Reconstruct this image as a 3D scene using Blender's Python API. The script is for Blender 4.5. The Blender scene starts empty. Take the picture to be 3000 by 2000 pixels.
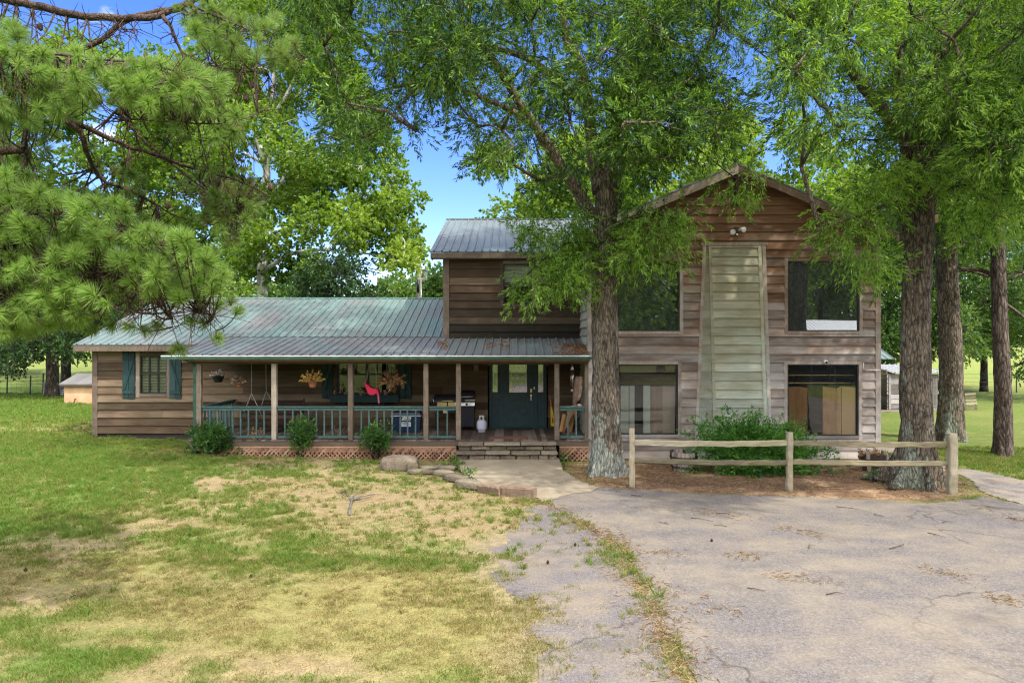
import bpy, bmesh, math, random
import numpy as np
from mathutils import Vector

R = random.Random(7)
NR = np.random.default_rng(11)
C = bpy.context.scene.collection
H = 3.44                      # camera height above the drive
F, CX, CY = 2000.0, 1500.0, 1000.0
S = 3000.0 / 2352.0


def at(px, py, Y):
    return Vector(((px - CX) * Y / F, Y, H - (py - CY) * Y / F))


def at2(px, py, Y):
    return at(px * S, py * S, Y)


def gp(px, py, z=0.0):        # point on level ground
    Y = (H - z) * F / (py - CY)
    return ((px - CX) * Y / F, Y)


# ------------------------------------------------------------------ noise
def _hash(ix, iy, seed):
    n = (ix.astype(np.int64) * 374761393 + iy.astype(np.int64) * 668265263 + seed * 974634777) & 0x7fffffff
    n = ((n ^ (n >> 13)) * 1274126177) & 0x7fffffff
    n = ((n ^ (n >> 15)) * 461845907) & 0x7fffffff
    return ((n ^ (n >> 16)) & 0xffff) / 65535.0


def vnoise(x, y, seed=0):
    x = np.asarray(x, float); y = np.asarray(y, float)
    ix = np.floor(x); iy = np.floor(y)
    fx = x - ix; fy = y - iy
    fx = fx * fx * (3 - 2 * fx); fy = fy * fy * (3 - 2 * fy)
    a = _hash(ix, iy, seed); b = _hash(ix + 1, iy, seed)
    c = _hash(ix, iy + 1, seed); d = _hash(ix + 1, iy + 1, seed)
    return (a * (1 - fx) + b * fx) * (1 - fy) + (c * (1 - fx) + d * fx) * fy


def fbm(x, y, octv=4, seed=0):
    s = 0; a = .5; t = 0
    x = np.asarray(x, float); y = np.asarray(y, float)
    for i in range(octv):
        s = s + a * vnoise(x * 2 ** i, y * 2 ** i, seed + i * 17); t += a; a *= .5
    return s / t


def sstep(a, b, x):
    t = np.clip((x - a) / (b - a), 0, 1)
    return t * t * (3 - 2 * t)


def ground_z(x, y):
    x = np.asarray(x, float); y = np.asarray(y, float)
    left = .025 * np.clip(-x - 1.0, 0, 14) * sstep(8, 20, y)
    far = .012 * np.clip(y - 48, 0, 90) + .02 * np.clip(y - 70, 0, 60)
    back = .01 * np.clip(-y - 30, 0, 100)
    return left + far + back


def gz(x, y):
    return float(ground_z(np.array([x]), np.array([y]))[0])


# ------------------------------------------------------------------ objects
def wloc(p):
    v = Vector((0, 0, 0))
    while p is not None:
        v = v + p.location; p = p.parent
    return v


def tag(o, label=None, cat=None, group=None, kind=None):
    if label: o['label'] = label
    if cat: o['category'] = cat
    if group: o['group'] = group
    if kind: o['kind'] = kind
    return o


def thing(name, label, cat, loc=(0, 0, 0), group=None):
    o = bpy.data.objects.new(name, None); C.objects.link(o)
    o.location = loc; o.empty_display_size = .2
    return tag(o, label, cat, group)


def npmesh(name, V, Fc, mat, parent=None, smooth=False, tint=None, col=None, loc=None):
    V = np.asarray(V, np.float32).reshape(-1, 3)
    me = bpy.data.meshes.new(name)
    if parent is not None:
        w = wloc(parent); V = V - np.array([w.x, w.y, w.z], np.float32)
    elif loc is not None:
        V = V - np.array(loc, np.float32)
    me.vertices.add(len(V)); me.vertices.foreach_set('co', V.ravel())
    if isinstance(Fc, np.ndarray):
        n, k = Fc.shape
        me.loops.add(n * k); me.loops.foreach_set('vertex_index', Fc.astype(np.int32).ravel())
        me.polygons.add(n)
        me.polygons.foreach_set('loop_start', np.arange(0, n * k, k, dtype=np.int32))
    else:
        n = len(Fc); tot = [len(f) for f in Fc]
        me.loops.add(sum(tot)); me.loops.foreach_set('vertex_index', [i for f in Fc for i in f])
        me.polygons.add(n)
        st = np.concatenate([[0], np.cumsum(tot)[:-1]]).astype(np.int32)
        me.polygons.foreach_set('loop_start', st)
    if smooth is True:
        me.polygons.foreach_set('use_smooth', np.ones(n, bool))
    elif smooth is not False:
        me.polygons.foreach_set('use_smooth', np.asarray(smooth, bool))
    else:
        me.polygons.foreach_set('use_smooth', np.zeros(n, bool))
    me.update(calc_edges=True)
    me.validate()
    if tint is not None and len(tint) == len(me.polygons):
        a = me.attributes.new('tint', 'FLOAT', 'FACE'); a.data.foreach_set('value', np.asarray(tint, np.float32))
    if col is not None:
        a = me.attributes.new('col', 'FLOAT_COLOR', 'POINT')
        c4 = np.ones((len(V), 4), np.float32); c4[:, :3] = col
        a.data.foreach_set('color', c4.ravel())
    me.materials.append(mat)
    o = bpy.data.objects.new(name, me); C.objects.link(o)
    if parent is not None: o.parent = parent
    elif loc is not None: o.location = loc
    return o


class MB:
    def __init__(s): s.v = []; s.f = []; s.t = []; s.s = []

    def add(s, vs, fs, tint=None, smooth=False):
        b = len(s.v); s.v += [tuple(v) for v in vs]
        tint = R.random() if tint is None else tint
        for f in fs:
            s.f.append([b + i for i in f]); s.t.append(tint); s.s.append(smooth)
        return s

    def hexa(s, p, tint=None):  # p: 4 bottom (ccw) + 4 top
        return s.add(p, [(3, 2, 1, 0), (4, 5, 6, 7), (0, 1, 5, 4), (1, 2, 6, 5), (2, 3, 7, 6), (3, 0, 4, 7)], tint)

    def box(s, x0, x1, y0, y1, z0, z1, tint=None):
        return s.hexa([(x0, y0, z0), (x1, y0, z0), (x1, y1, z0), (x0, y1, z0), (x0, y0, z1), (x1, y0, z1), (x1, y1, z1), (x0, y1, z1)], tint)

    def bar(s, p0, p1, w, h, up=(0, 0, 1), tint=None):
        p0 = Vector(p0); p1 = Vector(p1); d = (p1 - p0).normalized()
        a = d.cross(Vector(up))
        if a.length < 1e-4: a = d.cross(Vector((1, 0, 0)))
        a.normalize(); b = a.cross(d).normalized()
        q = []
        for p in (p0, p1):
            q += [p - a * w / 2 - b * h / 2, p + a * w / 2 - b * h / 2, p + a * w / 2 + b * h / 2, p - a * w / 2 + b * h / 2]
        return s.add(q, [(3, 2, 1, 0), (4, 5, 6, 7), (0, 1, 5, 4), (1, 2, 6, 5), (2, 3, 7, 6), (3, 0, 4, 7)], tint)

    def rough(s, p0, p1, w, h, seg=8, jit=.012, up=(0, 0, 1), tint=None, rng=None, bow=0.0, chamfer=.2):
        """weathered beam / stone: eight sided section with jittered rings"""
        rng = rng or R
        p0 = Vector(p0); p1 = Vector(p1); d = (p1 - p0); Ln = d.length; d.normalize()
        a = d.cross(Vector(up))
        if a.length < 1e-4: a = d.cross(Vector((0, 1, 0)))
        a.normalize(); b = a.cross(d).normalized()
        c = chamfer
        sec = [(-1, -1 + c), (-1 + c, -1), (1 - c, -1), (1, -1 + c), (1, 1 - c), (1 - c, 1), (-1 + c, 1), (-1, 1 - c)]
        base = [(rng.uniform(-jit, jit) * .7, rng.uniform(-jit, jit) * .7) for _ in sec]
        q = []; f = []
        for i in range(seg + 1):
            t = i / seg
            ce = p0 + d * (Ln * t) + b * (bow * math.sin(math.pi * t)) + a * rng.uniform(-jit, jit) * .5 + b * rng.uniform(-jit, jit) * .5
            sc = 1 if 0 < i < seg else .93
            for (u, v), (ju, jv) in zip(sec, base):
                q.append(ce + a * (u * w / 2 * sc + ju + rng.uniform(-jit, jit) * .5) + b * (v * h / 2 * sc + jv + rng.uniform(-jit, jit) * .5))
            if i:
                for k in range(8):
                    k2 = (k + 1) % 8
                    f.append(((i - 1) * 8 + k, (i - 1) * 8 + k2, i * 8 + k2, i * 8 + k))
        f.append(tuple(range(7, -1, -1))); f.append(tuple(seg * 8 + k for k in range(8)))
        return s.add(q, f, tint)

    def tube(s, pts, rad, n=8, tint=None, smooth=True):
        pts = [Vector(p) for p in pts]
        if not hasattr(rad, '__len__'): rad = [rad] * len(pts)
        q = []; f = []; a = None
        for i, p in enumerate(pts):
            d = (pts[min(i + 1, len(pts) - 1)] - pts[max(i - 1, 0)])
            if d.length < 1e-9: d = Vector((0, 0, 1))
            d.normalize()
            if a is None:
                a = d.cross(Vector((0, 0, 1)))
                if a.length < 1e-3: a = d.cross(Vector((1, 0, 0)))
            a = (a - d * a.dot(d)).normalized(); b = d.cross(a)
            for k in range(n):
                th = 2 * math.pi * k / n
                q.append(p + (a * math.cos(th) + b * math.sin(th)) * rad[i])
            if i:
                for k in range(n):
                    k2 = (k + 1) % n
                    f.append(((i - 1) * n + k, (i - 1) * n + k2, i * n + k2, i * n + k))
        f.append(tuple(range(n - 1, -1, -1))); f.append(tuple((len(pts) - 1) * n + k for k in range(n)))
        return s.add(q, f, tint, smooth)

    def lathe(s, prof, c=(0, 0, 0), n=20, tint=None, smooth=True):
        q = []; f = []
        for i, (r, z) in enumerate(prof):
            for k in range(n):
                th = 2 * math.pi * k / n
                q.append((c[0] + r * math.cos(th), c[1] + r * math.sin(th), c[2] + z))
            if i:
                for k in range(n):
                    k2 = (k + 1) % n
                    f.append(((i - 1) * n + k, (i - 1) * n + k2, i * n + k2, i * n + k))
        if prof[0][0] > 1e-4: f.append(tuple(range(n - 1, -1, -1)))
        if prof[-1][0] > 1e-4: f.append(tuple((len(prof) - 1) * n + k for k in range(n)))
        return s.add(q, f, tint, smooth)

    def rock(s, c, size, seed, boxy=.6, amp=.12, sub=3, tint=None):
        bm = bmesh.new(); bmesh.ops.create_icosphere(bm, subdivisions=sub, radius=1)
        rr = random.Random(seed); off = rr.uniform(0, 50)
        q = []
        for v in bm.verts:
            d = v.co.normalized()
            p = Vector([math.copysign(abs(k) ** boxy, k) for k in d])
            n = float(fbm(d.x * 1.6 + off + d.z, d.y * 1.6 + off * .3 - d.z * .7, 3, seed)) - .5
            p = p * (1 + 2 * amp * n)
            q.append((c[0] + p.x * size[0], c[1] + p.y * size[1], c[2] + p.z * size[2]))
        f = [tuple(v.index for v in fc.verts) for fc in bm.faces]
        bm.free()
        return s.add(q, f, tint, False)

    def build(s, name, mat, parent=None, loc=None):
        return npmesh(name, np.array(s.v, np.float32), s.f, mat, parent, s.s, s.t, None, loc)


def dup(root, loc, label=None, group=None, rz=0.0, sc=1.0):
    r = root.copy(); C.objects.link(r); r.location = loc; r.rotation_euler.z = rz; r.scale = (sc, sc, sc)
    if label: r['label'] = label
    if group: r['group'] = group

    def kids(a, b):
        for ch in [o for o in bpy.data.objects if o.parent == a]:
            c = ch.copy(); C.objects.link(c); c.parent = b; kids(ch, c)
    kids(root, r)
    return r


# ------------------------------------------------------------------ materials
class M_:
    def __init__(s, name):
        s.m = bpy.data.materials.new(name); s.m.use_nodes = True
        s.nt = s.m.node_tree; s.nt.nodes.clear()
        s.out = s.nt.nodes.new('ShaderNodeOutputMaterial')

    def n(s, t, **kw):
        nd = s.nt.nodes.new('ShaderNode' + t)
        for k, v in kw.items():
            if k in nd.inputs.keys() or k.isdigit():
                s.set(nd.inputs[int(k)] if k.isdigit() else nd.inputs[k], v)
            elif hasattr(nd, k): setattr(nd, k, v)
            else:
                s.set(nd.inputs[k.replace('_', ' ')], v)
        return nd

    def set(s, i, v):
        if isinstance(v, bpy.types.NodeSocket): s.nt.links.new(v, i)
        elif isinstance(v, (tuple, list)):
            i.default_value = tuple(v) + (1,) if (len(v) == 3 and i.type == 'RGBA') else v
        else: i.default_value = v

    def mix(s, fac, a, b, mode='MIX'):
        nd = s.nt.nodes.new('ShaderNodeMix'); nd.data_type = 'RGBA'; nd.blend_type = mode
        s.set(nd.inputs[0], fac); s.set(nd.inputs[6], a); s.set(nd.inputs[7], b)
        return nd.outputs[2]

    def math(s, op, a, b=0.0, clamp=False):
        nd = s.nt.nodes.new('ShaderNodeMath'); nd.operation = op; nd.use_clamp = clamp
        s.set(nd.inputs[0], a); s.set(nd.inputs[1], b)
        return nd.outputs[0]

    def ramp(s, fac, stops):
        nd = s.nt.nodes.new('ShaderNodeValToRGB'); el = nd.color_ramp.elements
        while len(el) < len(stops): el.new(.5)
        for e, (p, c) in zip(el, stops):
            e.position = p; e.color = tuple(c) + (1,) if len(c) == 3 else c
        s.set(nd.inputs[0], fac)
        return nd.outputs[0]

    def coord(s, scale=(1, 1, 1), out='Object', loc=(0, 0, 0), rot=(0, 0, 0)):
        tc = s.n('TexCoord'); mp = s.n('Mapping')
        mp.inputs['Scale'].default_value = scale; mp.inputs['Location'].default_value = loc
        mp.inputs['Rotation'].default_value = rot
        s.nt.links.new(tc.outputs[out], mp.inputs['Vector'])
        return mp.outputs['Vector']

    def noise(s, scale=1.0, detail=4, vec=None, rough=.55, dist=0.0):
        nd = s.n('TexNoise'); nd.inputs['Scale'].default_value = scale; nd.inputs['Detail'].default_value = detail
        nd.inputs['Roughness'].default_value = rough; nd.inputs['Distortion'].default_value = dist
        if vec is not None: s.nt.links.new(vec, nd.inputs['Vector'])
        return nd.outputs['Fac']

    def mixv(s, amt=.5):
        v = s.n('VectorMath'); v.operation = 'ADD'; nz = s.n('TexNoise'); nz.inputs['Scale'].default_value = 2.5; nz.inputs['Detail'].default_value = 5
        s.nt.links.new(s.coord(), nz.inputs['Vector']); s.nt.links.new(s.coord(), v.inputs[0]); sc_ = s.n('VectorMath'); sc_.operation = 'SCALE'; sc_.inputs['Scale'].default_value = amt
        s.nt.links.new(nz.outputs['Color'], sc_.inputs[0]); s.nt.links.new(sc_.outputs[0], v.inputs[1]); return v.outputs[0]

    def attr(s, name, out='Fac'):
        nd = s.n('Attribute'); nd.attribute_name = name
        return nd.outputs[out]

    def bsdf(s, col, rough=.8, metal=0.0, bump=None, bstr=.3, bdist=.01, spec=.4, **kw):
        b = s.n('BsdfPrincipled')
        s.set(b.inputs['Base Color'], col); s.set(b.inputs['Roughness'], rough); s.set(b.inputs['Metallic'], metal)
        s.set(b.inputs['Specular IOR Level'], spec)
        for k, v in kw.items(): s.set(b.inputs[k.replace('_', ' ')], v)
        if bump is not None:
            bn = s.n('Bump'); bn.inputs['Strength'].default_value = bstr; bn.inputs['Distance'].default_value = bdist
            s.nt.links.new(bump, bn.inputs['Height']); s.nt.links.new(bn.outputs[0], b.inputs['Normal'])
        return b.outputs[0]

    def done(s, sh):
        s.nt.links.new(sh, s.out.inputs['Surface']); return s.m


def plain(name, col, rough=.6, metal=0.0, var=.25, scale=9.0, spec=.4, bump=.15):
    m = M_(name); n = m.noise(scale, 5, m.coord())
    d = tuple(c * (1 - var) for c in col); l = tuple(min(1, c * (1 + var)) for c in col)
    c = m.ramp(n, [(.3, d), (.7, l)])
    rg = m.math('ADD', m.math('MULTIPLY', n, .25), rough - .12)
    return m.done(m.bsdf(c, rg, metal, n, bump, .01, spec))


def wood(name, dark, mid, light, grain=(1.3, 22, 60), tintk=.5, grey=None, zr=None, stain=None, stainz=None, rough=.85, moss=None):
    """weathered boards: grain along the board, per-board tint, silvering with height, mildew"""
    m = M_(name)
    t = m.attr('tint')
    g1 = m.noise(1, 6, m.coord(grain), .65)
    g2 = m.noise(2.2, 4, m.coord((.7, .7, 3)), .6)
    g3 = m.noise(1, 3, m.coord((grain[0] * .4, grain[1] * .4, grain[2] * 3)), .6)
    f = m.math('ADD', m.math('MULTIPLY', g1, .5), m.math('MULTIPLY', g2, .35))
    f = m.math('ADD', f, m.math('MULTIPLY', m.math('SUBTRACT', t, .5), tintk))
    c = m.ramp(f, [(.22, dark), (.45, mid), (.72, light)])
    if grey is not None:
        sx = m.n('SeparateXYZ'); m.nt.links.new(m.coord(), sx.inputs[0])
        zz = m.n('MapRange'); m.nt.links.new(sx.outputs[2], zz.inputs[0])
        zz.inputs[1].default_value = zr[0]; zz.inputs[2].default_value = zr[1]; zz.inputs[3].default_value = 1; zz.inputs[4].default_value = 0
        gf = m.math('ADD', zz.outputs[0], m.math('MULTIPLY', m.math('SUBTRACT', m.noise(1.1, 5, m.coord((.8, 1, 2.5)), .6), .5), 2.4))
        gf = m.math('MULTIPLY', gf, .8, True)
        gc = m.ramp(f, [(.2, tuple(x * .5 for x in grey)), (.5, grey), (.75, tuple(min(1, x * 1.35) for x in grey))])
        c = m.mix(gf, c, gc)
    if moss is not None:
        mf = m.ramp(m.noise(1.7, 5, m.coord((.5, 1, 1.6), loc=(3, 1, 7)), .65), [(.5, (0, 0, 0)), (.68, (1, 1, 1))])
        c = m.mix(m.math('MULTIPLY', mf, .55), c, moss)
    if stain is not None:
        sx = m.n('SeparateXYZ'); m.nt.links.new(m.coord(), sx.inputs[0])
        zz = m.n('MapRange'); m.nt.links.new(sx.outputs[2], zz.inputs[0])
        zz.inputs[1].default_value = stainz[0]; zz.inputs[2].default_value = stainz[1]; zz.inputs[3].default_value = 1; zz.inputs[4].default_value = 0
        sf = m.math('ADD', zz.outputs[0], m.math('MULTIPLY', m.math('SUBTRACT', m.noise(2.2, 6, m.coord((.6, 1, 3)), .65), .5), 1.3))
        c = m.mix(m.math('MULTIPLY', sf, .85, True), c, stain)
    return m.done(m.bsdf(c, rough, 0, m.math('ADD', g1, m.math('MULTIPLY', g3, .5)), .45, .006, .25))


def leafmat(name, cols, trans=.38, rough=.45, spec=.4):
    m = M_(name)
    t = m.attr('tint')
    c = m.ramp(t, cols)
    p = m.bsdf(c, rough, 0, spec=spec)
    tr = m.n('BsdfTranslucent')
    hs = m.n('HueSaturation'); hs.inputs['Hue'].default_value = .485; hs.inputs['Saturation'].default_value = 1.1; hs.inputs['Value'].default_value = 1.5
    m.nt.links.new(c, hs.inputs['Color']); m.nt.links.new(hs.outputs[0], tr.inputs[0])
    mx = m.n('MixShader'); mx.inputs[0].default_value = trans
    m.nt.links.new(p, mx.inputs[1]); m.nt.links.new(tr.outputs[0], mx.inputs[2])
    return m.done(mx.outputs[0])


def barkmat(name, dark, light, lichen=None, lz=(0, 3), lamt=.5, scale=1.0):
    m = M_(name)
    g = m.noise(1, 6, m.coord((17 * scale, 17 * scale, 4.2 * scale)), .62, 1.2)
    g2 = m.noise(3, 5, m.coord((1, 1, .5)), .6)
    f = m.math('ADD', m.math('MULTIPLY', g, .65), m.math('MULTIPLY', g2, .35))
    c = m.ramp(f, [(.40, dark), (.5, tuple((a + b) / 2 for a, b in zip(dark, light))), (.58, light)])
    if lichen:
        sx = m.n('SeparateXYZ'); m.nt.links.new(m.coord(), sx.inputs[0])
        mr = m.n('MapRange'); m.nt.links.new(sx.outputs[2], mr.inputs[0])
        mr.inputs[1].default_value = lz[0]; mr.inputs[2].default_value = lz[1]; mr.inputs[3].default_value = lamt; mr.inputs[4].default_value = 0
        big = m.noise(1.6, 3, m.coord((1, 1, .7), loc=(4, 2, 1)), .5)
        sm = m.noise(9, 4, m.coord((1, 1, .6)), .6)
        k = m.math('ADD', m.math('MULTIPLY', big, .7), m.math('MULTIPLY', sm, .5))
        k = m.math('ADD', k, mr.outputs[0])
        k = m.ramp(k, [(.86, (0, 0, 0)), (.92, (1, 1, 1))])
        c = m.mix(m.math('MULTIPLY', k, .85), c, m.ramp(g, [(.35, tuple(x * .5 for x in lichen)), (.55, lichen)]))
    vm = m.n('VectorMath'); vm.operation = 'MULTIPLY'; vm.inputs[1].default_value = (9 * scale, 9 * scale, 1.9 * scale); m.nt.links.new(m.mixv(.12), vm.inputs[0])
    vo = m.n('TexVoronoi'); vo.feature = 'DISTANCE_TO_EDGE'; vo.inputs['Scale'].default_value = 1.6; m.nt.links.new(vm.outputs[0], vo.inputs['Vector'])
    fis = m.ramp(vo.outputs['Distance'], [(.0, (.22, .2, .18)), (.13, (.85, .84, .83)), (.4, (1.12, 1.1, 1.08))])
    if scale > .5 and scale < 1.5: c = m.mix(.85, c, fis, 'MULTIPLY')
    hgt = m.math('ADD', m.math('MULTIPLY', g, .5), m.math('MINIMUM', vo.outputs['Distance'], .3))
    return m.done(m.bsdf(c, .9, 0, hgt, 1.0, .05, .2))


def glassmat(name, refl=.3, tint=(.75, .8, .8), rough=.0, haze=.0):
    m = M_(name)
    tr = m.n('BsdfTransparent'); tr.inputs[0].default_value = tuple(tint) + (1,)
    gl = m.n('BsdfGlossy'); gl.inputs['Roughness'].default_value = rough
    b = m.n('Bump'); b.inputs['Strength'].default_value = .03; b.inputs['Distance'].default_value = .02
    m.nt.links.new(m.noise(1.1, 1, m.coord()), b.inputs['Height']); m.nt.links.new(b.outputs[0], gl.inputs['Normal'])
    fr = m.n('Fresnel'); fr.inputs[0].default_value = 1.5
    f = m.math('ADD', fr.outputs[0], refl, True)
    mx = m.n('MixShader'); m.nt.links.new(f, mx.inputs[0])
    m.nt.links.new(tr.outputs[0], mx.inputs[1]); m.nt.links.new(gl.outputs[0], mx.inputs[2])
    if haze:  # pale haze put into the glass colour to lift the black panes
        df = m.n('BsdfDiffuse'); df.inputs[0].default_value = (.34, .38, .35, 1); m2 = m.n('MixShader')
        dn = m.math('MULTIPLY', m.ramp(m.noise(1.4, 4, m.coord((2, 1, .7)), .6), [(.3, (.4, .4, .4)), (.7, (1, 1, 1))]), haze)
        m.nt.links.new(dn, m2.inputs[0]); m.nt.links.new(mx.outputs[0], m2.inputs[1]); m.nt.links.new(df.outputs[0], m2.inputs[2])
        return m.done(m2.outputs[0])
    return m.done(mx.outputs[0])


def roofmat(name, base, worn, dirt, amt=.5, coordscale=(1, 1, 1)):
    m = M_(name)
    n1 = m.noise(.55, 5, m.coord((1.3, .5, .5), loc=(2, 5, 0)), .6)
    n2 = m.noise(2.4, 6, m.coord((3.0, .35, .35)), .6)
    n3 = m.noise(30, 3, m.coord(), .6)
    c = m.mix(m.ramp(n2, [(.35, (0, 0, 0)), (.7, (1, 1, 1))]), base, worn)
    k = m.math('MULTIPLY', m.ramp(n1, [(.5 - amt * .25, (0, 0, 0)), (.72 - amt * .2, (1, 1, 1))]), m.math('ADD', .45, m.math('MULTIPLY', n2, .7)), True)
    c = m.mix(k, c, dirt)
    c = m.mix(m.math('MULTIPLY', m.ramp(n3, [(.62, (0, 0, 0)), (.75, (1, 1, 1))]), .35), c, (.05, .05, .045))
    return m.done(m.bsdf(c, m.math('ADD', .34, m.math('MULTIPLY', n2, .3)), .0, n2, .08, .01, .5))
# ------------------------------------------------------------------ shared materials
YW, YP, YG = 22.2, 19.7, 19.9       # house wall, porch front, gable front
M_SIDE = wood('brown_siding', (.060, .038, .023), (.138, .090, .055), (.265, .195, .132), moss=(.10, .095, .05))
M_SIDE2 = wood('dormer_siding', (.045, .027, .017), (.105, .065, .040), (.205, .14, .095), stain=(.012, .014, .010), stainz=(3.55, 5.5))
M_GABLE = wood('gable_siding', (.075, .036, .019), (.185, .098, .055), (.335, .205, .125), grey=(.385, .355, .33), zr=(2.2, 6.2), tintk=.28)
M_CHASE = wood('chase_siding', (.19, .175, .115), (.31, .285, .20), (.45, .42, .32), grey=(.42, .465, .385), zr=(1.2, 4.6), moss=(.19, .19, .09), tintk=.22)
M_TRIM = wood('weathered_trim', (.08, .058, .042), (.17, .13, .10), (.30, .25, .20), grain=(20, 20, 4))
M_GTRIM = wood('silvered_trim', (.13, .085, .06), (.27, .195, .15), (.40, .34, .29), grain=(14, 14, 4), grey=(.40, .385, .37), zr=(.5, 5))
M_POST = wood('porch_post', (.13, .10, .075), (.27, .215, .165), (.42, .36, .29), grain=(30, 30, 3))
M_BEAM = wood('porch_beam', (.10, .06, .035), (.22, .14, .085), (.33, .24, .16), grain=(3, 20, 30))
M_DECK = wood('deck_boards', (.07, .05, .04), (.15, .115, .095), (.25, .2, .17), grain=(30, 1.5, 20))
M_TEALP = plain('teal_paint', (.058, .118, .112), .5, var=.3, scale=14, bump=.1)
M_TEALD = plain('dark_teal_paint', (.018, .048, .060), .42, var=.25, scale=7, bump=.08)
M_SHUT = wood('shutter_paint', (.012, .034, .036), (.021, .053, .055), (.04, .085, .083), grain=(20, 20, 3), rough=.6)
M_ROOF = roofmat('teal_metal_roof', (.11, .18, .168), (.155, .22, .21), (.13, .12, .125), .42)
M_ROOFP = roofmat('worn_porch_roof', (.12, .175, .17), (.175, .20, .205), (.15, .14, .148), .8)
M_ROOFU = roofmat('grey_teal_roof', (.13, .175, .175), (.18, .215, .215), (.14, .15, .15), .5)
M_WHITE = plain('white_highlight', (.72, .74, .72), .4, var=.1)
M_GUT = plain('green_gutter', (.035, .085, .06), .35, var=.2)
M_DARKFR = plain('dark_window_frame', (.02, .02, .022), .4, var=.2)
M_GLASS = glassmat('window_glass', .02, (.95, .97, .95), haze=.02)
M_MIRR = glassmat('upper_glass', .42, (.5, .56, .54), haze=.11)
M_DOORGL = glassmat('leaded_glass', .32, (.5, .55, .5), .02)
M_BLIND = plain('white_blind', (.7, .7, .66), .6, var=.06)
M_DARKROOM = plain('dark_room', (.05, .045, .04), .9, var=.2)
M_LATT = wood('lattice_wood', (.20, .10, .065), (.36, .20, .13), (.50, .32, .22), grain=(20, 20, 20))
M_STONE = None
M_CHROME = plain('chrome', (.7, .7, .7), .2, 1.0, .05)
M_BRASS = plain('brass', (.65, .45, .15), .3, 1.0, .1)
M_BLACK = plain('black_metal', (.018, .018, .02), .45, .2, .3)
M_WHITEP = plain('white_plastic', (.72, .72, .7), .4, var=.05)
M_KNOTTY = wood('pine_planks', (.40, .20, .085), (.64, .35, .165), (.78, .50, .26), grain=(16, 16, 1.6), tintk=.7)
M_ROPE = plain('rope', (.42, .38, .31), .9, var=.2, scale=60)

house = thing('wooden_house', 'weathered brown wood sided house with green metal roofs, long railed porch and two storey gable', 'house', (0, 22, 0))


def siding(mb, axis, u0, u1, z0, z1, plane, out, openings=(), exp=.254, lim=None, joint=.45):
    def P(u, off, z):
        return (u, plane + out * off, z) if axis == 'x' else (plane + out * off, u, z)
    zb = z0
    while zb < z1 - .004:
        zt = min(zb + exp, z1)
        bt = R.random()
        cuts = sorted({zb, zt} | {z for o in openings for z in o[2:4] if zb + .003 < z < zt - .003})
        off = lambda z: .046 - .040 * (z - zb) / exp
        wob = R.uniform(-.006, .006)
        for za, zc in zip(cuts[:-1], cuts[1:]):
            spans = [(u0, u1)]
            for o in openings:
                if o[2] < zc - .002 and o[3] > za + .002:
                    ns = []
                    for a, b in spans:
                        if o[1] <= a or o[0] >= b: ns.append((a, b)); continue
                        if o[0] > a: ns.append((a, o[0]))
                        if o[1] < b: ns.append((o[1], b))
                    spans = ns
            for a, b in spans:
                parts = [a]
                if b - a > 2.5 and R.random() < joint: parts.append(R.uniform(a + .8, b - .8))
                parts.append(b)
                for i, (pa, pb) in enumerate(zip(parts[:-1], parts[1:])):
                    la0, lb0, la1, lb1 = pa, pb - (.004 if i < len(parts) - 2 else 0), pa, pb
                    lb1 = lb0
                    if lim:
                        l0, r0 = lim(za); l1, r1 = lim(zc)
                        la0 = max(la0, l0); lb0 = min(lb0, r0); la1 = max(la1, l1); lb1 = min(lb1, r1)
                        if lb1 < la1: la1 = lb1 = (la1 + lb1) / 2
                        if lb0 - la0 < .02: continue
                    w0 = wob + R.uniform(-.003, .003); w1 = wob + R.uniform(-.003, .003)
                    d0 = w0 if za == zb else 0; d1 = w1 if za == zb else 0
                    tt = min(1, max(0, bt + R.uniform(-.25, .25)))
                    q = [P(la0, off(za) + .001, za + d0), P(lb0, off(za) + .001, za + d1), P(lb1, off(zc), zc), P(la1, off(zc), zc),
                         P(la0, -.01, za + d0), P(lb0, -.01, za + d1), P(lb1, -.01, zc), P(la1, -.01, zc)]
                    mb.add(q, [(0, 1, 2, 3), (5, 4, 7, 6), (4, 5, 1, 0), (0, 3, 7, 4), (1, 5, 6, 2)], tt)
        zb += exp


def ribroof(mb, O, U, L, V, spacing=.255, rib=.034, thick=.03, v0=0.0, vtrim=None):
    """ribbed metal sheet: O corner at the eave, U unit along the eave for L metres, V vector from eave to ridge"""
    O = Vector(O); U = Vector(U).normalized(); V = Vector(V)
    n = U.cross(V).normalized()
    if n.z < 0: n = -n
    prof = [(0, 0)]
    x = spacing * .5
    while x < L - .05:
        prof += [(x - .034, 0), (x - .014, rib), (x + .014, rib), (x + .034, 0)]
        for k in (1, 2):
            xx = x + spacing * k / 3
            if xx < L - .03: prof += [(xx - .012, 0), (xx, .005), (xx + .012, 0)]
        x += spacing
    prof.append((L, 0))
    q = []; f = []; ns = 6
    for i in range(ns + 1):
        for (u, h) in prof:
            q.append(O + U * u + V * (i / ns) + n * h)
    k = len(prof)
    for i in range(ns):
        for j in range(k - 1):
            f.append((i * k + j, i * k + j + 1, (i + 1) * k + j + 1, (i + 1) * k + j))
    mb.add(q, f, .5)
    a = n * -.004; b = n * -(.004 + thick)
    mb.hexa([O + b, O + U * L + b, O + U * L + V + b, O + V + b, O + a, O + U * L + a, O + U * L + V + a, O + V + a], .5)


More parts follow.
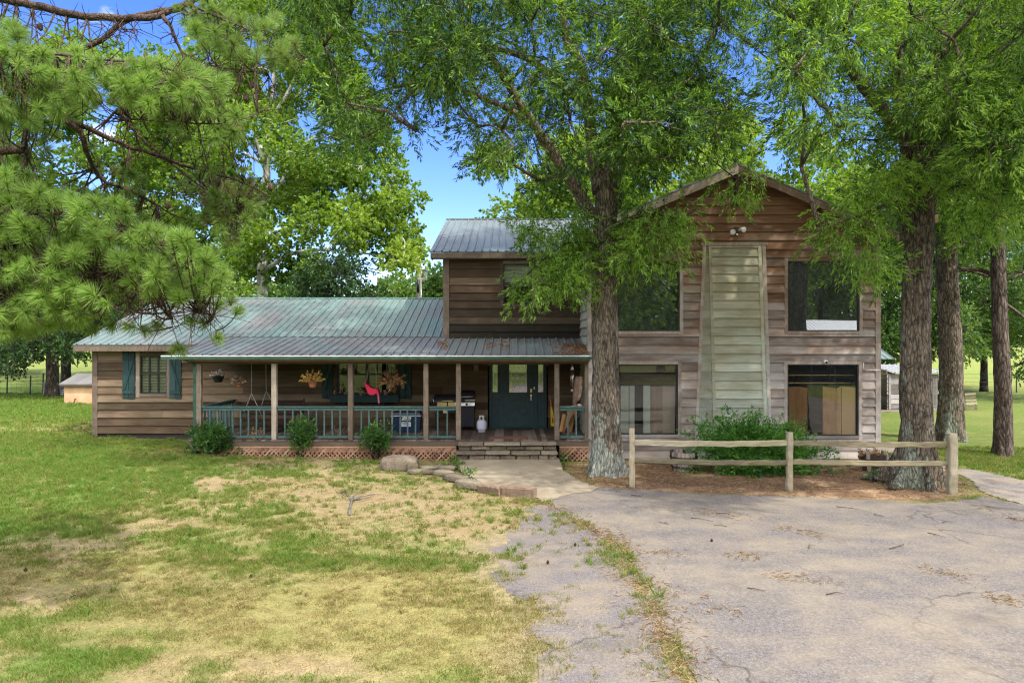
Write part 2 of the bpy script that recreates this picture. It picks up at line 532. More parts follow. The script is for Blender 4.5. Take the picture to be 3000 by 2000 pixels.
def gable_window(x0, x1, z0, z1, plane, tw=.11, mat=None, frame=M_DARKFR, trim=M_TRIM, mull=(), rail=None, sill=True, glass=None):
    y = plane
    t = MB(); pr = .034
    t.box(x0 - tw, x0, y - pr, y + .12, z0 - tw, z1 + tw)
    t.box(x1, x1 + tw, y - pr, y + .12, z0 - tw, z1 + tw)
    t.box(x0, x1, y - pr, y + .12, z1, z1 + tw)
    t.box(x0, x1, y - pr - .008, y + .12, z0 - tw * .85, z0)
    w = t.build('window', trim, house)
    fm = MB(); fw = .035
    for b in ((x0 + .002, x0 + fw, z0 + .002, z1 - .002), (x1 - fw, x1 - .002, z0 + .002, z1 - .002)): fm.box(b[0], b[1], y - .008, y + .08, b[2], b[3])
    fm.box(x0 + fw, x1 - fw, y - .008, y + .08, z1 - fw, z1 - .002); fm.box(x0 + fw, x1 - fw, y - .008, y + .08, z0 + .002, z0 + fw)
    for mx in mull: fm.box(mx - .02, mx + .02, y + .0, y + .06, z0 + fw, z1 - fw)
    if rail: fm.box(x0 + fw, x1 - fw, y - .004, y + .07, rail - .025, rail + .025)
    fm.build('frame', frame, w)
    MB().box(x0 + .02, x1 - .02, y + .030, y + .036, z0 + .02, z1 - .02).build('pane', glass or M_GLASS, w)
    return w


# ---- low wing: openings in the long front wall
k = YW / F
gX = lambda px: (px - CX) * k
gZ = lambda py: H - (py - CY) * k
wl = (gX(411), gX(490), gZ(1153), gZ(1040))         # window in the left bay
wp = (gX(990), gX(1163), gZ(1153), gZ(1060))        # porch window
dr = (gX(1434), gX(1601), .62, gZ(1062))            # door unit
XL, XM, XR = -13.6, -2.21, 2.27                     # wall ends: wing left, upper storey left, inner corner
op = lambda w, t=.0: (w[0] - t, w[1] + t, w[2] - t, w[3] + t)
fw = MB()
siding(fw, 'x', XL + .14, XR, .465, 3.45, YW, -1, [op(wl, .11), op(wp, .06), (dr[0] - .05, dr[1] + .05, 0, dr[3] + .1)])
fw.build('front_wall', M_SIDE, house)
sw = MB()
siding(sw, 'y', YW, 32.2, .4, 3.35, XL, -1)
zr = lambda z: (27.2 - (5.05 - z) / .32, 27.2 + (5.05 - z) / .32)
siding(sw, 'y', YW, 32.2, 3.42, 5.0, XL, -1, lim=zr)
sw.build('end_wall', M_SIDE, house)
rw = MB()
rwin = [(gX(1053) * 1.44, gX(1062) * 1.44, 1.44, 1.75), (gX(1036) * 1.44, gX(1043) * 1.44, 1.44, 1.75)]
siding(rw, 'x', XL, XM, .3, 3.35, 32.2, 1, rwin)
siding(rw, 'x', XM, 10.7, .3, 6.15, 32.2, 1)
rw.build('rear_wall', M_SIDE, house)
cb = MB(); cb.box(XL - .03, XL + .14, YW - .045, YW + .1, .36, 3.36)
cb.build('corner_board', M_TRIM, house)
MB().box(XL + .14, -8.8, YW + .05, YW + .25, -.05, .47).build('dark_gap_strip', M_DARKROOM, house)  # dark strip standing in for the shade in the gap under the boards
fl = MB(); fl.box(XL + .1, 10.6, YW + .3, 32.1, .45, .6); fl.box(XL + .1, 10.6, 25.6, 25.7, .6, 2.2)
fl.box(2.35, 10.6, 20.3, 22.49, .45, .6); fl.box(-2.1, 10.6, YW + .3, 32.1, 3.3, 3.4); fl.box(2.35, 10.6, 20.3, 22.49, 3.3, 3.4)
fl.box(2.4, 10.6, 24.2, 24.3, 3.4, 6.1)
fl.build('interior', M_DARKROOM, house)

# ---- upper storey over the porch
w2 = (gX(1474.5), gX(1558), gZ(891), gZ(773))
uw = MB()
siding(uw, 'x', XM + .16, XR, 3.50, 6.17, YW - .02, -1, [op(w2, .1)])
uw.build('upper_wall', M_SIDE2, house)
uc = MB(); uc.box(XM - .03, XM + .17, YW - .07, YW + .1, 3.50, 6.14)
uc.build('corner_board', M_TRIM, house)
us = MB()
siding(us, 'y', YW, 32.2, 3.45, 6.1, XM, -1)
zu = lambda z: (27.2 - (8.1 - z) / .36, 27.2 + (8.1 - z) / .36)
siding(us, 'y', YW, 32.2, 6.1, 8.05, XM, -1, lim=zu)
us.build('upper_end_wall', M_SIDE2, house)
gable_window(*w2, YW - .02, rail=(w2[2] + w2[3]) / 2 + .02, mat=None)
bl = MB()
z = w2[2] + .6
while z < w2[3]: bl.box(w2[0], w2[1], YW + .1, YW + .14, z, z + .03); z += .045
bl.build('blind', M_BLIND, house)

# ---- main roof of the wing, porch roof, upper roof
YE = 21.75
rf = MB(); s_ = (5.16 - 3.34) / (27.3 - YE)
ribroof(rf, (-14.0, YE, 3.34), (1, 0, 0), 14.0 + XM - .03, (0, 27.3 - YE, 5.16 - 3.34))
ribroof(rf, (-14.0, 32.85, 3.34), (1, 0, 0), 14.0 + XM - .03, (0, 27.3 - 32.85, 5.16 - 3.34))
wing_roof = rf.build('roof', M_ROOF, house)
MB().box(-14.0, XM - .06, 27.17, 27.43, 5.135, 5.19).build('ridge_cap', plain('ridge_metal', (.15, .27, .24), .35), wing_roof)
fs = MB(); fs.box(-13.98, -9.5, YE + .01, YE + .05, 3.13, 3.30); fs.build('fascia', M_TRIM, wing_roof)
MB().box(-13.98, -9.5, YE + .05, YW - .0, 3.13, 3.15).build('soffit', M_TRIM, wing_roof)
YPE = 19.35
pr = MB(); ribroof(pr, (-9.67, YPE, 3.05), (1, 0, 0), 9.67 + 2.30, (0, 22.42 - YPE, 3.585 - 3.05))
porch_roof = pr.build('porch_roof', M_ROOFP, house)
MB().box(-9.67, XM, 22.30, 22.46, 3.585, 3.60).build('flashing', M_ROOF, porch_roof)
gt = MB(); gt.box(-9.9, 2.32, YPE - .10, YPE - .012, 2.93, 3.012)
gutter = gt.build('gutter', M_GUT, porch_roof)
MB().box(-9.9, 2.32, YPE - .114, YPE - .006, 3.014, 3.046).build('gutter_highlight', M_WHITE, porch_roof)  # white strip paints the bright highlight along the gutter top
pb = MB(); pb.box(-9.35, 2.22, YPE + .04, YPE + .08, 2.87, 3.0); pb.box(-9.3, 2.2, YP - .13, YP + .03, 2.80, 2.90)
pb.box(-9.35, -9.25, YP + .035, YW - .03, 2.80, 2.93)
pb.build('porch_beam', M_BEAM, porch_roof)
MB().box(-9.35, 2.2, YP + .05, YW - .04, 2.935, 2.955).build('porch_ceiling', M_TRIM, porch_roof)
ur = MB(); LU = 7.0 + 2.62
ribroof(ur, (-2.62, YE, 6.30), (1, 0, 0), LU, (0, 27.3 - YE, 8.31 - 6.30))
ribroof(ur, (-2.62, 32.85, 6.30), (1, 0, 0), LU, (0, 27.3 - 32.85, 8.31 - 6.30))
up_roof = ur.build('upper_roof', M_ROOFU, house)
uf = MB(); uf.box(-2.60, 2.2, YE + .01, YE + .05, 6.10, 6.265); uf.box(-2.60, -2.56, YE + .05, YW, 6.08, 6.25)
uf.build('fascia', M_TRIM, up_roof)
MB().box(-2.56, 2.2, YE + .05, YW - .03, 6.10, 6.12).build('soffit', M_TRIM, up_roof)
MB().box(-2.62, 6.4, 27.18, 27.42, 8.285, 8.335).build('ridge_cap', M_ROOFU, up_roof)

# ---- two storey gable
kg = YG / F
hX = lambda px: (px - CX) * kg
hZ = lambda py: H - (py - CY) * kg
GX0, GX1, GXC = 2.24, 10.70, 6.47
ZP, SL = 8.42, .43            # ridge height of the wall line, roof slope
gu = [(hX(1781), hX(1991), hZ(970), hZ(765)), (hX(2307), hX(2517), hZ(970), hZ(765)),
      (hX(1775), hX(1986), hZ(1272), hZ(1067)), (hX(2306), hX(2514.5), hZ(1276), hZ(1067))]
gw = MB()
limg = lambda z: (max(GX0, GXC - (ZP - z) / SL), min(GX1, GXC + (ZP - z) / SL))
siding(gw, 'x', GX0 + .13, GX1 - .11, .03, 8.40, YG, -1, [op(w, .10) for w in gu] + [(5.40, 7.50, -1, 1.2), (5.62, 7.30, 1.2, 6.2)], lim=limg, joint=.6)
gw.build('gable_wall', M_GABLE, house)
gs = MB(); siding(gs, 'y', YG + .02, YW, .05, 6.6, GX0, -1); gs.build('gable_side_wall', M_CHASE, house)
side_w = [(21.25, 22.55, 1.75, 2.62), (23.0, 24.35, 1.75, 2.62)]
ge = MB(); siding(ge, 'y', YG + .02, 32.2, .05, 6.6, GX1, 1, side_w); ge.build('gable_side_wall', M_GABLE, house)
for a, b_, c_, d_ in side_w:
    t = MB(); t.box(GX1 - .05, GX1 + .06, a - .08, a, c_ - .08, d_ + .08); t.box(GX1 - .05, GX1 + .06, b_, b_ + .08, c_ - .08, d_ + .08); t.box(GX1 - .05, GX1 + .06, a, b_, d_, d_ + .08); t.box(GX1 - .05, GX1 + .06, a, b_, c_ - .08, c_)
    w_ = t.build('window', M_GTRIM, house); MB().box(GX1 - .01, GX1 - .004, a, b_, c_, d_).build('pane', M_GLASS, w_)
MB().box(GX0 - .034, GX0 + .14, YG - .045, YG + .08, .02, 6.62).build('corner_board', M_GTRIM, house)
MB().box(GX1 - .12, GX1 + .034, YG - .045, YG + .08, .02, 6.55).build('corner_board', M_GTRIM, house)
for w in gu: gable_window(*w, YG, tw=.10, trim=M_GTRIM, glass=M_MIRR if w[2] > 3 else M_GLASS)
# roof planes of the gable, ridge runs back
gr = MB(); OV = .42
for sx in (-1, 1):
    xe = GXC + sx * (4.23 + .42); ze = ZP + .10 - SL * 4.65
    ribroof(gr, (xe, YG - OV, ze), (0, 1, 0), 32.6 - YG + OV, (GXC - xe, 0, ZP + .10 - ze))
groof = gr.build('gable_roof', M_ROOFU, house)
rk = MB()
for sx in (-1, 1):
    xe = GXC + sx * 4.63; zt = ZP + .055; ze = zt - SL * 4.63
    q = [(GXC, YG - OV + .012, zt - .23), (xe, YG - OV + .012, ze - .21), (xe, YG - OV + .055, ze - .21), (GXC, YG - OV + .055, zt - .23),
         (GXC, YG - OV + .012, zt), (xe, YG - OV + .012, ze), (xe, YG - OV + .055, ze), (GXC, YG - OV + .055, zt)]
    rk.hexa(q)
rk.build('rake_board', M_GTRIM, groof)
sf = MB()
for sx in (-1, 1):
    xe = GXC + sx * 4.6; zt = ZP + .0; ze = zt - SL * 4.6
    sf.hexa([(GXC, YG - OV + .06, zt - .03), (xe, YG - OV + .06, ze - .03), (xe, YG, ze - .03), (GXC, YG, zt - .03),
             (GXC, YG - OV + .06, zt), (xe, YG - OV + .06, ze), (xe, YG, ze), (GXC, YG, zt)])
sf.build('soffit', wood('soffit_boards', (.11, .04, .02), (.23, .09, .045), (.30, .14, .08)), groof)
bk = MB()
bk.box(GXC - .06, GXC + .06, YG - OV + .06, YG - OV + .2, hZ(603), ZP - .16); bk.box(GXC - .05, GXC + .05, YG - .30, YG - .03, hZ(606), hZ(596))
for sx in (-1, 1):
    xx = GXC + sx * 2.45; MB().box(xx - .05, xx + .05, YG - OV + .06, YG - .03, ZP - SL * 2.45 - .2, ZP - SL * 2.45 - .075).build('outrigger', M_SIDE2, house)
bk.build('gable_bracket', M_SIDE2, house)

# ---- board clad chimney chase, flares out towards the ground
CT, CB_ = 6.22, .02
cy = lambda z: YG - .03 - .56 * (CT - z) / (CT - CB_)
cxl = lambda z: 5.60 - .25 * (CT - z) / (CT - CB_)     # where the splayed cheeks meet the wall
cxr = lambda z: 7.33 + .20 * (CT - z) / (CT - CB_)
ch = MB(); z = CB_; e = .256
while z < CT - .01:
    zt = min(z + e, CT); t = R.random(); bow = R.uniform(-.004, .004)
    y0 = cy(z) - .040; y1 = cy(zt) - .006
    ch.add([(5.80, y0, z + bow), (7.15, y0, z - bow), (7.15, y1, zt), (5.80, y1, zt), (5.80, cy(z), z + bow), (7.15, cy(z), z - bow)], [(0, 1, 2, 3), (4, 5, 1, 0)], t)
    for xa, xb in ((cxl, 5.73), (cxr, 7.22)):
        sg = -1 if xb < 6 else 1
        ch.add([(xa(z) + sg * .0, YG - .005, z), (xb + sg * .022, cy(z) - .004, z), (xb + sg * .004, cy(zt), zt), (xa(zt), YG - .005, zt)], [(0, 1, 2, 3)], t)
        ch.add([(xa(z), YG - .005, z), (xb + sg * .022, cy(z) - .004, z), (xb, cy(z), z + .012)], [(0, 1, 2)], t)
    z += e
chase = ch.build('chimney_chase', M_CHASE, house)
ct = MB()
for xa, xb in ((5.71, 5.80), (7.15, 7.24)):
    ct.hexa([(xa, cy(CB_) - .045, CB_), (xb, cy(CB_) - .045, CB_), (xb, cy(CB_) + .06, CB_), (xa, cy(CB_) + .06, CB_),
             (xa, cy(CT) - .045, CT), (xb, cy(CT) - .045, CT), (xb, cy(CT) + .02, CT), (xa, cy(CT) + .02, CT)])
ct.build('corner_trim', M_CHASE, chase)
c2 = MB()
for fx, sg in ((cxl, -1), (cxr, 1)):
    a0, a1 = fx(CB_), fx(CT)
    c2.hexa([(a0 - .05, YG - .05, CB_), (a0 + .05, YG - .05, CB_), (a0 + .05, YG, CB_), (a0 - .05, YG, CB_),
             (a1 - .05, YG - .05, CT), (a1 + .05, YG - .05, CT), (a1 + .05, YG, CT), (a1 - .05, YG, CT)])
c2.box(5.50, 7.44, YG - .055, YG, CT + .003, CT + .10)
c2.build('wall_trim', M_GTRIM, chase)

# ---- flood light and camera
fx, fz = hX(2155), hZ(679)
b = MB(); b.box(fx - .05, fx + .05, YG - .10, YG - .02, fz - .07, fz + .10)
fld = b.build('flood_light', M_BLACK, house)
for sx, dz in ((-1, -.02), (1, .05)):
    l = MB(); l.tube([(fx + sx * .05, YG - .08, fz + .03), (fx + sx * .13, YG - .14, fz + dz), (fx + sx * .16, YG - .24, fz + dz - .03)], [.02, .05, .082], 14)
    l.tube([(fx + sx * .16, YG - .241, fz + dz - .03), (fx + sx * .161, YG - .246, fz + dz - .031)], [.075, .06], 14)
    l.build('lamp_head', M_WHITEP, fld)
MB().rock((fx, YG - .13, fz - .10), (.03, .03, .03), 3, 1, 0, 2).build('sensor', M_WHITEP, fld)
cxm, czm = hX(2415), hZ(1060)
b = MB(); b.tube([(cxm, YG - .035, czm), (cxm, YG - .12, czm)], [.06, .055], 16); cam_ = b.build('security_camera', M_WHITEP, house)
MB().tube([(cxm + .01, YG - .118, czm - .005), (cxm + .01, YG - .127, czm - .005)], [.04, .036], 16).build('lens', M_BLACK, cam_)
cw = MB(); cw.tube([(hX(2527), YG - .05, hZ(1062)), (hX(2527), YG - .05, hZ(1080)), (hX(2534), YG - .05, hZ(1083)), (GX1, YG - .05, hZ(1083))], .008, 5)
cw.build('cable', M_WHITEP, house)

# ---- left bay window with blinds, shutters
def shutter(x0, x1, z0, z1, flip):
    t = MB(); y = YW - .035; w = (x1 - x0 - .012) / 2
    t.box(x0, x0 + w, y - .03, y, z0 + .02, z1); t.box(x1 - w, x1, y - .03, y, z0, z1 - .01)
    for zz in (z0 + .16, z1 - .26): t.box(x0 + .01, x1 - .01, y - .052, y - .031, zz, zz + .11)
    a, b = (x0 + .05, x1 - .05) if not flip else (x1 - .05, x0 + .05)
    t.bar((a, y - .042, z0 + .29), (b, y - .042, z1 - .28), .07, .02, (0, 1, 0))
    return t.build('shutter', M_SHUT, house)


def blinds(w, y, fromz=None, name='blind', par=None):
    t = MB(); z = w[2] + .02
    while z < w[3] - .01:
        t.hexa([(w[0] + .02, y, z), (w[1] - .02, y, z), (w[1] - .02, y + .04, z + .012), (w[0] + .02, y + .04, z + .012)] +
               [(w[0] + .02, y, z + .004), (w[1] - .02, y, z + .004), (w[1] - .02, y + .04, z + .016), (w[0] + .02, y + .04, z + .016)])
        z += .05
    return t.build(name, M_BLIND, par)


ww = gable_window(*wl, YW - .012, tw=.12, rail=gZ(1093), mull=(wl[0] + .29, wl[0] + .58))
blinds(wl, YW + .10, par=ww)
MB().box(wl[0] - .3, wl[1] + .3, YW + .9, YW + .95, wl[2] - .3, wl[3] + .3).build('curtain', plain('curtain_grey', (.10, .11, .10), .9), ww)
shutter(gX(362), gX(397), gZ(1167), gZ(1030), False)
shutter(gX(499), gX(533), gZ(1167), gZ(1030), True)
pw = gable_window(*wp, YW - .012, tw=.055, rail=gZ(1096), mull=(gX(1076),), trim=M_DARKFR)
MB().box(gX(1072), gX(1080.5), YW - .05, YW + .05, wp[2], wp[3]).build('mullion', M_DARKFR, pw)
for px in (1024, 1045, 1105, 1135): MB().box(gX(px) - .008, gX(px) + .008, YW - .018, YW - .008, gZ(1094), wp[3]).build('muntin', M_DARKFR, pw)
shutter(gX(945), gX(976.5), gZ(1168), gZ(1040), False)
shutter(gX(1171.6), gX(1206), gZ(1168), gZ(1040), True)
wb = MB(); a, b = gX(974), gX(1171); z0, z1 = gZ(1176), gZ(1155)
wb.box(a, b, YW - .30, YW - .27, z0, z1); wb.box(a, b, YW - .269, YW - .04, z0, z0 + .03)
wb.box(a, a + .03, YW - .269, YW - .04, z0 + .03, z1); wb.box(b - .03, b, YW - .269, YW - .04, z0 + .03, z1)
wb.box(a + .03, b - .03, YW - .268, YW - .05, z1 - .07, z1 - .05)
win_box = wb.build('window_box', M_SHUT, house)
for px in (1012, 1130):
    MB().bar((gX(px), YW - .24, z0 - .01), (gX(px), YW - .04, z0 - .2), .04, .04).build('bracket', M_SHUT, win_box)

# ---- entry: door, sidelights
dY = YW - .03
d0, d1, z0, z1 = gX(1473.6), gX(1565), .655, gZ(1064)
fm = MB()
for xa, xb in ((dr[0], dr[0] + .07), (d0 - .10, d0 - .004), (d1 + .004, d1 + .10), (dr[1] - .07, dr[1])): fm.box(xa, xb, dY - .03, dY + .1, .62, z1 + .03)
fm.box(dr[0], dr[1], dY - .035, dY + .1, z1 + .031, z1 + .14); fm.box(dr[0] - .02, dr[1] + .02, dY - .10, dY + .1, .60, .648)
entry = fm.build('door_frame', M_TEALD, house)


def panel_leaf(name, x0, x1, z0, z1, gx0, gx1, gz0, gz1, panels, par):
    t = MB(); y = dY
    t.box(x0, gx0, y, y + .045, z0, z1); t.box(gx1, x1, y, y + .045, z0, z1)
    t.box(gx0, gx1, y, y + .045, gz1, z1)
    zc = min(p[2] for p in panels); zd = max(p[3] for p in panels)
    t.box(gx0, gx1, y, y + .045, zd, gz0); t.box(gx0, gx1, y, y + .045, z0, zc)
    xs = sorted([gx0, gx1] + [v for p in panels for v in p[:2]])
    t2 = [(gx0, panels[0][0])] + [(a[1], b[0]) for a, b in zip(panels[:-1], panels[1:])] + [(panels[-1][1], gx1)]
    for a, b in t2:
        if b - a > .003: t.box(a, b, y, y + .045, zc, zd)
    for p in panels:
        t.box(p[0], p[1], y + .022, y + .04, p[2], p[3]); t.box(p[0] + .035, p[1] - .035, y + .006, y + .021, p[2] + .04, p[3] - .04)
    for a in ((gx0 - .02, gx0 + .012, gz0 - .02, gz1 + .02), (gx1 - .012, gx1 + .02, gz0 - .02, gz1 + .02)): t.box(a[0], a[1], y - .012, y - .001, a[2], a[3])
    t.box(gx0 + .012, gx1 - .012, y - .012, y - .001, gz0 - .02, gz0 + .012); t.box(gx0 + .012, gx1 - .012, y - .012, y - .001, gz1 - .012, gz1 + .02)
    o = t.build(name, M_TEALD, par)
    MB().box(gx0 - .004, gx1 + .004, y + .015, y + .02, gz0 - .004, gz1 + .004).build('leaded_glass', M_DOORGL, o)
    return o


pz0, pz1 = gZ(1220), gZ(1168)
door = panel_leaf('front_door', d0, d1, z0, z1, gX(1491), gX(1545), gZ(1150), gZ(1067),
                  [(gX(1488.5), gX(1510.5), pz0, pz1), (gX(1522), gX(1545), pz0, pz1)], house)
slL = panel_leaf('sidelight', dr[0] + .075, d0 - .105, z0, z1, gX(1442), gX(1459), gZ(1149), gZ(1067), [(gX(1441), gX(1463), pz0, pz1)], house)
slR = panel_leaf('sidelight', d1 + .105, dr[1] - .075, z0, z1, gX(1575.7), gX(1592.5), gZ(1149), gZ(1067), [(gX(1573.5), gX(1591), pz0, pz1)], house)
cm = MB(); y = dY + .012
gx0, gx1, gz0, gz1 = gX(1491), gX(1545), gZ(1150), gZ(1067)
def came(a, b): cm.bar((a[0], y, a[1]), (b[0], y, b[1]), .011, .006, (0, 1, 0))
for dx in (.07,):
    came((gx0 + dx, gz0), (gx0 + dx, gz1)); came((gx1 - dx, gz0), (gx1 - dx, gz1)); came((gx0, gz0 + .07), (gx1, gz0 + .07)); came((gx0, gz1 - .06), (gx1, gz1 - .06))
for zz in (gz0 + .17, gz0 + .47, gz1 - .13):
    for i in range(3):
        cx_ = gx0 + .15 + (gx1 - gx0 - .30) * i / 2; r_ = .055
        for p, q in (((0, r_), (r_, 0)), ((r_, 0), (0, -r_)), ((0, -r_), (-r_, 0)), ((-r_, 0), (0, r_))): came((cx_ + p[0], zz + p[1]), (cx_ + q[0], zz + q[1]))
cm.build('lead_came', plain('lead_came', (.5, .5, .48), .3, .8), door)
for sl, a, b in ((slL, 1442, 1459), (slR, 1575.7, 1592.5)):
    cm = MB(); xa, xb = gX(a) + .04, gX(b) - .04
    came((xa, gz0), (xa, gz1)); came((xb, gz0), (xb, gz1)); came((gX(a), gz0 + .06), (gX(b), gz0 + .06))
    xc = (xa + xb) / 2
    for p, q in (((0, .05), (.04, 0)), ((.04, 0), (0, -.05)), ((0, -.05), (-.04, 0)), ((-.04, 0), (0, .05))): came((xc + p[0], gz0 + .16 + p[1]), (xc + q[0], gz0 + .16 + q[1]))
    cm.build('lead_came', plain('lead_came', (.5, .5, .48), .3, .8), sl)
hd = MB(); hx = gX(1556); hd.box(hx - .02, hx + .02, dY - .02, dY - .0, gZ(1172), gZ(1155)); hd.tube([(hx, dY - .02, gZ(1160)), (hx, dY - .07, gZ(1161)), (hx, dY - .07, gZ(1168)), (hx, dY - .02, gZ(1171))], .011, 8)
hd.build('handle', M_CHROME, door)
MB().box(hx - .03, hx + .03, dY - .035, dY, gZ(1149), gZ(1138)).build('keypad_lock', M_BRASS, door)
MB().box(gX(1563), gX(1567), dY - .05, dY - .031, gZ(1140), gZ(1132)).build('doorbell', M_WHITEP, entry)
lx, lz = gX(1395.5), gZ(1077)
b = MB(); b.box(lx - .07, lx + .07, YW - .10, YW - .02, lz - .09, lz + .09); b.tube([(lx, YW - .10, lz), (lx, YW - .13, lz)], [.045, .035], 12)
b.build('wall_box', plain('grey_plastic', (.22, .21, .2), .5), house)

# ---- inside the lower gable windows
ws = MB(); xq = lambda px: (px - CX) * kg
for a, b, ta, tb, sl in ((2309, 2333, 1135, 1132, 0), (2334, 2368, 1132, 1137, 1), (2413, 2449, 1132, 1138, 2), (2450, 2467, 1138, 1132, 3), (2469, 2504, 1132, 1135, 4)):
    y0, y1 = (20.05, 19.97) if sl % 2 == 0 else (19.97, 20.05)
    x0, x1 = xq(a) * 1.005, xq(b) * 1.005; za, zb = hZ(ta), hZ(tb)
    ws.hexa([(x0, y0, 1.0 - .36), (x1, y1, .64), (x1, y1 + .02, .64), (x0, y0 + .02, .64), (x0, y0, za), (x1, y1, zb), (x1, y1 + .02, zb), (x0, y0 + .02, za)], sl / 4)
ws.build('plank_shutter', M_KNOTTY, house)
sh = MB()
for zz in (hZ(1100.5), hZ(1124)): sh.box(gu[3][0] - .1, gu[3][1] + .1, 20.3, 20.5, zz - .012, zz + .012)
sh.build('shelf', M_KNOTTY, house)
cu = MB()
for a, b, t in ((1822, 1846, .2), (1848, 1863, .9), (1889, 1910, .5)): cu.box(xq(a), xq(b), 20.12, 20.16, gu[2][2] - .05, hZ(1130), t)
cu.build('curtain', plain('pale_curtain', (.55, .58, .54), .8, var=.08), house)
cu = MB()
for a, b, t in ((1913, 1945, .2), (1946, 1983, .8)): cu.box(xq(a), xq(b), 20.14, 20.18, gu[2][2] - .05, hZ(1132), t)
cu.box(1.0 + gu[2][0] - 1.0, gu[2][1], 20.3, 20.33, hZ(1092), hZ(1066))
cu.build('curtain', wood('pinkish_boards', (.30, .2, .17), (.42, .31, .27), (.5, .4, .36), grain=(8, 8, 1)), house)
cu = MB(); cu.box(gu[2][0] - .1, gu[2][1] + .05, 20.02, 20.06, hZ(1127), hZ(1103)); cu.box(gu[2][0] - .1, gu[2][1] + .05, 20.0, 20.08, hZ(1102), hZ(1098))
cu.build('valance', plain('brown_valance', (.10, .065, .06), .9), house)

# ---- porch: floor, skirting lattice, posts, railings
PF = .62
dk = MB(); x = -9.28
while x < 2.2:
    dk.box(x, x + .132, YP - .15, YW - .05, PF - .035, PF + R.uniform(0, .004)); x += .139
dk.build('porch_floor', M_DECK, house)
rm = MB(); rm.box(-9.28, 2.2, YP - .13, YP - .09, PF - .16, PF - .037); rm.build('rim_joist', M_POST, house)


def lattice(x0, x1, z0, z1, y):
    t = MB(); st = .130; w = .040
    h = z1 - z0
    t.box(x0, x1, y - .022, y + .012, z1 - .05, z1); t.box(x0, x1, y + .014, y + .03, z1 - .17, z1 - .052)
    x = x0 - h
    while x < x1 + h:
        for s, yy in ((1, y - .008), (-1, y + .002)):
            xa, xb = (x, x + h) if s > 0 else (x + h, x)
            za, zb = z0, z1 - .05
            pa, pb = [xa, za], [xa + s * (zb - za), zb]
            # clip
            def cl(p, q, xe):
                t_ = (xe - p[0]) / (q[0] - p[0]); return [xe, p[1] + t_ * (q[1] - p[1])]
            if max(pa[0], pb[0]) <= x0 + .01 or min(pa[0], pb[0]) >= x1 - .01: continue
            if pa[0] < x0: pa = cl(pa, pb, x0)
            if pb[0] < x0: pb = cl(pa, pb, x0)
            if pa[0] > x1: pa = cl(pa, pb, x1)
            if pb[0] > x1: pb = cl(pa, pb, x1)
            if math.hypot(pa[0] - pb[0], pa[1] - pb[1]) > .03:
                t.bar((pa[0], yy, pa[1]), (pb[0], yy, pb[1]), w, .008, (0, 1, 0))
        x += st
    return t.build('lattice', M_LATT, house)


lattice(-8.9, -1.60, .02, .44, YP - .10); lattice(1.36, 2.2, .02, .44, YP - .10)
MB().box(-8.9, 2.2, YP + .5, YP + .55, -.02, .5).build('porch_shade_sheet', M_DARKROOM, house)  # dark sheet behind the lattice for the shade under the porch
posts = []
for px in (587, 806, 1029, 1249, 1344, 1631):
    x = (px - CX) * YP / F; b = MB()
    b.rough((x, YP - .05, PF - .10 if px != 587 else .3), (x, YP - .05, 2.80), .14, .13, 10, .004, (0, 1, 0), chamfer=.06)
    b.build('porch_post', M_POST, house); posts.append(x)
b = MB(); b.box(2.09, 2.2, YP - .08, YP - .02, PF - .1, 2.80); b.build('porch_post', M_POST, house); posts.append(2.145)
dp = MB(); x = (574.5 - CX) * YP / F
dp.box(x - .045, x + .045, YP - .10, YP - .01, .25, 2.75); dp.tube([(x, YP - .055, 2.72), (x - .08, YP - .2, 2.86), (x - .16, YPE - .05, 2.95)], .04, 8, smooth=False)
dp.build('downspout', M_GUT, house)


def railing(p0, p1, zt=1.56, zb=.70, n=None):
    a = Vector(p0); b = Vector(p1); d = b - a; L = d.length
    t = MB(); t.bar((a.x, a.y, zt), (b.x, b.y, zt), .10, .035); t.bar((a.x, a.y, zt - .065), (b.x, b.y, zt - .065), .04, .07)
    r = t.build('railing', M_TEALP, house); MB().bar((a.x, a.y, zb), (b.x, b.y, zb), .05, .065).build('bottom_rail', M_TEALP, r)
    n = n or max(1, round(L / .225) - 1)
    for i in range(n):
        q = a + d * ((i + 1) / (n + 1)); q.x += R.uniform(-.008, .008)
        MB().bar((q.x, q.y + .002, zb + .033), (q.x + R.uniform(-.006, .006), q.y + .002, zt - .10), .042, .04, (0, 1, 0)).build('baluster', M_TEALP, r)
    return r


ry = YP - .05
for i in range(4): railing((posts[i] + .075, ry, 0), (posts[i + 1] - .075, ry, 0))
railing((posts[5] + .075, ry, 0), (posts[6] - .06, ry, 0))
railing((posts[0] + .02, ry + .08, 0), (posts[0] + .02, YW - .1, 0))

# ---- debris on the porch roof
# ------------------------------------------------------------------ foliage tools
def basis(d, roll):
    d = d / np.linalg.norm(d, axis=1, keepdims=True)
    ref = np.where(np.abs(d[:, 2:3]) < .95, np.array([[0, 0, 1.]]), np.array([[1., 0, 0]]))
    a = np.cross(ref, d); a /= np.linalg.norm(a, axis=1, keepdims=True)
    b = np.cross(d, a)
    c, s = np.cos(roll)[:, None], np.sin(roll)[:, None]
    return np.stack([d, a * c + b * s, -a * s + b * c], axis=2)   # columns: stem, side, up


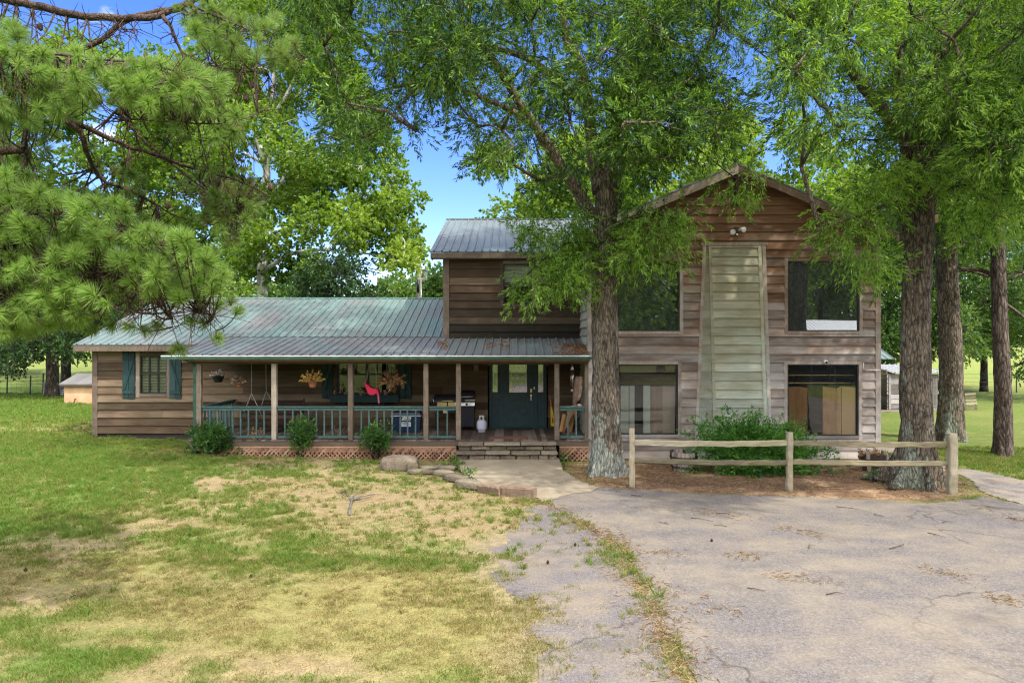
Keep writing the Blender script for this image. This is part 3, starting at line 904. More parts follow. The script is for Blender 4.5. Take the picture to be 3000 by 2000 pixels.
def spray(kind, rng):
    """one leafy twig along +X as (n,4,3) kites"""
    P = dict(oak=(24, .46, .122, .028, .9, .10), broad=(9, .42, .19, .16, 1.0, .05), mid=(12, .4, .13, .075, .9, .05),
             juni=(30, .30, .055, .016, .6, .0), shrub=(14, .16, .052, .026, .9, .0), big=(9, .7, .34, .24, 1.0, .05), huge=(8, 1.3, .8, .6, 1.1, .1),
             flower=(9, .10, .05, .04, 1.1, 0))[kind]
    n, L, ll, lw, spread, droop = P
    t = np.sort(rng.random(n)) ** .8
    base = np.stack([t * L, rng.normal(0, .012, n) * L * 4, rng.normal(0, .012, n) * L * 4 - droop * t ** 2], 1)
    ph = rng.random(n) * 6.283
    el = spread * (.45 + .6 * rng.random(n)) * (1.15 - .6 * t)
    d = np.stack([np.cos(el), np.sin(el) * np.cos(ph), np.sin(el) * np.sin(ph) - droop * 2], 1)
    d /= np.linalg.norm(d, axis=1, keepdims=True)
    r = rng.normal(0, 1, (n, 3)); r[:, 2] *= .5
    sd = np.cross(d, r); sd /= np.linalg.norm(sd, axis=1, keepdims=True)
    up = np.cross(sd, d)
    l = (ll * (.65 + .55 * rng.random(n)))[:, None]; w = (lw * (.7 + .5 * rng.random(n)))[:, None]
    m = base + d * l * .45 - up * l * .06
    return np.stack([base, m + sd * w * .5, base + d * l + up * -l * .08, m - sd * w * .5], 1)


def leaves(name, kind, pos, dirs, rng, mat, parent, scale=1.0, tint0=.5, tvar=.25, ntpl=9, clump_t=None):
    tp = [spray(kind, rng) for _ in range(ntpl)]
    n = tp[0].shape[0]
    T = np.stack(tp)                                     # ntpl,n,4,3
    K = len(pos); idx = rng.integers(0, ntpl, K)
    B = basis(dirs, rng.random(K) * 6.283)               # K,3,3
    sc = scale * (.75 + .5 * rng.random(K))
    V = np.einsum('kij,knqj->knqi', B, T[idx]) * sc[:, None, None, None] + pos[:, None, None, :]
    ct = np.zeros(K) if clump_t is None else clump_t
    tint = np.clip(tint0 + ct[:, None] + rng.normal(0, tvar * .5, (K, n)) + rng.normal(0, tvar * .35, (K, 1)), 0, 1).ravel()
    Fc = np.arange(K * n * 4, dtype=np.int32).reshape(-1, 4)
    return npmesh(name, V.reshape(-1, 3), Fc, mat, parent, False, tint)


def inpoly(x, y, poly):
    x = np.asarray(x); y = np.asarray(y); r = np.zeros(x.shape, bool); n = len(poly); j = n - 1
    for i in range(n):
        xi, yi = poly[i]; xj, yj = poly[j]
        if yi != yj:
            c = ((yi > y) != (yj > y)) & (x < (xj - xi) * (y - yi) / (yj - yi) + xi); r ^= c
        j = i
    return r


def poly_clumps(poly, Y0, Y1, n, r0, r1, rng, holes=(), dscale=True):
    """clump centres spread through a crown whose outline is known: (n,4) x y z r"""
    xs = [p[0] for p in poly]; ys = [p[1] for p in poly]; out = []
    while len(out) < n:
        px = rng.uniform(min(xs), max(xs)); py = rng.uniform(min(ys), max(ys))
        if not inpoly(np.array([px]), np.array([py]), poly)[0]: continue
        if any(inpoly(np.array([px]), np.array([py]), h)[0] for h in holes): continue
        Y = rng.uniform(Y0, Y1); c = at2(px, py, Y)
        out.append((c.x, c.y, c.z, rng.uniform(r0, r1)))
    return np.array(out)


def clump_sprays(cl, per_r2, rng, droop=.35, squash=.75, out=.9):
    P = []; D = []; T = []
    for (x, y, z, r) in cl:
        k = max(3, int(per_r2 * r * r))
        d = rng.normal(0, 1, (k, 3)); d /= np.linalg.norm(d, axis=1, keepdims=True)
        rr = r * rng.random(k) ** .45
        p = d * rr[:, None]; p[:, 2] *= squash
        P.append(p + np.array([x, y, z]))
        dd = d * out + rng.normal(0, .45, (k, 3)); dd[:, 2] -= droop
        D.append(dd); T.append(np.full(k, rng.normal(0, .13)))
    return np.concatenate(P), np.concatenate(D), np.concatenate(T)


def catmull(pts, rad, step):
    pts = [Vector(p) for p in pts]; P = [pts[0] * 2 - pts[1]] + pts + [pts[-1] * 2 - pts[-2]]
    op, orr = [], []
    for i in range(1, len(P) - 2):
        n = max(2, int((P[i + 1] - P[i]).length / step))
        for k in range(n):
            t = k / n; a, b, c, d = P[i - 1], P[i], P[i + 1], P[i + 2]
            op.append(.5 * ((2 * b) + (c - a) * t + (2 * a - 5 * b + 4 * c - d) * t * t + (3 * b - a - 3 * c + d) * t ** 3))
            orr.append(rad[i - 1] * (1 - t) + rad[i] * t)
    op.append(pts[-1]); orr.append(rad[-1])
    return op, orr


def limb(pts, rad, n=12, step=.12, amp=.12, seed=1, flare=0, fh=.5, ridge=1.0, lobes=5):
    """tapered, bark ridged limb as raw verts/faces"""
    p, r = catmull(pts, rad, step)
    V = []; Fc = []; a = None
    A = np.arange(n) * 2 * math.pi / n
    z0 = p[0].z
    ln = 0
    for i, c in enumerate(p):
        if i: ln += (p[i] - p[i - 1]).length
        d = p[min(i + 1, len(p) - 1)] - p[max(i - 1, 0)]; d.normalize()
        if a is None:
            a = d.cross(Vector((0, 1, 0)));
            if a.length < 1e-3: a = d.cross(Vector((1, 0, 0)))
        a = (a - d * a.dot(d)).normalized(); b = d.cross(a)
        rr = np.full(n, r[i])
        u = A / (2 * math.pi) * round(34 * max(.3, r[i] / .4) * ridge)
        nz = fbm(u + np.sin(ln * 1.3) * .4, np.full(n, ln * 1.6), 3, seed)
        nz2 = fbm(np.cos(A) * 1.3 + 9, np.sin(A) * 1.3 + ln * .7, 3, seed + 3)
        rr = rr * (1 + amp * (np.abs(nz - .5) * 3 - .6) + (nz2 - .5) * .22)
        if flare:
            h = ln
            lob = np.maximum(0, np.cos(A * lobes + seed + np.sin(A * 2 + seed) * .8)) ** 1.5
            rr = rr + r[0] * flare * math.exp(-h / fh) * (.35 + 1.0 * lob)
        for k in range(n):
            V.append(c + (a * math.cos(A[k]) + b * math.sin(A[k])) * float(rr[k]))
        if i:
            for k in range(n):
                k2 = (k + 1) % n
                Fc.append(((i - 1) * n + k, (i - 1) * n + k2, i * n + k2, i * n + k))
    Fc.append(tuple(range(n - 1, -1, -1))); Fc.append(tuple((len(p) - 1) * n + k for k in range(n)))
    return V, Fc, p


def tree(name, label, base, limbs, clumps, kind, leafm, bark, rng, per=26, scale=1.0, tint0=.5, tvar=.25, droop=.35, group=None, flare=.5, fh=.45, nseg=40,
         cat='tree', br=.035, extra=None, squash=.75, ridge=1.0, twig=True, lobes=5, limb_step=.12, name_crown='crown'):
    t = thing(name, label, cat, base, group)
    b = MB(); nodes = []
    for i, (pts, rad) in enumerate(limbs):
        V, Fc, pl = limb(pts, rad, nseg if i == 0 else max(8, nseg // 3), limb_step if i == 0 else limb_step * 1.6, seed=i + 3, flare=flare if i == 0 else 0, fh=fh, ridge=ridge, lobes=lobes)
        b.add(V, Fc, .5, True)
        nodes += [(q, max(.02, rad[0] * .3)) for q in pl[(len(pl) // 3 if i == 0 else 0)::3]]
    if twig and len(clumps):
        bb = b; N = [np.array(q[0]) for q in nodes]
        order = sorted(range(len(clumps)), key=lambda i: min(np.linalg.norm(clumps[i, :3] - q) for q in N))
        for i in order:
            c = clumps[i, :3]
            A_ = np.array(N); dd = A_ - c
            cost = np.linalg.norm(dd, axis=1) + .6 * np.maximum(0, dd[:, 2])
            q = N[int(np.argmin(cost))]
            L = np.linalg.norm(c - q)
            m = (q + c) / 2 + rng.normal(0, .1, 3) * L * .5 + np.array([0, 0, .08 * L])
            pts = [q, q * .55 + m * .45 + (c - q) * .02, m, m * .4 + c * .6, c]
            r = min(.09, br * (.6 + .5 * L))
            bb.tube(pts, [r, r * .85, r * .65, r * .45, r * .25], 6)
            N += [m, c]
            for _ in range(4):
                e = c + rng.normal(0, .5, 3) * clumps[i, 3] * np.array([1, 1, .6])
                bb.tube([c, (c + e) / 2 + rng.normal(0, .05, 3), e], [r * .3, r * .2, .006], 4)
    b.build('trunk', bark, t)
    P, D, T = clump_sprays(clumps, per, rng, droop, squash)
    if extra is not None:
        P = np.concatenate([P, extra[0]]); D = np.concatenate([D, extra[1]]); T = np.concatenate([T, extra[2]])
    leaves(name_crown, kind, P, D, rng, leafm, t, scale, tint0, tvar, clump_t=T)
    return t


# ------------------------------------------------------------------ leaf & bark materials
L_OAK = leafmat('willow_oak_leaf', [(0, (.014, .038, .007)), (.45, (.050, .120, .018)), (1, (.23, .38, .055))], .46, .38, .35)
L_SYC = leafmat('sycamore_leaf', [(0, (.06, .13, .018)), (.5, (.14, .25, .03)), (1, (.27, .38, .055))], .42)
L_DARK = leafmat('dark_leaf', [(0, (.012, .032, .010)), (.5, (.03, .07, .018)), (1, (.07, .14, .03))], .28)
L_MIDG = leafmat('mid_green_leaf', [(0, (.03, .075, .014)), (.5, (.075, .15, .026)), (1, (.17, .26, .045))], .38)
L_PINE = leafmat('pine_needle', [(0, (.20, .16, .06)), (.35, (.15, .25, .058)), (1, (.29, .44, .105))], .35, .45, .3)
L_JUN = leafmat('juniper', [(0, (.014, .055, .012)), (.5, (.055, .175, .026)), (1, (.17, .36, .055))], .25)
L_SHR = leafmat('shrub_leaf', [(0, (.014, .05, .01)), (.5, (.06, .155, .028)), (1, (.18, .33, .07))], .25, .35)
L_TAN = leafmat('dead_leaf', [(0, (.16, .08, .035)), (.5, (.32, .18, .085)), (1, (.48, .31, .16))], .2, .8, .1)
L_FLO = leafmat('pale_bloom', [(0, (.30, .17, .10)), (.4, (.55, .42, .30)), (1, (.8, .74, .66))], .25, .8, .1)
L_YEL = leafmat('yellow_bloom', [(0, (.30, .13, .03)), (.5, (.58, .36, .10)), (1, (.7, .58, .22))], .25, .8, .1)
L_GRASS = leafmat('grass_blade', [(0, (.31, .255, .105)), (.35, (.24, .245, .075)), (.65, (.18, .225, .045)), (1, (.135, .235, .04))], .3, .6, .2)
B_OAK = barkmat('oak_bark', (.055, .045, .034), (.27, .225, .17), (.42, .46, .40), (.0, 4.5), .37)
B_OAK2 = barkmat('oak_bark_plain', (.05, .04, .03), (.245, .20, .15), (.30, .335, .27), (.0, 9.0), .30)
B_DARK = barkmat('dark_bark', (.03, .024, .02), (.12, .095, .075))
B_PINE = barkmat('pine_bark', (.055, .04, .035), (.20, .155, .13), scale=.8)
B_PINEBR = barkmat('pine_branch_bark', (.045, .03, .022), (.14, .095, .07), scale=2)
B_SYC = barkmat('sycamore_bark', (.36, .33, .28), (.75, .73, .67), scale=.3)

rg = np.random.default_rng(5)
V2 = lambda x, y, Y: at2(x, y, Y)

# ---- middle willow oak in front of the porch
mo = gp(1773, 1390); mb_ = Vector((mo[0], mo[1], -.05))
Ym = mo[1]
limbs = [([mb_, V2(1391, 1000, Ym), V2(1390, 800, Ym), V2(1388, 620, Ym), V2(1392, 480, Ym), V2(1398, 400, Ym + .1)], [.39, .355, .34, .33, .29, .24]),
         ([V2(1362, 500, Ym), V2(1330, 445, Ym - .1), V2(1275, 360, Ym - .4), V2(1222, 280, Ym - .7), V2(1180, 215, Ym - 1.0), V2(1120, 120, Ym - 1.5), V2(1050, 40, Ym - 1.8)], [.17, .145, .13, .115, .10, .08, .045]),
         ([V2(1380, 440, Ym), V2(1362, 350, Ym + .3), V2(1352, 250, Ym + .5), V2(1335, 150, Ym + .6), V2(1300, 80, Ym + .6), V2(1290, -60, Ym + .7), V2(1310, -300, Ym + .5)], [.22, .17, .15, .135, .12, .10, .05]),
         ([V2(1408, 430, Ym), V2(1440, 345, Ym - .2), V2(1500, 280, Ym - .5), V2(1560, 210, Ym - .8), V2(1600, 150, Ym - 1), V2(1650, 60, Ym - 1.2)], [.15, .115, .095, .08, .06, .04]),
         ([V2(1398, 400, Ym), V2(1420, 260, Ym + .8), V2(1450, 100, Ym + 1.5), V2(1470, -100, Ym + 2)], [.15, .11, .08, .05]),
         ([V2(1352, 250, Ym + .5), V2(1200, 130, Ym + 1.3), V2(1000, 100, Ym + 1.8), V2(860, 140, Ym + 1.5)], [.11, .09, .07, .04]),
         ([V2(1222, 280, Ym - .7), V2(1120, 230, Ym - 1.2), V2(980, 190, Ym - 1.4), V2(800, 230, Ym - 1.2)], [.08, .06, .05, .03])]
body = [(690, -80), (1720, -80), (1700, 120), (1690, 250), (1640, 320), (1560, 370), (1480, 385), (1360, 390), (1280, 380), (1130, 395), (1040, 330), (985, 250), (900, 225), (855, 330), (800, 365), (765, 310), (765, 200), (720, 80)]
gaps = [[(790, 40), (870, 40), (870, 220), (820, 290), (780, 200)], [(1540, 60), (1660, 10), (1680, 140), (1620, 230), (1540, 210)], [(850, 210), (1000, 200), (1000, 340), (900, 400), (850, 380)], [(1020, 250), (1090, 250), (1090, 330), (1030, 330)], [(1130, 120), (1180, 110), (1190, 180), (1140, 180)]]
cl = np.concatenate([  # main crown
    poly_clumps(body, Ym - 4.2, Ym + 3.4, 235, .40, .8, rg, gaps),
    poly_clumps([(880, 190), (980, 200), (970, 300), (890, 300)], Ym - 3, Ym + 1, 5, .25, .42, rg),
    poly_clumps([(1200, 400), (1345, 400), (1345, 520), (1260, 500)], Ym - 1.6, Ym + 1, 8, .4, .7, rg),
])
cl = np.concatenate([cl, poly_clumps([(1330, 60), (1480, 60), (1640, 140), (1640, 330), (1460, 380), (1420, 300), (1370, 220)], Ym - 3.2, Ym - .6, 26, .4, .7, rg)])
low = np.concatenate([                                   # sprays hanging in front of the wall
    poly_clumps([(1250, 560), (1350, 500), (1345, 640), (1280, 650)], Ym - 1.2, Ym + .8, 20, .28, .45, rg),
    poly_clumps([(1165, 650), (1220, 590), (1345, 590), (1345, 680), (1240, 680), (1170, 690)], Ym - 1.5, Ym - .3, 26, .2, .34, rg),
    poly_clumps([(1190, 480), (1345, 440), (1345, 560), (1230, 560)], Ym - 1.3, Ym + .6, 13, .3, .5, rg),
    poly_clumps([(1425, 470), (1500, 440), (1590, 470), (1600, 520), (1540, 600), (1450, 610), (1425, 560)], Ym - 1.6, Ym - .2, 30, .26, .46, rg),
    poly_clumps([(1400, 520), (1440, 510), (1430, 660), (1410, 640)], Ym - 1.1, Ym - .4, 5, .22, .36, rg),
    poly_clumps([(1650, 400), (1740, 370), (1770, 430), (1690, 470)], Ym - 1.6, Ym - .2, 6, .25, .45, rg)])
def clear_limbs(cl, lines, Ymax, dpx):
    """open up the foliage so that the big limbs show from the drive"""
    px = cl[:, 0] / cl[:, 1] * F / S + CX / S; py = (H - cl[:, 2]) / cl[:, 1] * F / S + CY / S
    keep = np.ones(len(cl), bool)
    for L_ in lines:
        for (ax, ay), (bx, by) in zip(L_[:-1], L_[1:]):
            t = np.clip(((px - ax) * (bx - ax) + (py - ay) * (by - ay)) / ((bx - ax) ** 2 + (by - ay) ** 2), 0, 1)
            d = np.hypot(px - ax - t * (bx - ax), py - ay - t * (by - ay)) - cl[:, 3] / cl[:, 1] * F / S * .75
            keep &= ~((d < dpx) & (cl[:, 1] < Ymax))
    return cl[keep]


cl = clear_limbs(cl, [[(1345, 470), (1275, 360), (1222, 280), (1185, 225)], [(1392, 560), (1392, 480), (1398, 400)]], Ym + .5, 6)
top = np.stack([rg.uniform(-5.5, 8.5, 24), rg.uniform(Ym - 4, Ym + 4, 24), rg.uniform(13.0, 17.5, 24), rg.uniform(.8, 1.3, 24)], 1)
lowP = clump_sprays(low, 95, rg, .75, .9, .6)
lowP = (lowP[0], lowP[1], lowP[2] + .32)  # hanging sprays get a lighter leaf tint for the sun on them
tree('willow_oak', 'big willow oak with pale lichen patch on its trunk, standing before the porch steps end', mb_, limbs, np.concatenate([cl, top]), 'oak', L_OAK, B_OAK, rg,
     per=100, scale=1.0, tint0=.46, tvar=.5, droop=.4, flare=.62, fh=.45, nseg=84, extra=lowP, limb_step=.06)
oakT = [o for o in C.objects if o.name.startswith('willow_oak')][0]
# small branches that carry the hanging sprays
hb = MB()
for (a, bs) in (((1385, 560), [(1300, 560), (1200, 640), (1150, 690)]), ((1385, 600), [(1330, 620), (1260, 660), (1230, 700)]), ((1395, 520), [(1480, 490), (1560, 500), (1600, 480)]),
                ((1395, 540), [(1460, 560), (1520, 600), (1560, 610)]), ((1500, 280), [(1600, 340), (1690, 410), (1740, 430)])):
    q = [V2(a[0], a[1], Ym - .2)] + [V2(x, y, Ym - .6 - .2 * i) for i, (x, y) in enumerate(bs)]
    hb.tube(catmull(q, [.04, .03, .018, .008], .3)[0], 0.018, 5)
hb.build('hanging_branch', B_DARK, oakT)

# ---- the other willow oak behind the rail fence
ro = gp(2668, 1418); rb = Vector((ro[0], ro[1], -.05)); Yr = ro[1]
limbs = [([rb, V2(2105, 1000, Yr), V2(2102, 860, Yr), V2(2105, 700, Yr), V2(2114, 520, Yr), V2(2125, 400, Yr), V2(2120, 300, Yr)], [.39, .355, .34, .325, .30, .25, .2]),
         ([V2(2095, 560, Yr + .1), V2(2080, 420, Yr + .3), V2(2085, 320, Yr + .4), V2(2070, 200, Yr + .6), V2(2060, 40, Yr + .8)], [.25, .2, .17, .13, .06]),
         ([V2(2120, 320, Yr), V2(2140, 200, Yr - .2), V2(2170, 80, Yr - .4), V2(2180, -120, Yr - .3), V2(2180, -350, Yr)], [.24, .19, .15, .11, .05]),
         ([V2(2085, 330, Yr + .4), V2(2010, 230, Yr + .3), V2(1950, 150, Yr), V2(1900, 60, Yr - .4), V2(1850, -60, Yr - .6)], [.16, .15, .13, .10, .05]),
         ([V2(2130, 340, Yr), V2(2230, 260, Yr - .6), V2(2330, 200, Yr - 1.2), V2(2450, 150, Yr - 1.6)], [.13, .1, .08, .04]),
         ([V2(2110, 460, Yr - .2), V2(2040, 470, Yr - .8), V2(1960, 500, Yr - 1.2), V2(1880, 520, Yr - 1.5)], [.06, .045, .03, .012])]
bodyr = [(1650, -80), (2480, -80), (2500, 420), (2380, 450), (2250, 420), (2180, 360), (2070, 380), (1990, 330), (1900, 360), (1800, 290), (1740, 305), (1690, 240), (1730, 120)]
gapr = [[(1740, 60), (1810, 60), (1800, 230), (1730, 230)], [(1930, 240), (2010, 220), (2040, 330), (1960, 370)]]
clr = np.concatenate([poly_clumps(bodyr, Yr - 4.0, Yr + 3.2, 165, .4, .8, rg, gapr),
                      poly_clumps([(2160, 180), (2480, 180), (2500, 420), (2200, 400)], Yr - 4, Yr - .5, 26, .5, .8, rg),
                      poly_clumps([(1930, 210), (2030, 210), (2050, 350), (1950, 380)], Yr - 3, Yr + 1, 7, .35, .5, rg)])
clr = clear_limbs(clr, [[(2120, 480), (2122, 400)], [(2085, 480), (2082, 400)], [(2060, 300), (1960, 165)]], Yr + .3, 6)
lowr = np.concatenate([poly_clumps([(1850, 470), (1960, 420), (2060, 440), (2060, 600), (1960, 620), (1870, 580)], Yr - 1.8, Yr - .1, 29, .26, .42, rg),
                       poly_clumps([(1940, 600), (2040, 560), (2050, 660), (1960, 660)], Yr - 1.5, Yr - .4, 9, .22, .36, rg),
                       poly_clumps([(1950, 380), (2070, 370), (2070, 470), (1950, 470)], Yr - 1.8, Yr + 1, 9, .3, .5, rg),
                       poly_clumps([(2160, 380), (2360, 380), (2380, 560), (2260, 540), (2160, 480)], Yr - 1.5, Yr + 2.5, 24, .35, .6, rg),
                       poly_clumps([(2070, 350), (2170, 330), (2170, 420), (2080, 420)], Yr - 1.6, Yr - .5, 9, .3, .5, rg)])
topr = np.concatenate([np.stack([rg.uniform(5, 15, 20), rg.uniform(Yr - 4, Yr + 4, 20), rg.uniform(12.5, 16.5, 20), rg.uniform(.8, 1.3, 20)], 1), np.stack([rg.uniform(9, 17, 26), rg.uniform(9.5, 13, 26), rg.uniform(9.6, 12.5, 26), rg.uniform(.8, 1.2, 26)], 1)])
lp = clump_sprays(lowr, 66, rg, .7, .9, .6); lp = (lp[0], lp[1], lp[2] + .28)  # sunlit look of the low sprays put into their leaf tint
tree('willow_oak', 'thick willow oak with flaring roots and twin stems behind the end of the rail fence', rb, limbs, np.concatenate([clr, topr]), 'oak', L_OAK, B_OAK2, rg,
     per=105, scale=1.0, tint0=.62, tvar=.5, droop=.45, flare=1.5, fh=.40, nseg=84, extra=lp, limb_step=.06, lobes=6)  # higher leaf tint puts the sunlit look of this crown into colour
oak2 = [o for o in C.objects if o.name.startswith('willow_oak') and o.type == 'EMPTY'][-1]
kn = MB(); q = V2(2149, 502, Yr - .12); kn.tube([q + Vector((-.12, .1, 0)), q, q + Vector((.03, -.03, 0))], [.12, .11, .09], 14)
kn.build('pruned_knot', plain('cut_wood', (.42, .33, .22), .9), oak2)

# ---- trees on the lawn beside the house
def tree_at(px, py, z=0.0):
    x, y = gp(px, py, z); return Vector((x, y, z - .05)), y


b0, Yb = tree_at(2781, 1289)
limbs = [([b0, V2(2184, 860, Yb), V2(2179, 700, Yb), V2(2172, 560, Yb), V2(2160, 400, Yb), V2(2150, 200, Yb)], [.41, .37, .35, .32, .28, .19]),
         ([V2(2160, 400, Yb), V2(2100, 300, Yb + 1), V2(2040, 200, Yb + 1)], [.2, .15, .08]), ([V2(2165, 600, Yb), V2(2220, 620, Yb), V2(2290, 640, Yb - .5)], [.07, .06, .04])]
cb_ = np.concatenate([poly_clumps([(1990, -60), (2420, -60), (2400, 480), (2200, 560), (2100, 480), (1980, 360)], Yb - 3.5, Yb + 3.5, 70, .9, 1.4, rg),
                      poly_clumps([(2160, 470), (2360, 470), (2350, 600), (2200, 600)], Yb - 2, Yb + 2, 9, .5, .8, rg)])
tree('tall_oak', 'tall broad trunked tree on the lawn, directly behind the fence end post', b0, limbs, cb_, 'mid', L_MIDG, B_OAK2, rg, per=60, scale=1.15, tint0=.5, tvar=.3, flare=.6, fh=.4, nseg=56, limb_step=.08)
b0, Yb = tree_at(2937, 1334)
limbs = [([b0, V2(2303, 900, Yb), V2(2297, 750, Yb), V2(2293, 600, Yb), V2(2290, 480, Yb), V2(2288, 300, Yb), V2(2285, 60, Yb), V2(2285, -200, Yb)], [.26, .235, .215, .2, .19, .17, .14, .1]),
         ([V2(2295, 640, Yb), V2(2250, 620, Yb + .3), V2(2205, 622, Yb + .5)], [.07, .06, .03]),
         ([V2(2297, 690, Yb), V2(2340, 720, Yb + .5), V2(2390, 760, Yb + .8)], [.06, .05, .03])]
pc = np.concatenate([poly_clumps([(2200, -250), (2400, -250), (2420, 200), (2200, 200)], Yb - 2, Yb + 2, 20, .7, 1.1, rg), poly_clumps([(2310, 600), (2420, 600), (2420, 700), (2330, 720)], Yb + 0, Yb + 1.5, 6, .4, .6, rg)])
tree('pine_tree', 'slim straight pine with scaly bark standing alone on the side lawn', b0, limbs, pc, 'mid', L_MIDG, B_PINE, rg, per=24, scale=1.0, tint0=.5, flare=.3, fh=.35, nseg=40, limb_step=.08)

# ---- trees behind
def back_tree(name, label, px, Y, ztrunk, poly, n, r, kind, lm, bark, tr, per=14, scale=1.0, tint0=.5, depth=3.5, lean=0, holes=(), tvar=.3, group='trees behind the house', forks=True, seed=None):
    g = np.random.default_rng(seed or int(px * 7 + Y * 13))
    x = at2(px, 0, Y).x; z0 = gz(x, Y) - .05
    base = Vector((x, Y, z0))
    limbs = [([base, Vector((x + lean * .3, Y, z0 + ztrunk * .35)), Vector((x + lean * .7, Y, z0 + ztrunk * .7)), Vector((x + lean, Y, z0 + ztrunk))], [tr, tr * .85, tr * .6, tr * .25])]
    if forks:
        for _ in range(4):
            s_ = g.uniform(.35, .75); a = g.uniform(0, 6.28); l = ztrunk * g.uniform(.25, .4)
            p = Vector((x + lean * s_, Y, z0 + ztrunk * s_))
            limbs.append(([p, p + Vector((math.cos(a) * l * .4, math.sin(a) * l * .4, l * .35)), p + Vector((math.cos(a) * l * .8, math.sin(a) * l * .8, l * .8))], [tr * .38, tr * .25, tr * .1]))
    cl = poly_clumps(poly, Y - depth, Y + depth, n, r[0], r[1], g, holes)
    return tree(name, label, base, limbs, cl, kind, lm, bark, g, per=per * 5.2, scale=scale * .8, tint0=tint0, tvar=tvar, droop=.25, group=group, flare=.3, nseg=18, limb_step=.3, br=.03)


syc = [(470, 60), (520, -60), (700, -60), (800, 60), (820, 180), (860, 300), (940, 400), (970, 450), (900, 500), (940, 560), (940, 600), (860, 590), (800, 560), (740, 600), (690, 690), (500, 690), (470, 560), (540, 470), (480, 400), (460, 200)]
sh_ = [[(690, 540), (780, 510), (800, 560), (720, 590)], [(640, 520), (690, 530), (680, 570), (640, 560)]]
Ys = 36.0
xs = at2(605, 0, Ys).x
lim = [([Vector((xs, Ys, 0)), V2(603, 640, Ys), V2(606, 520, Ys), V2(612, 430, Ys), V2(613, 360, Ys), V2(620, 290, Ys), V2(628, 200, Ys), V2(632, 80, Ys)], [.34, .29, .25, .22, .19, .15, .11, .06]),
       ([V2(606, 370, Ys - .3), V2(592, 320, Ys - .6), V2(575, 285, Ys - .8)], [.16, .14, .07]), ([V2(618, 290, Ys), V2(645, 240, Ys - .4), V2(660, 215, Ys - .6), V2(690, 150, Ys - .6)], [.14, .11, .09, .04]),
       ([V2(606, 375, Ys - .2), V2(585, 365, Ys - .6), V2(560, 350, Ys - .9)], [.1, .08, .04]), ([V2(606, 480, Ys - .2), V2(655, 400, Ys - .4), V2(672, 320, Ys - .5)], [.12, .08, .04]),
       ([V2(600, 580, Ys), V2(560, 520, Ys - .5), V2(520, 475, Ys - .8)], [.12, .09, .05]), ([V2(606, 620, Ys), V2(680, 580, Ys - .5), V2(770, 575, Ys - .5), V2(900, 590, Ys)], [.13, .1, .07, .03])]
g = np.random.default_rng(31)
cls = poly_clumps(syc, Ys - 4, Ys + 4, 165, .6, 1.15, g, sh_)
cls = cls[~((np.abs(cls[:, 0] - xs) < .8) & (cls[:, 1] < Ys) & (cls[:, 2] > 9.5) & (g.random(len(cls)) < .75))]
tree('sycamore_tree', 'bright leaved sycamore with a white trunk rising behind the low wing of the house', Vector((xs, Ys, 0)), lim, cls, 'broad', L_SYC, B_SYC, g, per=150, scale=.85, tint0=.55, tvar=.3, droop=.2, flare=.2, nseg=28, limb_step=.2)
BT = back_tree
BT('evergreen_oak', 'dark dense tree just above the low roof, beside the white trunked sycamore', 770, 34, 5, [(690, 690), (700, 620), (760, 590), (830, 580), (862, 620), (860, 690), (850, 740), (700, 740)], 34, (.6, 1.0), 'mid', L_DARK, B_DARK, .25, 20, 1.3, .45)
BT('sycamore_tree', 'pale green sycamore showing over the upper roof, behind the middle of the house', 1230, 40, 11, [(1050, 440), (1110, 350), (1250, 330), (1400, 330), (1480, 420), (1480, 620), (1080, 620), (1060, 500)], 60, (.8, 1.3), 'broad', L_SYC, B_SYC, .3, 16, 1.3, .62)
BT('sycamore_tree', 'yellow green leafy tree rising behind the gable peak', 1800, 42, 12, [(1480, 330), (1600, 280), (1900, 290), (2010, 380), (2040, 560), (1900, 640), (1500, 620)], 80, (.9, 1.4), 'broad', L_SYC, B_SYC, .3, 14, 1.4, .66)
BT('field_tree', 'rounded olive tree far off between the dark tree and the utility pole', 905, 95, 7, [(862, 700), (868, 650), (900, 632), (940, 640), (958, 670), (958, 700)], 20, (1.0, 1.6), 'big', L_MIDG, B_DARK, .3, 8, 1.2, .62, 3)
BT('field_tree', 'bluish green tree far off against the wall of the upper storey', 1000, 80, 8, [(962, 700), (972, 660), (1000, 630), (1050, 620), (1080, 700)], 22, (1.0, 1.5), 'big', L_MIDG, B_DARK, .3, 9, 1.2, .35, 3)
BT('shade_tree', 'dark low crowned tree with a forked trunk beside the corrugated panel', 120, 37.6, 6.5, [(-120, 500), (60, 480), (230, 560), (300, 700), (220, 780), (190, 830), (60, 840), (-20, 870), (-120, 860)], 74, (.6, 1.0), 'mid', L_DARK, B_DARK, .34, 18, 1.4, .62, 3)
BT('shade_tree', 'second shade tree standing close behind the small tan pump house', 151, 43, 7, [(60, 560), (220, 560), (330, 640), (320, 780), (230, 830), (120, 800)], 40, (.7, 1.1), 'mid', L_MIDG, B_DARK, .30, 16, 1.5, .6, 3)
BT('wood_edge_tree', 'full bright leafed tree close behind the pine boughs, beside the sycamore trunk', 400, 46, 12, [(300, 180), (420, 60), (560, 100), (600, 300), (590, 600), (500, 700), (330, 700)], 80, (.7, 1.2), 'broad', L_SYC, B_DARK, .25, 16, 1.35, .55, 3)
BT('wood_edge_tree', 'broad tree filling the skyline behind the pine boughs', 300, 52, 13, [(-100, 120), (200, 60), (480, 100), (560, 400), (520, 700), (200, 760), (-100, 720)], 90, (1.0, 1.7), 'broad', L_SYC, B_DARK, .35, 10, 1.7, .45, 4)
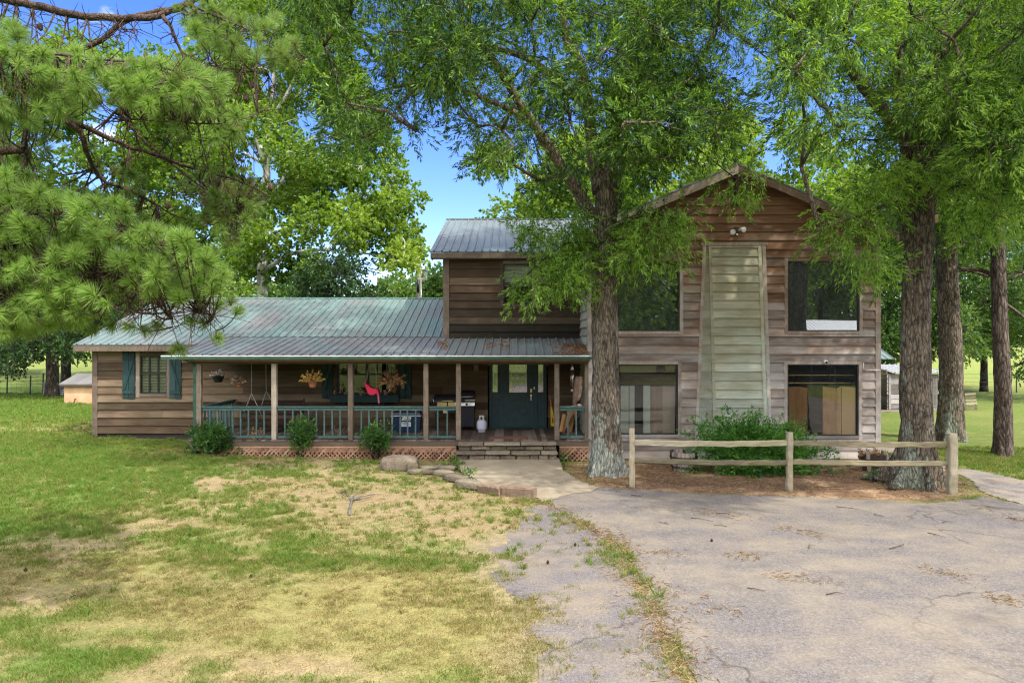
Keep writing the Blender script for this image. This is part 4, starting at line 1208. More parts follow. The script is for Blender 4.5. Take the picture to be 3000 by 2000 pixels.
BT('wood_edge_tree', 'tall dark tree at the far edge of the frame behind the shade trees', -40, 60, 14, [(-250, 200), (60, 240), (150, 520), (120, 760), (-250, 780)], 60, (1.2, 1.9), 'broad', L_MIDG, B_DARK, .35, 9, 1.8, .4, 4)
BT('wood_edge_tree', 'dense dark tree close behind the gable corner and the small plank shed', 2045, 44, 12, [(1960, 420), (2160, 400), (2220, 560), (2210, 700), (2190, 800), (2080, 830), (2000, 830), (1980, 640)], 80, (.8, 1.4), 'mid', L_MIDG, B_DARK, .28, 17, 1.7, .38, 3)
BT('wood_edge_tree', 'light green tree past the shed with boughs drooping to the field', 2260, 47, 9, [(2150, 430), (2340, 420), (2420, 560), (2400, 760), (2300, 790), (2220, 800), (2160, 740)], 66, (.7, 1.3), 'mid', L_MIDG, B_DARK, .24, 17, 1.6, .62, 3.5, holes=[[(2195, 620), (2255, 620), (2260, 700), (2200, 690)]])
BT('wood_edge_tree', 'tree whose lowest leafy boughs hang beside the slim pine trunk', 2390, 40, 8, [(2300, 560), (2450, 500), (2520, 700), (2460, 850), (2340, 850), (2290, 780)], 40, (.5, .9), 'mid', L_MIDG, B_DARK, .25, 20, 1.4, .5, 3)
BT('wood_edge_tree', 'slender young tree between the two thick trunks', 2210, 36, 5, [(2170, 700), (2240, 690), (2260, 800), (2230, 830), (2180, 820)], 14, (.35, .6), 'mid', L_MIDG, B_DARK, .08, 22, 1.2, .6, 1.2)

# far treeline reads as one mass
g = np.random.default_rng(77)
P = []
for X in np.arange(-260, 280, 3.2):
    Yt = 150 + 25 * math.sin(X * .03) + g.uniform(-6, 6); hh = g.uniform(9, 16)
    zz = gz(X, Yt)
    for _ in range(6): P.append((X + g.uniform(-3, 3), Yt + g.uniform(-3, 3), zz + hh * g.uniform(.1, .85), g.uniform(2, 3.4)))
Pp, Dd, Tt = clump_sprays(np.array(P), 2.2, g, .1, .8)
fo = leaves('treeline', 'huge', Pp, Dd, g, L_MIDG, None, 1.6, .45, .3, clump_t=Tt); tag(fo, 'far line of woods closing the field', None, None, 'stuff')

P = []
for X in np.arange(-150, 160, 3.2):
    Yt = -95 + 10 * math.sin(X * .05) + g.uniform(-5, 5); hh = g.uniform(15, 22); zz = gz(X, Yt)
    for _ in range(7): P.append((X + g.uniform(-3, 3), Yt + g.uniform(-3, 3), zz + hh * g.uniform(.06, .9), g.uniform(2.2, 3.6)))
Pp, Dd, Tt = clump_sprays(np.array(P), 2.4, g, .1, .8)
fo = leaves('treeline', 'huge', Pp, Dd, g, L_DARK, None, 1.7, .5, .3, clump_t=Tt); tag(fo, 'woods beyond the lawn across the drive', None, None, 'stuff')

# trees and a barn on the other side of the drive, seen in the window reflections
for i, (x, y, hgt, lab) in enumerate(((9, -20, 17, 'tall dark tree mirrored in the glass beside the lichen covered trunk'), (16, -34, 18, 'tree across the drive mirrored in the upper panes'), (30, -42, 18, 'tree beside the mirrored metal roofed barn'), (-6, -46, 16, 'lone tree on the lawn across the drive'),
                                      (44, -30, 17, 'tree past the far end of the metal roofed barn'), (22, -62, 19, 'tree at the back of the lawn across the drive'), (2, -30, 18, 'dark tree across the drive mirrored left in the upper pane by the oak'), (24, -32, 19, 'tall tree rising behind the mirrored barn roof'), (36, -40, 19, 'tall tree behind the far half of the barn roof'))):
    g = np.random.default_rng(200 + i); b_ = Vector((x, y, gz(x, y)))
    a = g.random(44) * 6.28; rr = 5.2 * g.random(44) ** .5
    cl = np.stack([x + rr * np.cos(a), y + rr * np.sin(a), hgt * g.uniform(.30, 1, 44), g.uniform(1.3, 2.0, 44)], 1)
    tree('lawn_tree', lab, b_, [([b_, b_ + Vector((.1, 0, hgt * .5)), b_ + Vector((0, 0, hgt * .9))], [.42, .34, .1])], cl, 'big', L_MIDG, B_DARK, g, per=17, scale=1.2, tint0=.5, nseg=14, limb_step=.5, group='trees across the drive')
# ------------------------------------------------------------------ near pine reaching in from the side
pn = thing('pine_tree', 'long needled pine reaching its boughs in over the lawn in front of the house', 'tree', (-9.6, 8.6, gz(-9.6, 8.6)))
pt = MB()
Vv, Ff, pl = limb([(-9.6, 8.6, 0), (-9.55, 8.6, 4), (-9.5, 8.7, 9), (-9.4, 8.7, 14), (-9.4, 8.7, 19)], [.34, .30, .25, .17, .05], 36, .12, seed=2, flare=.35)
pt.add(Vv, Ff, .5, True); pt.build('trunk', B_PINE, pn)
PB = []
def bough(pts, r0, r1, Ya, Yb, root=None):
    n = len(pts); q = [V2(x, y, Ya + (Yb - Ya) * i / (n - 1)) for i, (x, y) in enumerate(pts)]
    if root: q = [Vector(root)] + q
    r0 *= .68; r1 *= .7; m = len(q); PB.append((q, [r0 + (r1 - r0) * i / (m - 1) for i in range(m)])); return q
bough([(-60, -20), (75, 12), (200, 38), (310, 42), (365, 36), (430, 8), (520, -40)], .085, .05, 8.6, 9.2, (-9.5, 8.7, 8.6))
bough([(420, 18), (300, 42), (235, 90), (190, 112), (130, 140), (60, 170)], .06, .035, 9.2, 9.0)
bough([(372, 36), (392, 60), (405, 90), (415, 120), (440, 165)], .045, .015, 9.0, 9.1)
bough([(-60, 240), (30, 245), (100, 262), (170, 282), (235, 310), (300, 338), (360, 356), (420, 378), (480, 396), (560, 420), (620, 452)], .075, .018, 8.7, 9.6, (-9.5, 8.7, 6.6))
bough([(140, 272), (185, 300), (196, 345), (215, 385), (245, 420), (300, 440), (360, 470)], .06, .02, 8.8, 9.4)
bough([(270, 250), (300, 290), (345, 335), (390, 372), (440, 412), (500, 450), (540, 480)], .035, .012, 9.4, 9.2)
bough([(-60, 346), (20, 343), (56, 342)], .085, .07, 8.4, 8.4, (-9.5, 8.7, 6.1))
bough([(-60, 130), (60, 120), (160, 130), (260, 140), (340, 145), (430, 175)], .045, .012, 7.6, 8.0, (-9.5, 8.7, 7.3))
bough([(300, 275), (400, 280), (480, 285), (545, 280), (590, 258)], .02, .008, 8.6, 8.4)
bough([(-60, 500), (60, 490), (180, 490), (290, 520), (380, 560), (450, 600)], .05, .012, 7.8, 8.0, (-9.5, 8.6, 5.2))
bough([(-60, 640), (50, 620), (170, 610), (270, 640), (360, 650), (450, 690), (530, 700)], .045, .01, 7.7, 8.0, (-9.5, 8.6, 4.6))
bough([(240, 640), (330, 690), (400, 705), (460, 720), (500, 760)], .015, .006, 7.9, 7.8)
bough([(380, 700), (395, 730), (400, 770), (418, 800)], .007, .004, 7.8, 7.7)
bough([(-60, 560), (80, 560), (200, 580), (280, 590)], .04, .012, 8.6, 8.8, (-9.5, 8.6, 4.9))
bough([(430, 10), (500, 40), (580, 70), (640, 110), (700, 130)], .03, .008, 9.0, 9.0)
bough([(415, 120), (480, 150), (560, 160), (620, 175)], .02, .008, 9.1, 9.0)
bm_ = MB(); nodes = []
for q, r in PB:
    p, rr = catmull(q, r, .12)
    p = [v + Vector((R.uniform(-.012, .012), 0, R.uniform(-.012, .012))) for v in p]
    bm_.tube(p, rr, 7); nodes += p
NA = np.array([tuple(v) for v in nodes])
tufts = []
TT = .1
def tuft_poly(poly, n, Y0, Y1, tint, size=1.0):
    k = 0
    while k < n:
        x = rg.uniform(min(p[0] for p in poly), max(p[0] for p in poly)); y = rg.uniform(min(p[1] for p in poly), max(p[1] for p in poly))
        if not inpoly(np.array([x]), np.array([y]), poly)[0]: continue
        tufts.append((tuple(V2(x, y, rg.uniform(Y0, Y1))), tint + TT + rg.normal(0, .13), size * rg.uniform(.5, 1.1))); k += 1
TT = .1
tuft_poly([(-60, 60), (40, 60), (90, 120), (180, 110), (260, 140), (370, 135), (430, 150), (470, 200), (420, 240), (280, 235), (160, 240), (60, 290), (-60, 260)], 250, 7.2, 8.8, .62)
tuft_poly([(370, 150), (460, 130), (520, 200), (560, 260), (560, 310), (430, 330), (360, 280)], 75, 8.0, 9.2, .55)
tuft_poly([(400, 20), (480, 0), (640, 40), (690, 100), (650, 160), (560, 130), (470, 110)], 66, 8.4, 9.4, .45, .95)
tuft_poly([(-60, 400), (60, 380), (130, 440), (260, 450), (330, 520), (420, 540), (500, 570), (520, 640), (470, 700), (380, 690), (300, 660), (230, 720), (130, 760), (40, 770), (-60, 760)], 460, 7.0, 8.6, .62)
tuft_poly([(-60, 400), (200, 420), (420, 560), (480, 680), (300, 690), (160, 760), (-60, 770)], 170, 8.4, 9.4, .40)
tuft_poly([(420, 400), (560, 380), (600, 460), (540, 560), (450, 520)], 50, 8.6, 9.6, .30, .9)
tuft_poly([(200, 330), (330, 380), (330, 460), (220, 430)], 14, 8.8, 9.6, .3, .85)
tuft_poly([(0, 270), (160, 300), (140, 400), (0, 390)], 20, 8.6, 9.6, .40, .95)
for (x, y) in ((545, 715), (500, 700), (470, 740), (440, 735), (405, 800), (300, 750), (330, 755), (418, 802), (500, 775), (260, 745), (215, 755), (530, 690), (360, 745)):
    tufts.append((tuple(V2(x, y, rg.uniform(7.5, 8.1))), .55, .8))
NV, NF, NT = [], [], []; vi = 0
for (p, tn, sz) in tufts:
    p = np.array(p); d = NA - p; j = int(np.argmin(np.linalg.norm(d, axis=1) + .7 * np.abs(d[:, 1]))); q = NA[j]
    L = np.linalg.norm(p - q)
    ax = (p - q) / max(L, .05) + np.array([.35, -.25, .45]) + rg.normal(0, .25, 3); ax /= np.linalg.norm(ax)
    if L > .03:
        m = (p + q) / 2 + np.array([0, 0, -.12 * L]) + rg.normal(0, .04, 3) * min(1, L)
        e = p - ax * .06
        r_ = .009 + .004 * min(2, L)
        bm_.tube([q, q * .5 + m * .5 - np.array([0, 0, .03 * L]), m, m * .45 + e * .55 - np.array([0, 0, .04 * L]), e, p], [r_, r_ * .85, r_ * .7, .006, .005, .004], 5)
        if L > .5:
            for _ in range(3):
                s0 = q + (m - q) * rg.uniform(.2, 1.0); v = rg.normal(0, .2, 3); v[2] -= .08
                bm_.tube([s0, s0 + v * .6 + rg.normal(0, .02, 3), s0 + v], [.005, .004, .002], 4)
    n = int(190 * sz)
    t = rg.random(n) ** .7
    B = basis(ax[None], np.array([0.]))[0]
    ph = rg.random(n) * 6.283; el = (1.5 - 1.15 * t) * rg.uniform(.75, 1.1, n)
    dl = np.stack([np.cos(el), np.sin(el) * np.cos(ph), np.sin(el) * np.sin(ph)], 1) @ B.T
    ln = .185 * sz * rg.uniform(.7, 1.12, n)
    b0 = p + ax * ((t - 1) * .09 * sz)[:, None]
    tip = b0 + dl * ln[:, None]; tip[:, 2] -= ln * .12
    sd = np.cross(dl, rg.normal(0, 1, (n, 3))); sd /= np.linalg.norm(sd, axis=1, keepdims=True); w = .0024
    mid = b0 * .5 + tip * .5; mid[:, 2] += ln * .03
    NV.append(np.stack([b0 - sd * w * .6, b0 + sd * w * .6, mid + sd * w, tip, mid - sd * w], 1).reshape(-1, 3))
    f = vi + np.arange(n * 5).reshape(-1, 5); NF.append(f); vi += n * 5
    NT.append(np.clip(tn + rg.normal(0, .16, n) - .55 * (rg.random(n) < .06), 0, 1))
npmesh('needles', np.concatenate(NV), np.concatenate(NF), L_PINE, pn, False, np.concatenate(NT))
# bare dark twigs
for poly, n in (([(20, 30), (420, 30), (420, 110), (60, 100)], 46), ([(420, 330), (620, 400), (600, 520), (440, 470)], 60), ([(200, 300), (440, 400), (480, 520), (330, 470)], 46), ([(450, 60), (640, 120), (640, 260), (480, 220)], 40), ([(250, 690), (470, 690), (470, 770), (260, 750)], 26)):
    for _ in range(n):
        x = rg.uniform(min(p[0] for p in poly), max(p[0] for p in poly)); y = rg.uniform(min(p[1] for p in poly), max(p[1] for p in poly))
        e = np.array(V2(x, y, rg.uniform(8.6, 9.3))); j = int(np.argmin(np.linalg.norm(NA - e, axis=1))); q = NA[j]; L = np.linalg.norm(e - q)
        if L > 1.6: continue
        m = (q + e) / 2 + rg.normal(0, .14, 3) * L
        bm_.tube([q, m, e], [.008, .006, .003], 4)
        for _ in range(2):
            v = rg.normal(0, .14, 3); bm_.tube([m, m + v * .6 + rg.normal(0, .02, 3), m + v], [.005, .004, .002], 4)
bm_.build('boughs', B_PINEBR, pn)
for (x, y) in ((92, 62), (578, 196), (565, 226), (385, 472), (138, 482), (622, 430), (335, 130)):
    q = V2(x, y, 8.9); MB().rock(q, (.035, .035, .05), int(x), .9, .2, 2).build('cone', B_PINEBR, pn)

# ------------------------------------------------------------------ ground
def G2(x, y, z=0.0): return gp(x * S, y * S, z)
drive_poly = [gp(*p) for p in ((1585, 1464), (1681, 1437), (1760, 1425), (1850, 1430), (2050, 1446), (2310, 1454), (2560, 1464), (2700, 1474), (2800, 1466), (2870, 1450), (3000, 1478))] + [(16, 14.2), (18, 12), (19, 3), (18, -14), (9, -14), (3.4, -6)] + [gp(*p) for p in ((2023, 2000), (1972, 1893), (1940, 1829), (1921, 1759), (1857, 1683), (1819, 1600), (1717, 1542))]
old_poly = [gp(*p) for p in ((1585, 1466), (1540, 1500), (1470, 1580), (1440, 1640), (1500, 1720), (1610, 1800), (1590, 1900), (1570, 2000))] + [(.2, 3), (0, -10), (4, -10), (3.2, -6)] + [gp(*p) for p in ((2030, 2000), (1980, 1893), (1950, 1829), (1930, 1759), (1865, 1683), (1829, 1600), (1727, 1542))]
walk_poly = [gp(px, py, .06) for px, py in ((1338, 1337), (1344, 1376), (1383, 1410), (1440, 1433), (1500, 1438), (1568, 1450), (1585, 1464), (1681, 1438), (1727, 1435), (1757, 1422), (1708, 1406), (1650, 1380), (1633, 1339))]
path_poly = [gp(*p) for p in ((2798, 1373), (2840, 1374), (2920, 1390), (3000, 1408))] + [(14.5, 15.9), (16, 14.6)] + [gp(*p) for p in ((3000, 1480), (2900, 1452), (2866, 1436), (2850, 1412), (2825, 1398), (2740, 1360), (2680, 1340), (2600, 1325), (2560, 1318), (2560, 1300), (2640, 1300), (2720, 1330), (2760, 1356))]
mulch_poly = [gp(*p) for p in ((1650, 1362), (1760, 1358), (1900, 1345), (2580, 1345), (2700, 1352), (2800, 1385), (2855, 1415), (2862, 1440), (2790, 1470), (2560, 1466), (2310, 1458), (2050, 1450), (1850, 1436), (1730, 1424))]


def sdist(x, y, poly):
    """signed distance, positive inside"""
    x = np.asarray(x, float); y = np.asarray(y, float); d = np.full(x.shape, 1e9); n = len(poly)
    for i in range(n):
        ax, ay = poly[i]; bx, by = poly[(i + 1) % n]
        dx, dy = bx - ax, by - ay
        t = np.clip(((x - ax) * dx + (y - ay) * dy) / (dx * dx + dy * dy + 1e-9), 0, 1)
        d = np.minimum(d, np.hypot(x - ax - t * dx, y - ay - t * dy))
    return np.where(inpoly(x, y, poly), d, -d)


def weights(x, y):
    """how green, how dry, how bare the lawn is"""
    n1 = fbm(x * .55, y * .8, 4, 3); n2 = fbm(x * 1.7, y * 2.4, 4, 9); n3 = fbm(x * 5, y * 6, 3, 21)
    green = np.full(x.shape, .46); dry = np.full(x.shape, .36); bare = np.full(x.shape, .30)
    def el(px, py, rx, ry, w=1.0):
        cx, cy = G2(px, py); x1, _ = G2(px + rx, py); _, y1 = G2(px, max(py - ry, 800)); _, y2 = G2(px, py + ry)
        ryy = (y1 - y2) / 2; cyy = (y1 + y2) / 2
        return w * np.exp(-(((x - cx) / (x1 - cx)) ** 2 + ((y - cyy) / ryy) ** 2) ** 1.2)
    for a in ((60, 1170, 330, 60), (120, 1080, 420, 50), (200, 1040, 260, 26), (300, 1100, 250, 30), (40, 1230, 140, 30), (560, 1195, 80, 18, .9), (665, 1160, 26, 14, .8), (690, 1250, 60, 40, .9), (470, 1250, 120, 26, .6), (250, 1500, 190, 60, .9), (120, 1545, 150, 40, .9), (420, 1555, 110, 30, .6), (1210, 1500, 60, 30, .7), (90, 1410, 90, 26, .6), (700, 1330, 120, 26, .5), (900, 1300, 160, 20, .5), (200, 960, 300, 26, .8), (1050, 1540, 70, 20, .6)): green += el(*a)
    for a in ((900, 1430, 420, 90), (1080, 1500, 200, 60), (640, 1400, 260, 46), (820, 1350, 200, 36), (200, 1330, 260, 40, .5), (1180, 1420, 110, 80, .8), (350, 1440, 200, 40, .5), (330, 1060, 90, 16, .5)): dry += el(*a)
    for a in ((500, 1115, 150, 22, 1.1), (820, 1075, 260, 28, 1.1), (740, 1150, 190, 36, 1.0), (1010, 1150, 200, 60, 1.1), (1130, 1230, 140, 60, .9), (470, 1180, 100, 18), (120, 1260, 170, 40, .9), (80, 1380, 120, 30, .8), (560, 1330, 100, 20, .5), (560, 1530, 220, 40, .8), (760, 1545, 160, 26, .8), (1190, 1300, 100, 70, .7), (330, 1220, 90, 20, .8), (640, 1030, 300, 14, .8), (230, 1005, 120, 8, .5)): bare += el(*a)
    n5 = fbm(x * 2.2, y * 3.6, 5, 33); green = (.62 * green + .16) * (.35 + 1.3 * n1) * (.1 + 1.9 * n5 ** 1.3); dry = dry * (.5 + n2) * (.7 + .6 * n3); bare = bare * .85 * (.3 + 1.5 * (1 - n5)) * (.6 + .8 * n3)
    far = sstep(23, 30, y)
    green = green * (1 - far) + far * (.45 + .8 * n2); dry = dry * (1 - far) + far * (.7 * n1 * (1 - n5)); bare = bare * (1 - far) + far * .06
    side = sstep(9.6, 10.6, x) * sstep(15, 17, y)
    green = np.where(side > 0, green * (1 - side) + side * (.25 + .9 * n5), green); bare = bare * (1 - side * .6); dry = dry * (1 - side) + side * (.55 * (1 - n5) + .2 * n3)
    beh = sstep(4, -2, y); green = green * (1 - beh) + beh * .9
    green, dry, bare = [np.clip(q, .02, None) ** 1.7 for q in (green, dry, bare)]
    return green, dry, bare, n1, n2, n3


def axis(lo, hi, st, far0, far1, g=1.16):
    a = list(np.arange(lo, hi, st)); s_ = st; v = hi
    while v < far1: a.append(v); s_ *= g; v += s_
    a.append(far1); s_ = st; v = lo - st; pre = []
    while v > far0: pre.append(v); s_ *= g; v -= s_
    pre.append(far0)
    return np.array(pre[::-1] + a)


gxs = axis(-13.5, 13.5, .085, -600, 600); gys = axis(5.5, 23.5, .085, -400, 800)
GXm, GYm = np.meshgrid(gxs, gys)
xf, yf = GXm.ravel(), GYm.ravel()
gr_, dy_, ba_, n1, n2, n3 = weights(xf, yf)
tot = gr_ + dy_ + ba_
cg = np.array([.10, .165, .030]); cd = np.array([.265, .23, .09]); cb0 = np.array([.33, .262, .150]); cb1 = np.array([.27, .185, .108])
bc = cb0 * (n1[:, None] * .9 + .2) + cb1 * (1 - (n1[:, None] * .9 + .2))
colg = (cg * gr_[:, None] + cd * dy_[:, None] + bc * ba_[:, None]) / tot[:, None]
far_ = sstep(40, 60, yf)[:, None]
colg = colg * (1 - far_) + (np.array([.30, .30, .085]) * n1[:, None] + np.array([.13, .20, .045]) * (1 - n1[:, None])) * far_
mu = sstep(-.25, .35, sdist(xf, yf, mulch_poly) + (n2 - .5) * .6)[:, None]
mcol = np.array([.20, .125, .08]) * (.55 + .9 * n3[:, None]) + np.array([.20, .15, .09]) * (sstep(.5, .7, n2)[:, None] * .8)
colg = colg * (1 - mu) + mcol * mu
od = sstep(-.7, .25, sdist(xf, yf, old_poly) + (n1 - .5) * .9)[:, None] * (1 - sstep(14.5, 16, yf)[:, None] * .3)
colg = colg * (1 - od * .75) + (np.array([.27, .215, .145]) * (.75 + .5 * n3[:, None])) * od * .75
zz = ground_z(xf, yf) + (n2 - .5) * .03 * sstep(120, 40, np.hypot(xf, yf)) + (n3 - .5) * .012 * sstep(60, 25, np.hypot(xf, yf))
flat = np.maximum(sstep(-.5, .2, sdist(xf, yf, drive_poly)), np.maximum(sstep(-.4, .1, sdist(xf, yf, walk_poly)), sstep(-.4, .1, sdist(xf, yf, path_poly))))
flat = np.maximum(flat, sstep(-.5, .1, sdist(xf, yf, old_poly)))
zz = zz * (1 - flat) + (ground_z(xf, yf) - .004) * flat
nx, ny = len(gxs), len(gys)
ii = np.arange(nx * ny).reshape(ny, nx)
Fg = np.stack([ii[:-1, :-1].ravel(), ii[:-1, 1:].ravel(), ii[1:, 1:].ravel(), ii[1:, :-1].ravel()], 1)
m = M_('lawn_ground')
c = m.attr('col', 'Color')
nf = m.noise(38, 6, m.coord(), .7); nm = m.noise(6, 5, m.coord(), .65)
c = m.mix(1.0, c, m.ramp(nf, [(.28, (.45, .42, .40)), (.5, (.98, .98, .98)), (.75, (1.45, 1.45, 1.4))]), 'MULTIPLY')
c = m.mix(1.0, c, m.ramp(nm, [(.3, (.75, .74, .72)), (.7, (1.22, 1.22, 1.2))]), 'MULTIPLY')
M_LAWN = m.done(m.bsdf(c, .95, 0, nf, .7, .03, .1))
lawn = npmesh('ground', np.stack([xf, yf, zz], 1), Fg, M_LAWN, None, True, None, np.clip(colg, 0, 1)); tag(lawn, kind='structure')


def sheet(name, poly, lift, mat, cell=.06, rough=.12, seed=1, zf=None):
    xs_ = [p[0] for p in poly]; ys_ = [p[1] for p in poly]
    ax = np.arange(min(xs_) - .3, max(xs_) + .3, cell); ay = np.arange(min(ys_) - .3, max(ys_) + .3, cell)
    X, Y = np.meshgrid(ax, ay); x, y = X.ravel(), Y.ravel()
    d = sdist(x, y, poly) + (fbm(x * 2.2, y * 2.2, 5, seed) - .5) * rough * 2
    ii = np.arange(x.size).reshape(X.shape)
    Fc = np.stack([ii[:-1, :-1].ravel(), ii[:-1, 1:].ravel(), ii[1:, 1:].ravel(), ii[1:, :-1].ravel()], 1)
    Fc = Fc[(d[Fc] > 0).sum(1) >= 3]
    z = ground_z(x, y) + lift + (fbm(x * .7, y * .7, 3, seed + 5) - .5) * .012 if zf is None else zf(x, y)
    u, inv = np.unique(Fc, return_inverse=True)
    o = npmesh(name, np.stack([x, y, z], 1)[u], inv.reshape(-1, 4), mat, None, True); tag(o, kind='structure')
    return o


def asphalt(name, c0, c1, sand, samt, tan=None):
    m = M_(name)
    f = m.noise(70, 3, m.coord(), .75); s2 = m.noise(24, 4, m.coord(), .75); b = m.noise(.55, 5, m.coord((1, 1.6, 1)), .62); b2 = m.noise(2.0, 5, m.coord(), .6)
    c = m.ramp(m.math('ADD', m.math('MULTIPLY', f, .6), m.math('MULTIPLY', s2, .4)), [(.33, tuple(x * .45 for x in c0)), (.46, c0), (.55, c1), (.67, tuple(min(1, x * 1.8) for x in c1))])
    k = m.math('ADD', m.math('MULTIPLY', b, .75), m.math('MULTIPLY', b2, .35))
    c = m.mix(m.math('MULTIPLY', m.ramp(k, [(.55 - samt, (0, 0, 0)), (.78 - samt, (1, 1, 1))]), .8), c, m.mix(m.ramp(s2, [(.35, (0, 0, 0)), (.65, (1, 1, 1))]), tuple(x * .78 for x in sand), sand))
    vo = m.n('TexVoronoi'); vo.feature = 'DISTANCE_TO_EDGE'; vo.inputs['Scale'].default_value = .42; m.nt.links.new(m.mixv(), vo.inputs['Vector'])
    cr_ = m.math('MULTIPLY', m.ramp(vo.outputs['Distance'], [(.0, (1, 1, 1)), (.012, (0, 0, 0))]), m.ramp(m.noise(.35, 3, m.coord(loc=(1, 9, 0))), [(.48, (0, 0, 0)), (.6, (1, 1, 1))]))
    c = m.mix(m.math('MULTIPLY', cr_, .75), c, (.05, .04, .03))
    d = m.noise(.9, 4, m.coord(loc=(7, 3, 0)), .6)
    c = m.mix(m.math('MULTIPLY', m.ramp(d, [(.58, (0, 0, 0)), (.75, (1, 1, 1))]), .45), c, tuple(x * .55 for x in c0))
    return m.done(m.bsdf(c, .9, 0, f, .5, .008, .2))


drive = sheet('driveway', drive_poly, .010, asphalt('asphalt', (.116, .103, .098), (.175, .157, .149), (.28, .235, .175), .09), .07, .07, 3)
old = sheet('driveway_edge', [(x, y) for x, y in old_poly], .003, asphalt('old_asphalt', (.12, .108, .106), (.18, .162, .158), (.30, .24, .16), .05), .06, .45, 8)
mw = M_('concrete'); f = mw.noise(60, 4, mw.coord(), .7); b = mw.noise(1.2, 5, mw.coord(), .6)
c = mw.mix(mw.ramp(b, [(.35, (0, 0, 0)), (.68, (1, 1, 1))]), (.24, .195, .135), (.36, .305, .22)); c = mw.mix(1.0, c, mw.ramp(f, [(.3, (.75, .75, .75)), (.7, (1.2, 1.2, 1.2))]), 'MULTIPLY')
M_CONC = mw.done(mw.bsdf(c, .9, 0, f, .3, .006, .2))
sheet('walkway', walk_poly, 0, M_CONC, .05, .02, 5, lambda x, y: .016 + .13 * sstep(16.2, 19.0, y) + 0 * x)
sheet('path', path_poly, .012, asphalt('path_asphalt', (.16, .145, .14), (.23, .21, .2), (.36, .29, .2), .12), .07, .06, 6)

L_STRAW = leafmat('straw', [(0, (.13, .075, .045)), (.5, (.29, .185, .10)), (1, (.48, .37, .2))], .15, .8, .1)
crack_pts = [(a[0] + (b[0] - a[0]) * t, a[1] + (b[1] - a[1]) * t) for a, b in zip([gp(*p) for p in ((1600, 1480), (1717, 1542), (1819, 1605), (1845, 1683), (1905, 1759), (1930, 1829), (1962, 1893))], [gp(*p) for p in ((1717, 1542), (1819, 1605), (1845, 1683), (1905, 1759), (1930, 1829), (1962, 1893), (2010, 2000))]) for t in np.linspace(0, 1, 9)]
# ---- grass blades
def blades(n, xr, yr, hgt, wid, seed, per=9, rad=.06):
    """grass grows in tufts: a tuft where the lawn is green or dry, then its blades"""
    g = np.random.default_rng(seed); k = n // per
    x = g.uniform(*xr, k); y = g.uniform(*yr, k)
    vis = np.abs(x) < y * .78 + 3.5
    x, y = x[vis], y[vis]
    gr, dy, ba, n1, n2, n3 = weights(x, y); t = gr + dy + ba
    n4 = fbm(x * 2.2, y * 2.2, 4, 61)
    p = (gr * 1.3 + dy * .8) / t * sstep(.25, .72, n4 + .22 * (gr / t)) + .03
    p = np.where(sdist(x, y, drive_poly) > .12, 0, p)
    p = np.where(sdist(x, y, walk_poly) > -.03, 0, p); p = np.where(sdist(x, y, path_poly) > -.05, 0, p)
    p = np.where(sdist(x, y, mulch_poly) > -.1, p * .05, p)
    cd_ = np.min([np.hypot(x - a, y - b) for a, b in crack_pts], axis=0); p = np.where(cd_ < .13, .22 * (n4 > .5), p)
    so = sdist(x, y, old_poly); p = np.where(so > -.05, .7 * np.exp(-np.maximum(so, 0) / .4) * sstep(.35, .6, n4), p)
    house_ = ((x > -13.6) & (y > 22.1)) | ((x > 2.2) & (x < 10.75) & (y > 19.3)) | ((x > -9) & (y > 19.4) & (x < 3)); p = np.where(house_, 0, p)
    m_ = g.random(len(x)) < p
    x, y, gr, dy = x[m_], y[m_], gr[m_], dy[m_]
    gf = gr / (gr + dy); tint = gf * 1.05 - .08 + g.normal(0, .2, len(x)); hs = (.55 + .9 * g.random(len(x))) * (.6 + .65 * gf)
    rep = lambda q: np.repeat(q, per)
    x, y, tint, hs = rep(x), rep(y), rep(tint), rep(hs); n = len(x)
    x = x + g.normal(0, rad, n); y = y + g.normal(0, rad, n); tint = np.clip(tint + g.normal(0, .1, n), 0, 1)
    h = hgt * hs * (.6 + .6 * g.random(n)); a = g.random(n) * 6.283
    ln = g.normal(0, .55, (n, 2)) * h[:, None]; w = wid * (.7 + .6 * g.random(n)) * (1 + y * .02)
    b = np.stack([x, y, ground_z(x, y) - .004], 1); s_ = np.stack([np.cos(a), np.sin(a), np.zeros(n)], 1) * w[:, None] * .5
    mid = b + np.stack([ln[:, 0] * .35, ln[:, 1] * .35, h * .6], 1); tip = b + np.stack([ln[:, 0], ln[:, 1], h], 1)
    return np.stack([b - s_, b + s_, mid + s_ * .7, tip, mid - s_ * .7], 1), tint


bl_ = [blades(90000, (-9, 2.6), (8.6, 17.5), .085, .008, 11, 22, .026), blades(60000, (-16, 1.5), (12, 22), .10, .010, 12, 22, .035), blades(480000, (-11, 2.5), (3.2, 11), .048, .006, 1, 10, .035), blades(430000, (-17, 2.5), (10.5, 23), .06, .008, 2, 10, .045), blades(230000, (9.5, 23), (14.5, 30), .075, .010, 4, 10, .05), blades(110000, (-30, -13), (20, 40), .10, .018, 5, 10, .07), blades(90000, (12, 36), (28, 50), .13, .022, 6, 10, .09)]
Vb = np.concatenate([b[0] for b in bl_]).reshape(-1, 3); tb = np.concatenate([b[1] for b in bl_])
go = npmesh('grass', Vb, np.arange(len(Vb)).reshape(-1, 5), L_GRASS, None, False, tb); tag(go, 'short patchy green and straw coloured grass on the lawn', kind='stuff')

